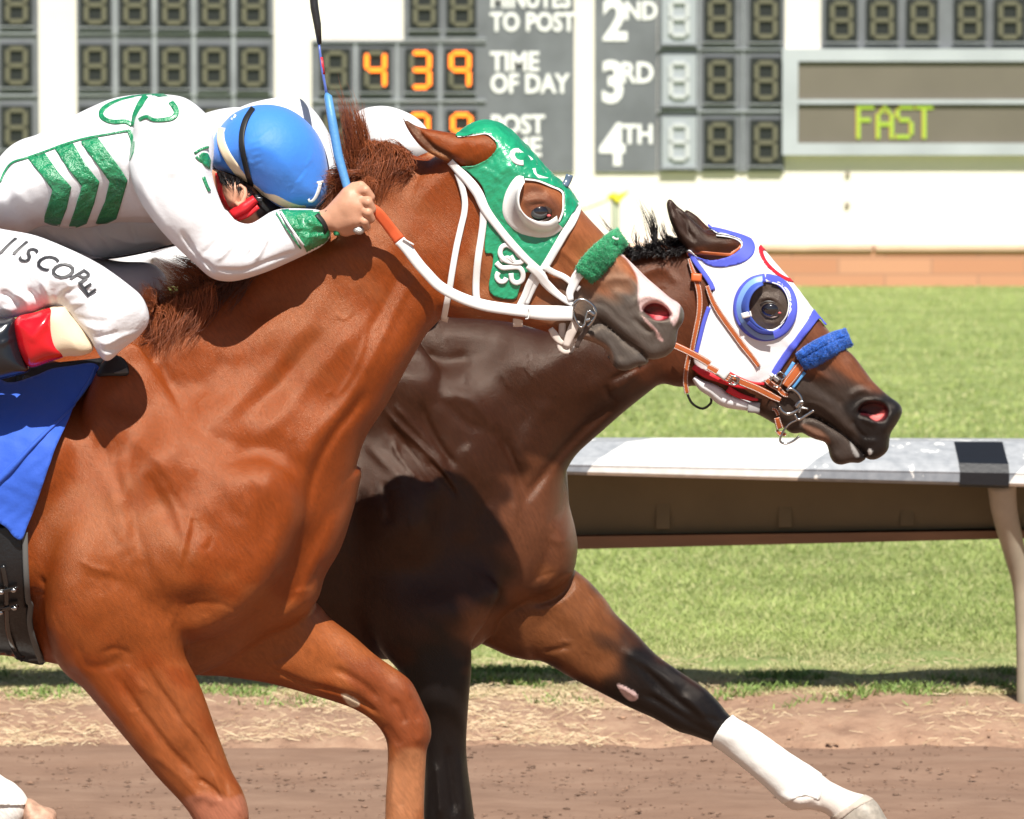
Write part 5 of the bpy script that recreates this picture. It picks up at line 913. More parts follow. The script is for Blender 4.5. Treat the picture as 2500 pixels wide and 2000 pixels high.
# shaded back piece behind the whip gap; clip on the forehead
strap('visor_clip', [(V('Z3', 1045, 635, 1030, 680, 1000, 735), 18, None, dict(ys=[-.02, -.02, -.03], thick=.012))], mat('clip_plastic', (.10, .14, .20), .25), R1)
def fleece(name, pts, width, fld, off, thick, m, root, seed, spikes, seam=False, ln=.007):
    r0 = random.Random(seed); mb = MB(); v, f, (X, Y, yy) = ribbon_v(pts, width, fld, off=off, thick=thick, ncross=15, step=3, sm=4, rnd=0, default=fld.ps[0].y)
    n = len(X); u = np.linspace(-1, 1, 15); prof = np.sqrt(np.maximum(1 - np.abs(u) ** 3.2, 0))
    if seam: prof = prof * (1 - .30 * np.exp(-((u - .12) / .10) ** 2))
    e = np.minimum(np.arange(n), n - 1 - np.arange(n)) / 5.; ends = np.sqrt(np.clip(1 - (1 - np.clip(e, 0, 1)) ** 2, 0, 1)); h = prof[None, :] * (.35 + .65 * ends[:, None]); nz = blur(RNG.normal(size=h.shape), 1.1); h = h * (1 + .25 * nz)
    base = yy + off; yt = base - off * .3 - thick * h; x, z = W(X, Y, yt); xb, zb = W(X, Y, base + thick * .8); m_ = 15
    v = np.vstack([np.c_[x.ravel(), yt.ravel(), z.ravel()], np.c_[xb.ravel(), (base + thick * .8).ravel(), zb.ravel()]]); mb.add(v, f)
    for _ in range(spikes):
        i = r0.randrange(1, n - 1); j = r0.randrange(0, 14); a = np.array([x[i, j], yt[i, j], z[i, j]]) + np.array([r0.uniform(-1, 1), 0, r0.uniform(-1, 1)]) * .002
        ax = np.array([x[i, 14] - x[i, 0], 0, z[i, 14] - z[i, 0]]); ax /= np.linalg.norm(ax); al = np.array([x[min(i + 1, n - 1), j] - x[i - 1, j], 0, z[min(i + 1, n - 1), j] - z[i - 1, j]]); al /= max(np.linalg.norm(al), 1e-6)
        d = ax * u[j] * .9 + al * (1.0 if i > n - 6 else -1.0 if i < 6 else 0) + np.array([r0.gauss(0, .5), -1.0 * max(prof[j], .15), r0.gauss(0, .5)]); d /= np.linalg.norm(d); l = ln * r0.uniform(.5, 1.3)
        s = np.cross(d, [0, 1, 0]); s = s / max(np.linalg.norm(s), 1e-6) * .0008; w2 = np.cross(d, s); mb.add([a - s, a + s, a + w2, a + d * l], [(0, 1, 3), (1, 2, 3), (2, 0, 3)])
    return mb.build(name, m, root, smooth=True)
fleece('fleece_noseband', V('Z3', 1510, 1165, 1450, 1210, 1380, 1280, 1300, 1360, 1220, 1450, 1160, 1525), [46, 54, 60, 62, 62, 54], CHF, .010, .022, M_gfur, R1, 1, 5000)
strap('noseband_buckle', [(V('Z3', 1420, 1180, 1450, 1200, 1475, 1195), 5, None, dict(ys=[-.05, -.05, -.045], thick=.003))], M_wstrap, R1)
# reins from the fist to the bit
fist = V('Z2', 735, 1100)[0]
strap('rein', [(V('Z2', 715, 1090, 780, 1130, 850, 1210, 920, 1300, 990, 1390), [20, 26, 27, 27, 29], None, dict(ys=[-.17, -.165, -.155, -.145, -.14], thick=.005, m=1)),
    (J(V('Z2', 985, 1385, 1060, 1470, 1150, 1590, 1230, 1680), V('N', 1075, 700, 1125, 727, 1180, 745, 1240, 755, 1290, 760)), [27, 27, 26, 26, 26, 27, 28, 28, 30], CHF, dict(ys=[-.14, -.138, -.134, -.13, -.125, -.12, -.118, -.112, -.105], thick=.005, off=.014)),
    (V('N', 1285, 761, 1330, 764, 1370, 765, 1398, 766), [31, 36, 37, 34], None, dict(ys=[-.106, -.096, -.088, -.082], thick=.007))], None, R1, mats=[M_wstrap, M_orange])
strap('rein_keeper', [(V('B2', 1325, 5, 1330, 35, 1318, 75, 1300, 78), 3, None, dict(ys=[-.11] * 4, thick=.004)), (V('Z2', 1020, 1375, 1115, 1430), 4, None, dict(ys=[-.145, -.145], thick=.003))], M_wstrap, R1, sep=True)
# saddle cloth, pad, girth and boot-side tack
M_blue = mat('blue_saddlecloth', (.022, .10, .56), .7, bump=[(35, .5), (600, .2)], bdist=.004, sheen=.2); M_pad = mat('charcoal_pad', (.045, .047, .045), .8, bump=300, bstr=.4, var=.1); M_girth = mat('black_girth', (.010, .010, .011), .32, bump=[(90, .4)], bdist=.003); M_grey = mat('grey_elastic', (.11, .11, .105), .8)
saddle = empty('saddle', (-1.2, -.2, 1.6), label='black race saddle with charcoal pad, girth and blue cloth under the jockey', cat='saddle')
patch('saddle_pad', V('N', -330, 880, -100, 860, 60, 905, 70, 1000, 60, 1100, 55, 1200, 62, 1300, 66, 1420, 80, 1560, 20, 1590, -330, 1560), CHF, M_pad, saddle, off=.010, thick=.012, step=10)
cloth = patch('saddle_cloth', J(V('B1', 205, 520, 300, 480, 420, 462, 530, 446, 578, 470, 560, 520, 490, 620, 436, 690, 400, 780, 330, 930, 290, 1040, 250, 1160, 205, 1290, 160, 1400, 128, 1478, 80, 1462, 0, 1385), V('N', -120, 1230, -260, 1180, -260, 1000, -60, 900), V('B1', 40, 560)), CHF, M_blue, saddle, off=.040, thick=.006, step=6, wrinkle=.0012, default=-.2, n=4)
strap('cloth_fold', [(V('B1', 440, 690, 360, 770, 270, 850, 170, 950, 60, 1070, -60, 1180), [3, 10, 15, 18, 24, 26], CHF, dict(off=.050, thick=.012, step=6, rnd=1.4)), (V('B1', 560, 470, 520, 560, 430, 690), [6, 10, 4], CHF, dict(off=.048, thick=.008, rnd=1.2))], M_blue, saddle)
strap('girth_strap', [(V('B1', 165, 520, 130, 620, 110, 720, 80, 860), [22, 20, 17, 5], CHF, dict(off=.026, thick=.006)), (V('B1', 30, 560, 10, 640, -30, 720), 14, CHF, dict(off=.026, thick=.005))], mat('braided_black', (.02, .02, .02), .2, bump=[(120, 1)], bdist=.006, coat=.6, crough=.15), saddle)
patch('girth', V('B3', -300, -40, 0, -40, 150, -60, 150, 100, 160, 300, 165, 420, 190, 560, 220, 680, 265, 792, 200, 790, 100, 765, 40, 735, -300, 700), CHF, M_girth, saddle, off=.020, thick=.012, step=8, n=3)
strap('girth_edge', [(V('B3', 150, 0, 155, 200, 168, 400, 185, 440, 178, 540, 205, 660, 250, 785), 14, CHF, dict(off=.030, thick=.008, step=5))], M_grey, saddle)
strap('billet', [(V('B3', 15, 200, 40, 340, 40, 460, 50, 600, 90, 720, 140, 770), 12, CHF, dict(off=.034, thick=.006)), (V('B3', -60, 330, 0, 355, 60, 345, 110, 335), 9, CHF, dict(off=.040, thick=.006)), (V('B3', -60, 455, 0, 465, 60, 455, 115, 440), 9, CHF, dict(off=.040, thick=.006))], mat('glossy_strap', (.012, .012, .012), .15, coat=.8, crough=.1), saddle)
mb = MB()
for px, py in ((95, 335), (100, 442), (20, 348), (15, 470)): 
    a = CHF.surf(*V('B3', px, py).T); mb.ball((float(a[0][0]), float(a[1][0]) - .046, float(a[2][0])), (.008, .004, .005), 0, 8, 6)
mb.build('buckles', M_steel, saddle, smooth=True)
patch('saddle_flap', V('B1', 560, 420, 700, 405, 752, 470, 748, 512, 690, 518, 590, 520, 480, 540, 200, 560, 100, 560, 160, 470), CHF, mat('black_flap', (.012, .012, .014), .5), saddle, off=.022, thick=.006, step=8, n=3)
strap('flap_corner', [(V('B1', 668, 505, 712, 498, 748, 488), [3, 8, 14], CHF, dict(off=.028, thick=.004))], M_grey, saddle)
# ================================================================ TACK: BAY
M_wcloth = mat('white_hood_cloth', (.80, .80, .82), .75, bump=[(25, .3), (500, .15)], bdist=.004); M_bbind = mat('blue_binding', (.085, .11, .62), .7, bump=300, bstr=.3); M_lblue = mat('light_blue_cup', (.22, .40, .85), .4); M_dblue = mat('navy_felt', (.02, .03, .20), .8); M_red = mat('red_lining', (.65, .015, .03), .6, bump=60, bstr=.6)
HOODB = J(V('Z5', 425, 345, 500, 350, 640, 395, 770, 440, 870, 500, 1010, 660, 1145, 815, 1320, 1050, 1395, 1130, 1330, 1090, 1260, 1160, 1160, 1290, 1060, 1430, 970, 1570, 900, 1620, 830, 1640), V('N', 1800, 936, 1770, 935, 1740, 915, 1700, 890), V('Z5', 330, 1390, 360, 1270, 400, 1120, 440, 1010, 475, 860, 440, 780, 380, 690, 320, 610, 262, 555, 290, 535, 350, 590, 450, 625, 560, 610, 660, 570, 712, 510, 690, 465, 600, 430, 500, 410))
EYEB = V('Z5', 880, 815, 960, 805, 1030, 830, 1080, 900, 1100, 980, 1085, 1080, 1030, 1150, 960, 1190, 880, 1180, 810, 1120, 775, 1040, 775, 950, 810, 870)
cover('hood', bv, bf, [HOODB], [EYEB], M_wcloth, R2, off=.0045, wr=.0012, lim=7)
bd = dict(off=.0085, thick=.003, step=4)
strap('hood_binding', [(V('Z5', 275, 550, 330, 640, 400, 735, 450, 810, 475, 870), 12, BYF, bd), (V('Z5', 440, 1010, 400, 1130, 370, 1250, 335, 1390), 10, BYF, bd)], M_bbind, R2, sep=True)
cover('hood_binding', bv, bf, [V('Z5', 345, 585, 450, 622, 560, 608, 660, 568, 712, 510, 690, 462, 600, 428, 500, 405, 420, 350, 480, 335, 640, 385, 745, 430, 805, 510, 795, 590, 725, 645, 620, 672, 520, 682, 430, 662, 370, 615)], [], M_bbind, R2, off=.0072, lim=7)
cover('hood_binding', bv, bf, [V('Z5', 1300, 1030, 1380, 1080, 1420, 1150, 1380, 1165, 1335, 1115, 1270, 1195, 1180, 1305, 1080, 1445, 990, 1575, 945, 1560, 1040, 1400, 1150, 1260, 1240, 1130)], [], M_bbind, R2, off=.0072, lim=7)
cover('number_badge', bv, bf, [V('Z5', 838, 540, 862, 512, 920, 545, 1010, 640, 1090, 735, 1160, 800, 1115, 815, 1050, 795, 975, 745, 905, 680, 860, 610)], [V('Z5', 872, 560, 905, 565, 990, 655, 1075, 755, 1085, 785, 1010, 745, 935, 680, 890, 620)], mat('badge_red', (.60, .012, .03), .6), R2, off=.0070, lim=7)
strap('ear_hole_edge', [(V('Z5', 500, 420, 600, 432, 680, 458, 714, 500, 700, 530), 3, BYF, dict(off=.011, thick=.003, step=4)), (V('Z5', 440, 362, 490, 376, 560, 398), 5, BYF, dict(off=.010, thick=.003, step=4))], M_wstrap, R2)
ring = []
th = np.linspace(-math.pi / 2, 1.5 * math.pi, 14); c = np.c_[935 + 0 * th, 1005 + 0 * th]
ring = V('Z5', *np.c_[905 + (228) * np.cos(th), 1012 + (243) * np.sin(th)].ravel())
strap('eye_ring', [(ring, 22, BYF, dict(off=.010, thick=.004, step=4, sm=3))], M_bbind, R2)
cup(V('Z5', 880, 750, 810, 765, 740, 815, 685, 900, 660, 1000, 680, 1110, 740, 1200, 820, 1260, 900, 1285, 985, 1275), V('Z5', 880, 800, 820, 815, 765, 860, 725, 930, 705, 1010, 725, 1100, 780, 1170, 850, 1220, 910, 1240, 975, 1240), V('Z5', 880, 805, 820, 820, 765, 865, 725, 930, 706, 1010, 726, 1100, 780, 1170, 850, 1220, 910, 1240, 972, 1240),
    V('Z5', 890, 828, 850, 848, 805, 890, 775, 950, 765, 1020, 785, 1090, 830, 1150, 880, 1185, 930, 1205, 970, 1215), BYF, R2, M_lblue, mat('blue_bowl', (.05, .10, .45), .6), .022)
strap('felt_lining', [(V('Z5', 760, 1135, 810, 1180, 870, 1215, 965, 1225), 11, BYF, dict(off=.030, thick=.003)), ], M_dblue, R2)
strap('cup_tab', [(V('Z5', 710, 1085, 790, 1065), 14, None, dict(ys=[float(BYF.surf(*V('Z5', 745, 1080).T)[1][0]) - .034] * 2, thick=.004))], M_wstrap, R2)
strap('eye_hole_edge', [(V('Z5', 960, 808, 1030, 835, 1078, 900, 1098, 985, 1080, 1080, 1030, 1150), 3, BYF, dict(off=.014, thick=.003, step=4))], M_wstrap, R2)
strap('badge_number', [(V('Z5', 900, 590, 930, 640, 960, 680, 1000, 712), [5, 8, 8, 3], BYF, dict(off=.010, thick=.002, step=4)), (V('Z5', 925, 600, 955, 640, 940, 660), 3, BYF, dict(off=.011, thick=.002))], mat('badge_navy', (.02, .045, .14), .6), R2)
st = dict(off=.011, thick=.005, stitch=1, step=4); stn = lambda ys, **k: dict(ys=ys, thick=.005, stitch=1, step=4, **k)
strap('leather_bridle', [(V('Z5', 275, 612, 300, 690, 330, 770, 355, 860, 365, 950, 360, 1060, 340, 1170, 315, 1290, 300, 1370), [6, 11, 15, 15, 15, 14, 14, 13, 13], BYF, dict(off=.014, thick=.005, stitch=1, step=4)),
    (V('Z5', 425, 835, 450, 910, 490, 1000, 560, 1110, 640, 1220, 720, 1330, 800, 1430, 850, 1500), [10, 13, 15, 15, 15, 15, 14, 12], BYF, st),
    (V('Z5', 280, 1400, 262, 1480, 250, 1560, 248, 1640, 262, 1720), 13, None, stn([BY - .075, BY - .072, BY - .07, BY - .065, BY - .06])),
    (V('Z6', 425, 690, 480, 740, 560, 790, 620, 850, 670, 860), [15, 15, 14, 13, 12], BYF, dict(off=.016, thick=.005, stitch=1, step=4)),
    (V('Z6', 820, 520, 760, 600, 700, 680, 640, 760), [24, 25, 25, 20], BYF, dict(off=.014, thick=.005, stitch=1, step=4)),
    (V('Z5', 275, 590, 300, 560, 600, 580, 640, 560, 715, 500), 8, BYF, dict(off=.0035, thick=.003))], None, R2, mats=[M_leather, M_thread])
strap('leather_keeper', [(V('Z5', 295, 765, 380, 770), 20, BYF, dict(off=.022, thick=.004))], mat('keeper_leather', (.62, .13, .03), .45), R2)
strap('blue_webbing', [(V('Z6', 740, 490, 690, 570, 630, 660), 10, BYF, dict(off=.009, thick=.004)), (V('Z6', 860, 600, 800, 670, 715, 780), 10, BYF, dict(off=.009, thick=.004))], mat('sky_webbing', (.10, .32, .65), .5), R2, sep=True)
strap('rein', [(V('Z4', 1690, 1190, 1800, 1240, 1920, 1300, 2060, 1380, 2120, 1420), 17, None, stn([BY - .115, BY - .118, BY - .12, BY - .12, BY - .12])), (V('Z5', 430, 1500, 500, 1540, 580, 1590, 640, 1620), [15, 17, 17, 14], None, stn([BY - .122, BY - .122, BY - .12, BY - .12])),
    (V('Z6', -20, 640, 80, 690, 200, 740, 320, 790, 440, 850, 520, 890, 585, 920), [14, 18, 18, 18, 18, 18, 13], None, stn([BY - .12, BY - .12, BY - .116, BY - .112, BY - .108, BY - .10, BY - .095]))], None, R2, mats=[M_leather, M_thread])
strap('rein_keeper', [(V('Z5', 520, 1530, 590, 1580), [22, 26], None, dict(ys=[BY - .126, BY - .124], thick=.006)), (V('Z6', 470, 620, 560, 700), 9, None, dict(ys=[BY - .105, BY - .105], thick=.006))], M_wstrap, R2, sep=True)
mb = MB()
def wire(mb, pts, r, Y): q = spline(pts, 5, False); x, z = W(q[:, 0], q[:, 1], Y); mb.tube(np.c_[x, np.full(len(x), Y), z], r, 8)
wire(mb, V('Z5', 600, 1625, 640, 1580, 690, 1600, 660, 1650, 600, 1640), .002, BY - .128); wire(mb, V('Z6', 470, 700, 520, 640, 600, 700, 560, 770, 500, 760), .002, BY - .11); wire(mb, V('Z6', 545, 620, 590, 600, 640, 650, 600, 690), .002, BY - .10); wire(mb, V('Z6', 20, 640, 80, 660, 90, 720, 30, 740), .002, BY - .128)
mb.build('buckles', M_steel, R2, smooth=True)
bit(V('Z6', 655, 810, 700, 790, 760, 820, 810, 880, 830, 960, 790, 1020, 730, 1060, 660, 1075, 600, 1040, 570, 990), .0044, BY - .085, [(V('Z6', 760, 1000, 800, 950, 840, 940), .007, BY - .09), (V('Z6', 750, 1080, 790, 1140, 880, 1090, 965, 1035), .0042, BY - .09), (V('Z6', 790, 1060, 820, 1010, 900, 1020), .003, BY - .088), (V('Z6', 775, 1145, 700, 1180, 640, 1240, 590, 1330, 585, 1390, 640, 1415, 720, 1390, 800, 1330), .0028, BY - .07)], R2)
strap('curb_strap', [(V('Z6', 545, 1120, 560, 1180, 580, 1245), [16, 17, 18], None, stn([BY - .075, BY - .07, BY - .065])), (V('Z6', 490, 1020, 530, 1030, 560, 1090), [6, 10, 8], None, stn([BY - .07] * 3)), (V('Z6', 540, 1260, 580, 1300, 650, 1310), [8, 14, 8], None, stn([BY - .06] * 3))], None, R2, mats=[M_leather, M_thread])
strap('throat_lash', [(V('N', 1678, 962, 1690, 985, 1715, 998, 1735, 985, 1736, 972), 6, None, dict(ys=[BY - .06, BY - .05, BY - .04, BY - .04, BY - .05], thick=.005))], M_blackl, R2)
strap('hood_lining', [(V('Z5', 310, 1500, 400, 1560, 520, 1600, 680, 1650, 830, 1680), [12, 17, 18, 16, 9], None, dict(ys=[BY - .092, BY - .095, BY - .095, BY - .092, BY - .088], thick=.006)), (V('Z6', -10, 600, 100, 660, 250, 720, 400, 735), 7, None, dict(ys=[BY - .100] * 4, thick=.004)), (V('Z6', -20, 790, 100, 860, 230, 900, 330, 915), [17, 15, 11, 5], None, dict(ys=[BY - .095, BY - .092, BY - .088, BY - .085], thick=.006))], M_red, R2)
strap('hood_chin_flap', [(J(V('Z5', 320, 1590, 380, 1650, 480, 1700), V('N', 1770, 975, 1815, 988, 1850, 996)), [13, 30, 38, 36, 28, 18], None, dict(ys=[BY - .085, BY - .088, BY - .088, BY - .085, BY - .08, BY - .075], thick=.012, ncross=9, rnd=1.5))], M_wcloth, R2)
strap('chin_flap_edge', [(V('Z6', 215, 1000, 350, 1010), 26, None, dict(ys=[BY - .084, BY - .08], thick=.012))], mat('grey_foam', (.38, .37, .37), .5), R2)
fleece('fleece_noseband', V('Z6', 1370, 190, 1300, 220, 1180, 270, 1050, 340, 930, 410, 800, 480), [44, 52, 54, 56, 55, 44], BYF, .010, .022, M_bfur, R2, 2, 6000, True, .005)
# bandage and hoof of the stretched foreleg
M_band = mat('bandage', (.80, .79, .75), .85, bump=[(200, .3), (30, .4)], bdist=.002)
cover('bandage', bv, bf, [V('B5', 1165, 955, 1330, 1040, 1500, 1160, 1655, 1258, 1690, 1340, 1680, 1440, 1600, 1420, 1520, 1440, 1440, 1460, 1380, 1390, 1280, 1300, 1180, 1212, 1050, 1125)], [], M_band, R2, off=.006, lim=7, wr=.001)
cover('pastern_wrap', bv, bf, [V('B5', 1660, 1265, 1750, 1335, 1860, 1385, 1975, 1430, 1960, 1470, 1860, 1500, 1760, 1560, 1700, 1530, 1600, 1520, 1500, 1530, 1440, 1450, 1500, 1400, 1600, 1400, 1650, 1330)], [], mat('pale_pastern', (.72, .66, .60), .8, bump=[(160, .4)], bdist=.002), R2, off=.004, lim=7, wr=.002)
M_hoof = mat('hoof_horn', (.34, .30, .25), .5, var=.3, vscale=60, bump=[(90, .4)], bdist=.003)
cover('hoof', bv, bf, [V('B5', 1770, 1580, 1760, 1540, 1860, 1480, 1960, 1425, 2020, 1460, 2080, 1540, 2160, 1700, 1960, 1760)], [], M_hoof, R2, off=.006, lim=7)
cover('hoof_ring', bv, bf, [V('B5', 1750, 1545, 1850, 1480, 1960, 1420, 1985, 1450, 1880, 1500, 1775, 1575)], [], mat('coronet', (.50, .43, .36), .7), R2, off=.0075, lim=7)
# muddy bandaged hind foot of the chestnut coming forward at the lower left corner
hoofL = Piece(V('B3', 150, 1610, 190, 1600, 240, 1640, 330, 1670, 345, 1730, 330, 1820, 200, 1840, 140, 1760), .02, T=.045, L=.03, noise=.0012)
Fh = Field([hoofL]); v, f = Fh.mesh(h=.008); obj('hoof', v, f, mat('muddy_hoof', (.50, .30, .21), .6, var=.4, vscale=50, bump=[(60, .6)], bdist=.004), R1)
cover('bandage', cv, cf, [V('B3', -300, 1300, 0, 1425, 60, 1480, 130, 1540, 165, 1620, 150, 1640, 0, 1640, -300, 1640)], [], M_band, R1, off=.006, lim=7, wr=.002)
# chestnut hairs and manes
strands('mane', [
    (V('Z2', 600, 900, 660, 760, 720, 700), V('Z2', 470, 200, 520, 190, 590, 210, 620, 300), 714, -.02, dict(bend=10, jit=7, dy=.03, r=.0008, curve=4)),
    (V('Z2', 560, 980, 620, 860, 700, 760), V('Z2', 430, 420, 520, 300, 600, 360, 660, 470), 442, -.03, dict(bend=14, jit=9, dy=.03)),
    (V('Z2', 640, 800, 560, 820, 480, 900), V('Z2', 240, 820, 260, 880, 330, 800, 420, 760), 408, -.07, dict(bend=16, jit=10, dy=.03, curve=-8)),
    (V('Z2', 560, 820, 480, 920), V('Z2', 200, 1060, 260, 1130, 360, 1120), 340, -.06, dict(bend=14, jit=9, dy=.02, curve=8)),
    (V('Z2', 1080, 640, 980, 590, 860, 560, 740, 540), V('Z2', 780, 700, 700, 780, 640, 900, 620, 1000), 714, -.04, dict(bend=22, jit=9, dy=.03, curve=14, r=.0007)),
    (V('Z2', 1060, 640, 960, 580, 840, 540, 700, 530), V('Z2', 1000, 720, 900, 860, 820, 1000, 740, 960), 714, -.06, dict(bend=20, jit=9, dy=.02, curve=-12, r=.0007)),
    (V('Z2', 720, 560, 800, 545, 920, 570, 1050, 640), V('Z2', 690, 520, 780, 530, 900, 560, 1000, 620), 221, .0, dict(bend=8, jit=5, dy=.04)),
    (V('Z2', 700, 700, 620, 760), V('Z2', 560, 640, 480, 600, 430, 640), 153, -.03, dict(bend=20, jit=14)),
    (V('Z2', 700, 860, 600, 1000), V('Z2', 780, 1060, 760, 900, 700, 800), 272, -.09, dict(bend=16, jit=8, r=.0007)),
    # withers
    (V('N', 560, 672, 500, 700, 440, 728, 380, 758), V('N', 470, 640, 420, 640, 380, 680, 350, 740), 714, -.06, dict(bend=18, jit=9, dy=.03, curve=8, r=.0007)),
    (V('N', 520, 700, 450, 725, 380, 760), V('N', 470, 790, 430, 830, 400, 850, 370, 830), 1190, -.10, dict(bend=18, jit=12, dy=.025, curve=-10, r=.0007)),
    (V('N', 380, 740, 360, 780), V('N', 350, 690, 345, 720, 350, 760), 272, -.10, dict(bend=12, jit=7)),
    (V('N', 640, 640, 560, 680, 470, 715), V('N', 560, 660, 470, 690, 380, 730), 544, -.03, dict(bend=14, jit=8, dy=.05)),
], M_hair_c, R1)
strands('dark_mane', [(V('N', 570, 665, 520, 690, 470, 705), V('N', 500, 640, 450, 620, 420, 630, 405, 660), 150, -.05, dict(bend=26, jit=9, dy=.03, curve=10, r=.001)),
    (V('N', 640, 655, 560, 690, 480, 715), V('N', 560, 740, 500, 760, 440, 770), 320, -.09, dict(bend=16, jit=10, dy=.02, r=.0007))], mat('dark_auburn', (.07, .022, .012), .4, vcol='mul'), R1)
strands('mane', [
    (V('Z3', 2060, 1240, 1900, 1290, 1750, 1320, 1600, 1330, 1480, 1290), V('Z3', 1960, 1180, 1830, 1210, 1680, 1260, 1540, 1270, 1400, 1220), 900, BY - .01, dict(bend=8, jit=6, dy=.035, r=.0016)),
    (V('Z3', 2080, 1270, 1900, 1310, 1720, 1330, 1560, 1340), V('Z3', 2020, 1330, 1880, 1350, 1700, 1340, 1600, 1370), 700, BY - .055, dict(bend=6, jit=5, dy=.015, r=.0015)),
    (V('Z3', 1960, 1240, 1880, 1260), V('Z3', 1870, 1080, 1840, 1060, 1900, 1150), 26, BY, dict(bend=12, jit=5, r=.0011)), (V('Z3', 1820, 1250, 1760, 1260), V('Z3', 1740, 960, 1770, 930, 1800, 1050), 60, BY, dict(bend=12, jit=6, r=.0012)),
    (V('Z3', 1700, 1270, 1600, 1270), V('Z3', 1520, 980, 1600, 1030, 1650, 1080), 16, BY, dict(bend=10, jit=6, r=.001)), (V('Z3', 1600, 1280, 1480, 1260), V('Z3', 1380, 1060, 1340, 1090, 1440, 1100), 16, BY, dict(bend=10, jit=7, r=.001)),
    (V('Z3', 1740, 1260, 1680, 1270), V('Z3', 1690, 950, 1720, 930), 3, BY, dict(bend=5, jit=4, r=.0007)), (V('Z3', 1900, 1240, 1960, 1220), V('Z3', 1940, 1180, 1900, 1170), 60, BY, dict(jit=7))], M_hair_b, R2)
strands('whiskers', [(V('Z4', 900, 1300, 1100, 1440), V('Z4', 880, 1340, 1080, 1500), 40, 0., dict(bend=2, jit=3, dy=.02, r=.0004)), (V('Z4', 1100, 1460, 1350, 1420), V('Z4', 1110, 1490, 1360, 1450), 40, 0., dict(bend=2, jit=3, dy=.02, r=.0004))], M_hair_b, R1)
# ================================================================ JOCKEY on the chestnut
M_jers = mat('white_silk', (.78, .78, .81), .55, bump=[(8, .4), (20, .16), (400, .1)], bdist=.010, sheen=.2); M_gsilk = mat('green_satin', (.008, .26, .10), .30, bump=[(20, 1), (55, 1), (140, .4)], bdist=.008, spec=1., var=.2, vscale=30, coat=.3, crough=.25)
M_breech = mat('white_breeches', (.80, .80, .83), .45, bump=[(8, .6), (20, .25)], bdist=.012, spec=.6); M_skin = mat('skin', (.58, .30, .19), .5, sss=.06, bump=[(250, .3), (60, .3)], bdist=.001, var=.08, vscale=60)
M_helm = mat('blue_cap_silk', (.035, .22, .76), .58, bump=[(14, .35), (45, .12)], bdist=.008, sheen=.4, spec=.5); M_elast = mat('cream_elastic', (.78, .64, .44), .7); M_redsc = mat('red_scarf', (.66, .012, .02), .5, bump=60, bstr=.6); M_boot = mat('black_boot', (.008, .009, .013), .22, coat=.5); M_redl = mat('red_patent', (.62, .006, .014), .22, coat=.6, crough=.12, bump=[(12, .3)], bdist=.006)
M_black = mat('black_webbing', (.012, .012, .012), .5); M_shade = mat('shaded_breeches', (.50, .49, .53), .7, bump=[(18, .5)], bdist=.008); M_wtrim = mat('white_piping', (.8, .8, .8), .6)  # M_shade: greyer copy of the white breeches, shade put into the colour
JR = empty('person', (-1.0, -.05, 1.75), label='jockey in white silks with green chevrons and blue cap crouched over the chestnut', cat='person')
TORFULL = 0
TOR = J(V('N', -260, 560, -160, 440), V('Z1', -60, 560, 0, 490, 70, 420, 150, 375, 250, 345, 380, 270, 490, 218, 600, 165, 720, 115, 850, 88, 1000, 78, 1150, 88, 1230, 110, 1320, 175, 1400, 260, 1450, 330, 1480, 450, 1450, 620, 1440, 800, 1350, 900, 1150, 925, 950, 928, 800, 925, 700, 938, 560, 962, 420, 960, 300, 945, 240, 960, 170, 1000, 120, 985, 0, 985), V('N', -150, 560, -280, 620))
BELLY = V('Z1', -100, 900, 300, 850, 700, 820, 1100, 820, 1350, 850, 1400, 950, 1300, 1040, 1180, 1075, 1000, 1115, 830, 1150, 640, 1170, 520, 1130, 350, 1060, 200, 1030, 0, 1000)
ARM = V('Z1', 870, 380, 880, 250, 950, 140, 1080, 95, 1220, 130, 1330, 230, 1400, 340, 1410, 480, 1400, 600, 1440, 740, 1490, 850, 1560, 915, 1640, 935, 1710, 900, 1780, 855, 1860, 835, 2000, 836, 2110, 850, 2170, 905, 2175, 1010, 2120, 1080, 2040, 1125, 1900, 1190, 1760, 1250, 1600, 1300, 1490, 1312, 1390, 1285, 1280, 1190, 1160, 1080, 1060, 970, 990, 880, 920, 770, 870, 650, 846, 520)
tor = Piece(TOR, .02, k=.02, sb=.008, amp=1.3, T=[(100, 450, .17), (300, 350, .175), (450, 300, .17), (300, 600, .13), (0, 560, .16)], L=[(300, 400, .16), (100, 500, .14), (400, 600, .08)], strokes=[
    (V('Z1', 180, 500, 240, 640, 300, 780, 310, 920), 20, -.004), (V('Z1', 60, 640, 160, 800, 240, 920, 330, 960), 14, .006), (V('Z1', 120, 520, 300, 440, 520, 370, 850, 310), 5, -.006), (V('Z1', 850, 320, 870, 420, 860, 520), 5, -.006), (V('Z1', 800, 380, 820, 600, 880, 800, 950, 930), 12, .006),
    (V('Z1', 120, 960, 300, 930, 500, 950, 700, 930, 950, 925, 1080, 930), 5, -.022), (V('Z1', 300, 1000, 400, 1120), 8, .008), (V('Z1', 480, 980, 560, 1060, 640, 1160), 8, -.006), (V('Z1', 600, 960, 700, 1060, 740, 1150), 8, .007), (V('Z1', 850, 940, 900, 1060), 8, -.007), (V('Z1', 700, 1000, 850, 1060, 1050, 1050), 8, .006),
    (V('Z1', 1140, 440, 1200, 480), 6, -.004), (V('Z1', 60, 500, 30, 650, 60, 800, 120, 950), 14, -.005), (V('Z1', 660, 230, 760, 260, 850, 300), 8, .004)])
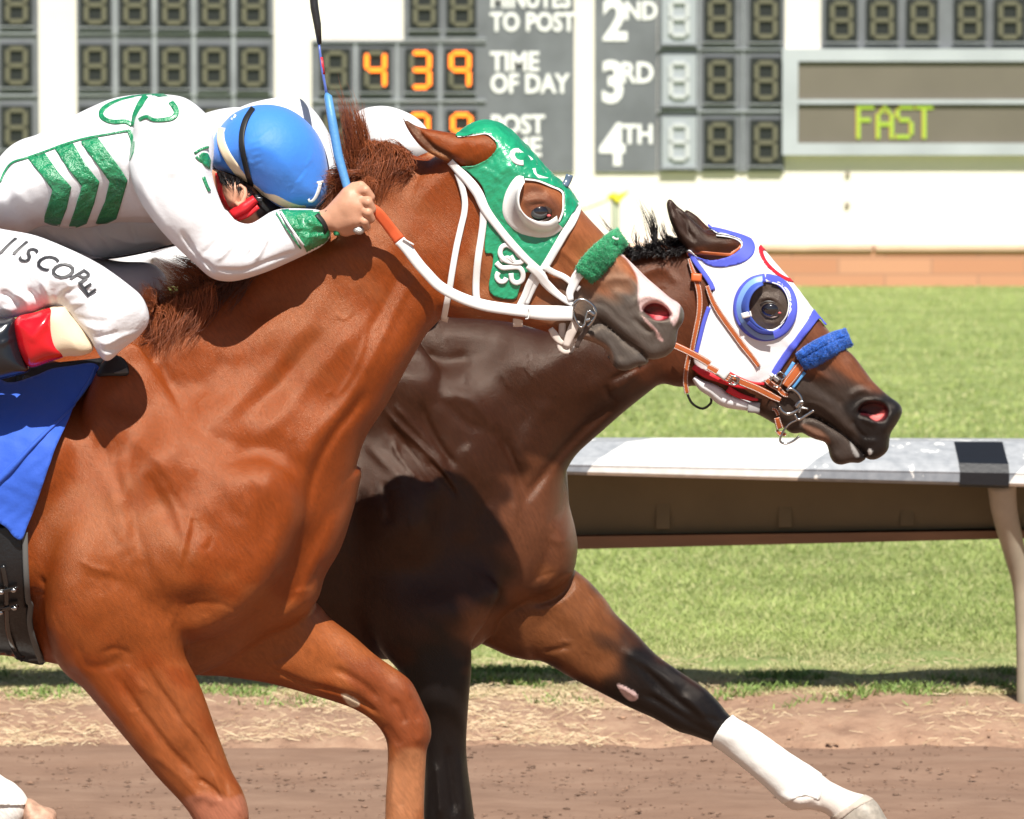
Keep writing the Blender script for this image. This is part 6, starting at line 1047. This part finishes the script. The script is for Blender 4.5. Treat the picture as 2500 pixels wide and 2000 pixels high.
arm = Piece(ARM, -.17, k=.012, sb=.006, amp=1.5, wid=.8, T=[(350, 260, .06), (400, 350, .075), (450, 500, .075), (540, 640, .068), (650, 600, .055), (740, 560, .050)], L=[(400, 350, .08), (450, 500, .07), (560, 640, .055), (700, 580, .05)], yc=[(350, 280, -.14), (450, 480, -.20), (540, 640, -.19), (700, 570, -.15), (800, 560, -.13)], strokes=[
    (V('Z1', 1200, 980, 1260, 1080, 1340, 1180, 1420, 1250), 6, -.010), (V('Z1', 1280, 1090, 1340, 1180, 1380, 1260), 5, .008), (V('Z1', 1130, 430, 1180, 445, 1210, 470), 5, -.006), (V('Z1', 1420, 1230, 1600, 1240, 1800, 1170, 1950, 1120), 6, -.006), (V('Z1', 1680, 1180, 1720, 1100, 1760, 1020), 6, .006), (V('Z1', 1620, 1170, 1700, 1050), 5, -.006),
    (V('Z1', 900, 600, 1000, 820, 1120, 1000), 16, .006), (V('Z1', 1060, 300, 1120, 480, 1140, 640), 30, .006), (V('Z1', 1260, 320, 1300, 560, 1330, 720), 10, -.004), (V('Z1', 1200, 220, 1280, 240, 1360, 330), 8, -.004), (V('Z1', 1500, 900, 1440, 1040, 1330, 1140), 8, -.004), (V('Z1', 1560, 940, 1520, 1080, 1420, 1180), 8, .005),
    (V('Z1', 1880, 860, 1960, 960, 2040, 1080), 8, .004), (V('Z1', 2000, 900, 2060, 940, 2140, 960), 7, .007), (V('Z1', 1960, 980, 2060, 1000, 2120, 980), 7, -.006)])
belly = Piece(BELLY, .20, T=.06, L=.07, k=.004, strokes=[(V('Z1', 300, 960, 420, 1120), 6, .008), (V('Z1', 480, 980, 560, 1060, 640, 1160), 6, -.006), (V('Z1', 620, 960, 700, 1060, 740, 1150), 6, .007), (V('Z1', 850, 940, 900, 1060), 6, -.007), (V('Z1', 700, 1000, 850, 1060, 1050, 1050), 6, .006)])
JF = Field([tor, arm, belly]); v, f = JF.mesh(h=.008, sub=1); obj('jersey', v, f, M_jers, JR); jv, jf = v, f
# chevrons and trims
ch = dict(off=.004, thick=.0018, wrinkle=.0022, step=4, smooth_poly=False)
patch('chevron', V('Z1', 180, 497, 290, 460, 380, 590, 470, 695, 440, 830, 392, 952, 340, 945, 290, 925, 292, 890, 320, 800, 345, 715, 270, 610), JF, M_gsilk, JR, **ch)
patch('chevron', V('Z1', 358, 434, 480, 402, 560, 540, 655, 660, 620, 800, 570, 935, 500, 962, 450, 965, 500, 820, 538, 690, 440, 560), JF, M_gsilk, JR, **ch)
patch('chevron', V('Z1', 525, 392, 640, 362, 740, 500, 840, 650, 800, 790, 765, 905, 700, 935, 628, 938, 690, 790, 722, 660, 630, 530), JF, M_gsilk, JR, **ch)
g = dict(off=.006, thick=.002, step=4, sm=1.)
strap('yoke_piping', [(V('Z1', 0, 660, 30, 590, 80, 530, 180, 497, 300, 455, 420, 410, 560, 370, 700, 345, 850, 318), 4.5, JF, g), (V('Z1', 848, 318, 870, 380, 868, 450, 850, 520), [9, 10, 10, 3], JF, g)], M_gsilk, JR)
strap('back_emblem', [(V('Z1', 880, 95, 780, 120, 700, 160, 665, 200, 680, 240, 740, 262, 830, 262, 870, 285), [6, 6, 8, 11, 12, 11, 11, 10], JF, dict(off=.005, thick=.002, step=4)), (V('Z1', 1000, 85, 1080, 95, 1130, 140, 1160, 190, 1140, 235, 1070, 250, 1010, 250, 960, 230, 900, 262, 875, 290), [5, 8, 13, 14, 12, 11, 9, 9, 10, 6], JF, dict(off=.005, thick=.002, step=4)), (V('Z1', 960, 88, 920, 150, 885, 230, 872, 290), [14, 15, 14, 8], JF, dict(off=.0065, thick=.002, step=4)), (V('Z1', 860, 98, 960, 86, 1080, 84), 5, JF, dict(off=.004, thick=.002, step=4))], M_gsilk, JR)
patch('cuff', V('Z1', 1838, 850, 1870, 838, 1980, 832, 2110, 845, 2180, 900, 2190, 1000, 2130, 1080, 2035, 1130, 2010, 1100, 1940, 990), JF, M_gsilk, JR, off=.006, thick=.003, wrinkle=.004, step=4, n=3)
strap('sleeve_stripe', [(V('Z1', 1845, 850, 1900, 940, 1970, 1040, 2035, 1125), 5, JF, dict(off=.011, thick=.002, step=4)), ], M_wtrim, JR)
strap('sleeve_stripe', [(V('Z1', 1815, 858, 1875, 950, 1945, 1050, 2010, 1138), 4, JF, dict(off=.007, thick=.002, step=4))], M_gsilk, JR)
strap('collar_trim', [(V('Z1', 1280, 470, 1330, 440, 1375, 430), 6, JF, dict(off=.006)), (V('Z1', 1290, 490, 1340, 540, 1390, 580), 6, JF, dict(off=.006)), (V('Z1', 1340, 625, 1360, 680, 1380, 720), 8, JF, dict(off=.006)), (V('Z1', 1400, 690, 1415, 740, 1420, 780), 6, JF, dict(off=.006))], M_gsilk, JR)
patch('collar_panel', V('Z1', 1310, 480, 1370, 470, 1400, 575, 1350, 555), JF, M_gsilk, JR, off=.004, thick=.002, step=4, n=2)
# --- head
helm = Piece(V('Z1', 1383, 440, 1400, 380, 1445, 300, 1520, 220, 1600, 175, 1690, 152, 1790, 150, 1900, 178, 2010, 250, 2090, 345, 2140, 450, 2166, 560, 2172, 680, 2150, 770, 2090, 825, 2000, 845, 1890, 842, 1780, 790, 1680, 705, 1590, 650, 1500, 610, 1420, 578, 1388, 510), -.045, T=[(650, 380, .125), (760, 480, .10), (540, 380, .09)], L=[(650, 380, .115), (600, 450, .10)], k=.01, sb=.006,
    strokes=[(V('Z1', 1640, 500, 1560, 560), 4, -.003), (V('Z1', 1600, 420, 1620, 500, 1660, 560), 6, .004), (V('Z1', 1640, 420, 1700, 380, 1800, 300), 3, .002), (V('Z1', 1480, 560, 1560, 600, 1620, 640), 4, -.004), (V('Z1', 1900, 690, 1960, 660, 2020, 560, 2060, 440), 4, .003)] + [(V('Z1', 1880 + 22 * i, 740 - 30 * i, 1930 + 24 * i, 700 - 34 * i), 2.2, -.003) for i in range(6)] + [(V('Z1', 1640 + 6 * i, 380 + 45 * i, 1700 + 8 * i, 360 + 42 * i), 3, -.0025) for i in range(5)] + [(V('Z1', 1420 + 40 * i, 540 + 18 * i, 1450 + 40 * i, 480 + 18 * i), 3, -.002) for i in range(5)])
HF = Field([helm]); v, f = HF.mesh(h=.008, sub=1); hm = obj('cap', v, f, M_helm, JR)
strap('elastic_band', [(V('Z1', 1460, 300, 1452, 380, 1490, 480, 1560, 580, 1660, 670, 1780, 745, 1900, 810, 2010, 832), [17, 20, 22, 22, 22, 22, 19, 12], HF, dict(off=.006, thick=.004)), ], M_elast, hm)
strap('chin_harness', [(V('Z1', 1665, 168, 1615, 250, 1590, 350, 1595, 450, 1620, 570, 1650, 670, 1690, 745), [12, 14, 14, 14, 13, 13, 12], HF, dict(off=.010, thick=.004)), (V('Z1', 1690, 740, 1710, 790, 1770, 860), [13, 12, 9], None, dict(ys=[-.10, -.10, -.09], thick=.004))], M_black, hm)
strap('harness_buckle', [(V('Z1', 1680, 770, 1725, 775), 12, None, dict(ys=[-.108, -.108], thick=.006))], mat('buckle_plastic', (.03, .03, .03), .2), hm)
strap('cap_letter', [(V('Z1', 2085, 665, 2130, 655), 6, HF, dict(off=.005, thick=.003)), (V('Z1', 2108, 665, 2095, 720, 2070, 770, 2040, 790, 2030, 770), [8, 9, 8, 7, 5], HF, dict(off=.005, thick=.003)), (V('Z1', 1520, 240, 1530, 250, 1550, 215), 5, HF, dict(off=.006, thick=.002))], M_wtrim, hm)
headp = Piece(V('Z1', 1400, 560, 1500, 560, 1650, 620, 1760, 720, 1850, 820, 1800, 930, 1700, 960, 1600, 950, 1520, 880, 1440, 760, 1400, 650), -.03, T=[(590, 480, .075), (640, 530, .06)], L=.05, k=.01, strokes=[(V('Z1', 1500, 760, 1560, 810, 1640, 820), 8, .006), (V('Z1', 1500, 840, 1560, 870), 8, -.006), (V('Z1', 1440, 620, 1480, 760, 1520, 850), 10, .006)])
nk = Piece(V('Z1', 1150, 420, 1400, 540, 1500, 640, 1500, 820, 1350, 800, 1150, 700), -.01, T=.06, L=.05, k=.02)
FF = Field([headp, nk]); v, f = FF.mesh(h=.007, sub=1)
fc = paint(v, (.60, .30, .19), [(V('Z1', 1380, 560, 1460, 580, 1560, 660, 1600, 700, 1660, 740, 1700, 900, 1900, 900, 1900, 500, 1400, 480), (.018, .011, .009), 3), (V('Z1', 1540, 760, 1620, 700, 1680, 760, 1640, 830, 1560, 820), (.50, .20, .12), 6)])
obj('head', v, f, mat('face_skin', vcol=True, rough=.5, bump=[(120, .4)], bdist=.001), JR, col=fc)
mb = MB()   # ear of the jockey
q = V('Z1', 1560, 690, 1585, 680, 1610, 700, 1615, 740, 1600, 790, 1570, 810, 1548, 790); x, y, z = FF.surf(q[:, 0], q[:, 1]); mb.tube(np.c_[x, y - .006, z], [.0035, .005, .0055, .0055, .006, .007, .004], 8); mb.ball((float(x[3]) - .006, float(y[3]) - .001, float(z[3]) - .005), (.009, .005, .016), 0, 10, 8); mb.build('ear', M_skin, JR, smooth=True)
red = mb = MB()
strap('scarf', [(V('Z1', 1425, 600, 1445, 680, 1450, 740, 1480, 800, 1520, 860), [8, 13, 12, 10, 8], FF, dict(off=.008, thick=.006)), (V('Z1', 1525, 880, 1600, 830, 1680, 770), [26, 30, 22], None, dict(ys=[-.115, -.125, -.118], thick=.02, ncross=9, rnd=.8)), (V('Z1', 1560, 905, 1620, 880, 1700, 820), [10, 14, 12], None, dict(ys=[-.105, -.11, -.11], thick=.012))], M_redsc, JR)
strands('hair', [(V('Z1', 1430, 590, 1500, 610, 1600, 650), V('Z1', 1470, 690, 1530, 720, 1580, 740), 260, -.098, dict(bend=4, jit=3, dy=.008, r=.0009)), (V('Z1', 1620, 680, 1680, 740), V('Z1', 1600, 740, 1640, 790), 120, -.095, dict(bend=4, jit=3, dy=.006, r=.0009))], M_hair_b, JR)
# --- near leg : breeches, stocking, boot
LEG = J(V('N', -300, 520, -120, 540), V('Z1', 0, 975, 60, 985, 200, 1010, 340, 1055, 500, 1120, 640, 1190, 750, 1260, 860, 1340, 930, 1400, 970, 1470, 990, 1550, 985, 1620), V('B1', 876, 190, 850, 250, 800, 305, 720, 365, 645, 432, 600, 415, 560, 350, 520, 290, 430, 200, 375, 145, 300, 120, 160, 165, 60, 190, 0, 200), V('N', -150, 800, -320, 820))
leg = Piece(LEG, -.30, k=.02, sb=.006, amp=1.35, wid=.75, T=[(0, 680, .085), (150, 700, .085), (300, 750, .075), (340, 800, .06), (260, 860, .05)], L=[(150, 680, .09), (320, 780, .07), (250, 860, .04)], yc=[(0, 650, -.24), (200, 700, -.30), (330, 770, -.32), (260, 860, -.33)], noise=.0008, strokes=[
    (V('B1', 375, 130, 360, 60, 400, -20), 12, -.010), (V('B1', 290, 110, 270, 40, 240, -40), 10, .009), (V('B1', 220, 130, 190, 60, 150, 20), 9, -.010), (V('B1', 160, 160, 130, 80, 60, 40), 9, .010), (V('B1', 90, 120, 30, 60, -20, 50), 10, -.009), (V('B1', 0, 130, 60, 160), 8, .008), (V('B1', 320, 120, 300, 60), 6, -.008),
    (V('B1', 580, 330, 640, 330, 720, 290, 800, 270), 5, .006), (V('B1', 590, 370, 680, 370, 760, 320, 840, 250), 5, -.006), (V('B1', 600, 400, 680, 400, 740, 350), 4, .006), (V('B1', 540, 300, 600, 290, 700, 260), 5, -.005), (V('B1', 440, 180, 540, 200, 640, 200), 8, -.003), (V('B1', 480, 230, 560, 250, 620, 240), 5, .004),
    (V('B1', 860, 100, 860, 190, 810, 270), 10, -.004), (V('B1', 640, 60, 760, 90, 820, 160), 24, .004), (V('B1', 500, 40, 600, 30), 7, -.004), (V('Z1', 400, 1400, 520, 1360, 620, 1400), 9, -.004), (V('Z1', 440, 1470, 560, 1450), 7, .005), (V('Z1', 360, 1440, 400, 1380, 480, 1330), 9, .007)])
LF_ = Field([leg]); v, f = LF_.mesh(h=.008, sub=1); obj('breeches', v, f, M_breech, JR)
stk_ = Piece(J(V('B1', 250, 150, 325, 110, 385, 115, 450, 190, 520, 285, 550, 370, 480, 405, 385, 408, 300, 420, 240, 300)), -.33, T=.045, L=.045, strokes=[(V('B1', 400 + 25 * i, 200 + 22 * i, 430 + 18 * i, 300 + 14 * i, 470 + 12 * i, 380), 2.2, -.003) for i in range(5)])
Fs = Field([stk_]); v, f = Fs.mesh(h=.007); obj('stocking', v, f, mat('cream_stocking', (.76, .62, .44), .75, bump=300), JR)
cuffp = Piece(V('B1', 88, 185, 200, 150, 322, 118, 345, 220, 365, 320, 390, 400, 290, 440, 180, 475, 130, 420, 95, 320), -.33, T=.056, L=.05, strokes=[(V('B1', 110, 300, 130, 400, 170, 460), 3, -.003), (V('B1', 180, 330, 230, 240, 300, 200), 12, .004), (V('B1', 330, 130, 350, 260, 385, 390), 3, .002)])
Fc = Field([cuffp]); v, f = Fc.mesh(h=.007); bt = obj('boot_cuff', v, f, M_redl, JR)
bootp = Piece(J(V('N', -420, 760, -300, 745, -150, 755), V('B1', 0, 185, 92, 178, 110, 300, 165, 470, 200, 490, 60, 530, 0, 545), V('N', -150, 960, -300, 990, -420, 1030, -470, 960, -440, 860)), -.33, T=.05, L=.05, strokes=[(V('B1', 0, 340, 60, 310, 100, 300), 4, .006), (V('B1', 0, 220, 40, 215, 90, 200), 4, .005)])
Fb = Field([bootp]); v, f = Fb.mesh(h=.008); obj('boot', v, f, M_boot, JR)
# printed letters on the breeches
Lt = []
for chx, zx, zy, sz, ang in (('J', -6, 1104, 62, .40), ('I', 70, 1122, 60, .42), ('S', 108, 1162, 60, .43), ('C', 208, 1200, 60, .46), ('O', 305, 1246, 62, .50), ('P', 448, 1284, 56, .60)):
    p = V('Z1', zx, zy)[0]; Lt.append(glyph(chx, p[0], p[1], sz, ang=ang, shear=.45, sx=1.0, bold=.012))
p = V('Z1', 566, 1420)[0]; Lt.append(glyph('E', p[0], p[1], 60, ang=-.62, shear=.0, sx=1.1, bold=.012))
drape('leg_lettering', Lt, LF_, mat('print_black', (.03, .03, .035), .5), JR, off=.004)
# far thigh, its shade painted as a greyer cloth colour
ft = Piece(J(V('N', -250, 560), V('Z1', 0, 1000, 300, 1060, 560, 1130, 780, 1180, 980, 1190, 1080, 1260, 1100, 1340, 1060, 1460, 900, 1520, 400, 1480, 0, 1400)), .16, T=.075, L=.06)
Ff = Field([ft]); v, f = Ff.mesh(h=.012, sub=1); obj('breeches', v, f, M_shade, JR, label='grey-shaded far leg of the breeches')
strap('waist_seam', [(V('Z1', 600, 1172, 800, 1150, 1000, 1110, 1150, 1070), 5, JF, dict(off=.003))], mat('seam', (.06, .06, .07), .7), JR)
# far arm
fa = Piece(V('N', 560, 280, 700, 235, 760, 262, 806, 330, 838, 420, 830, 500, 760, 540, 640, 520, 560, 420), .17, T=.06, L=.05); Fa = Field([fa]); v, f = Fa.mesh(h=.012); obj('sleeve', v, f, M_jers, JR)
# --- hand gripping rein and whip
def px3(tagn, x, y, Y): q = V(tagn, x, y)[0]; a, b_ = W(q[0], q[1], Y); return (float(a), Y, float(b_))
H = lambda pts, r, k=.004: Caps([px3('Z2', *p) for p in pts], r, k)
hand = [H([(330, 1220, -.145), (420, 1200, -.150), (520, 1130, -.155)], [.026, .027, .030]), H([(440, 1140, -.15), (560, 1010, -.158), (640, 990, -.160)], [.024, .026, .022], .012), H([(470, 1240, -.15), (600, 1190, -.16), (680, 1150, -.160)], [.024, .026, .020], .012), H([(560, 1080, -.163), (640, 1090, -.165)], [.026, .024], .012),
    # four fingers: knuckle, middle joint, tip curled back into the palm
    H([(625, 965, -.168), (690, 950, -.180), (735, 1010, -.172), (715, 1060, -.150)], [.0115, .0112, .0105, .0095], .003), H([(650, 1040, -.172), (712, 1055, -.186), (745, 1115, -.176), (710, 1150, -.152)], [.0118, .0114, .0106, .0095], .003),
    H([(650, 1110, -.170), (712, 1145, -.184), (738, 1200, -.172), (700, 1225, -.150)], [.0115, .0110, .0102, .009], .003), H([(630, 1190, -.166), (682, 1225, -.178), (700, 1270, -.166), (660, 1290, -.150)], [.0105, .010, .0092, .0085], .003),
    # thumb leaving the side of the palm and closing over the whip
    H([(520, 1000, -.140), (590, 930, -.150), (650, 915, -.158), (690, 945, -.166)], [.016, .0135, .012, .0105], .005), H([(440, 1240, -.14), (520, 1290, -.145), (580, 1290, -.150)], [.020, .018, .014], .01)]
HdF = Field(hand); v, f = HdF.mesh(h=.0035, sub=1); obj('hand', v, f, M_skin, JR)
mb = MB()
for pt, d in (((742, 1040, -.182), .6),): pass
wr = strap('wrist_elastic', [(V('Z2', 262, 1160, 320, 1230, 350, 1310, 350, 1400), [12, 11, 11, 10], JF, dict(off=.014, thick=.004)), (V('Z2', 340, 1130, 390, 1180, 430, 1260, 440, 1350), [10, 22, 24, 14], JF, dict(off=.016, thick=.010, ncross=9, rnd=.8, default=-.15))], None, JR, mats=[M_gsilk, M_black])
wr.data.polygons.foreach_set('material_index', [1 if i < len(wr.data.polygons) * .42 else 0 for i in range(len(wr.data.polygons))])
# whip
wp = empty('riding_whip', px3('N', 850, 470, -.15), label='thin riding whip with black shaft and blue grip held upright in the jockey fist', cat='whip')
def wt(name, pts, r, m, Y=(-.15, -.12), n=10): q = np.array(pts, float); ys = np.linspace(Y[0], Y[1], len(q)); mb = MB(); mb.tube([px3('N', a, b_, c) for (a, b_), c in zip(q, ys)], r, n); return mb.build(name, m, wp, smooth=True)
wt('grip', [(868, 520), (850, 466), (826, 380), (812, 300), (801, 236), (797, 229)], [.0085, .0095, .0105, .0105, .0095, .004], mat('blue_grip', (.10, .30, .62), .45, bump=[(120, .5)], bdist=.002), (-.155, -.10))
wt('shaft', [(798, 232), (793, 205), (787, 172), (782, 135), (778, 100)], [.0035, .003, .0035, .003, .0025], mat('red_blue_shaft', (.10, .16, .50), .3), (-.10, -.09)); wt('shaft_band', [(790, 182), (784, 140)], .0042, mat('red_wrap', (.55, .03, .05), .4), (-.095, -.092))
wt('flapper', [(780, 108), (775, 60), (768, 20), (760, -60), (752, -110)], [.0052, .0085, .0095, .0095, .004], mat('black_flapper', (.025, .025, .027), .35, bump=[(60, .6)], bdist=.004), (-.09, -.08))
mb = MB(); mb.ball(px3('Z2', 632, 1300, -.165), (.0135, .012, .0105), 0, 16, 10); mb.build('knob', mat('silver_knob', (.65, .65, .64), .35, metal=.6, bump=[(300, 1)], bdist=.003), wp, smooth=True)
# ================================================================ JOCKEY on the bay (mostly hidden)
J2 = empty('person', (-.6, .9, 1.75), label='second jockey in plain white cap and silks, mostly hidden behind the chestnut', cat='person')
c2 = Piece(V('Z2', 590, 300, 640, 250, 720, 222, 830, 210, 930, 222, 1050, 265, 1130, 310, 1190, 360, 1240, 430, 1280, 520, 1270, 640, 1180, 740, 1000, 790, 800, 780, 660, 700, 600, 560, 575, 420), .82, T=.11, L=.10); v, f = Field([c2]).mesh(h=.01); cp2 = obj('cap', v, f, mat('white_cap', (.80, .80, .80), .6, bump=[(20, .3)], bdist=.006), J2)
strap('cap_seam', [(V('Z2', 600, 290, 640, 400, 690, 520), 3, Field([c2]), dict(off=.003, thick=.002))], mat('seam_grey', (.6, .6, .62), .6), cp2)
t2 = Piece(V('N', 250, 520, 350, 380, 480, 285, 600, 262, 700, 300, 800, 350, 880, 430, 860, 560, 760, 640, 560, 680, 360, 700, 250, 650), .90, T=.17, L=.14); v, f = Field([t2]).mesh(h=.014); obj('jersey', v, f, M_jers, J2)
a2 = Piece(V('N', 640, 430, 720, 420, 800, 470, 880, 520, 1000, 520, 1080, 540, 1080, 580, 1000, 590, 860, 590, 760, 560, 660, 520), .68, T=.05, L=.05); v, f = Field([a2]).mesh(h=.012); obj('sleeve', v, f, M_jers, J2)
l2 = Piece(J(V('N', 250, 560, 350, 600), V('Z1', 990, 1130, 1100, 1100, 1180, 1080, 1260, 1130, 1380, 1200, 1400, 1260, 1360, 1325, 1280, 1300, 1100, 1230, 1000, 1180), V('N', 380, 760, 280, 740)), .62, T=.07, L=.05); v, f = Field([l2]).mesh(h=.012); obj('breeches', v, f, mat('spotted_white', (.80, .80, .80), .5), J2)
b2 = Piece(V('N', 280, 700, 380, 720, 400, 900, 300, 960, 240, 900), .6, T=.05, L=.05); v, f = Field([b2]).mesh(h=.012); obj('boot', v, f, M_boot, J2)
print('script %.1fs objects %d' % (time.time() - T0, len(bpy.data.objects)))
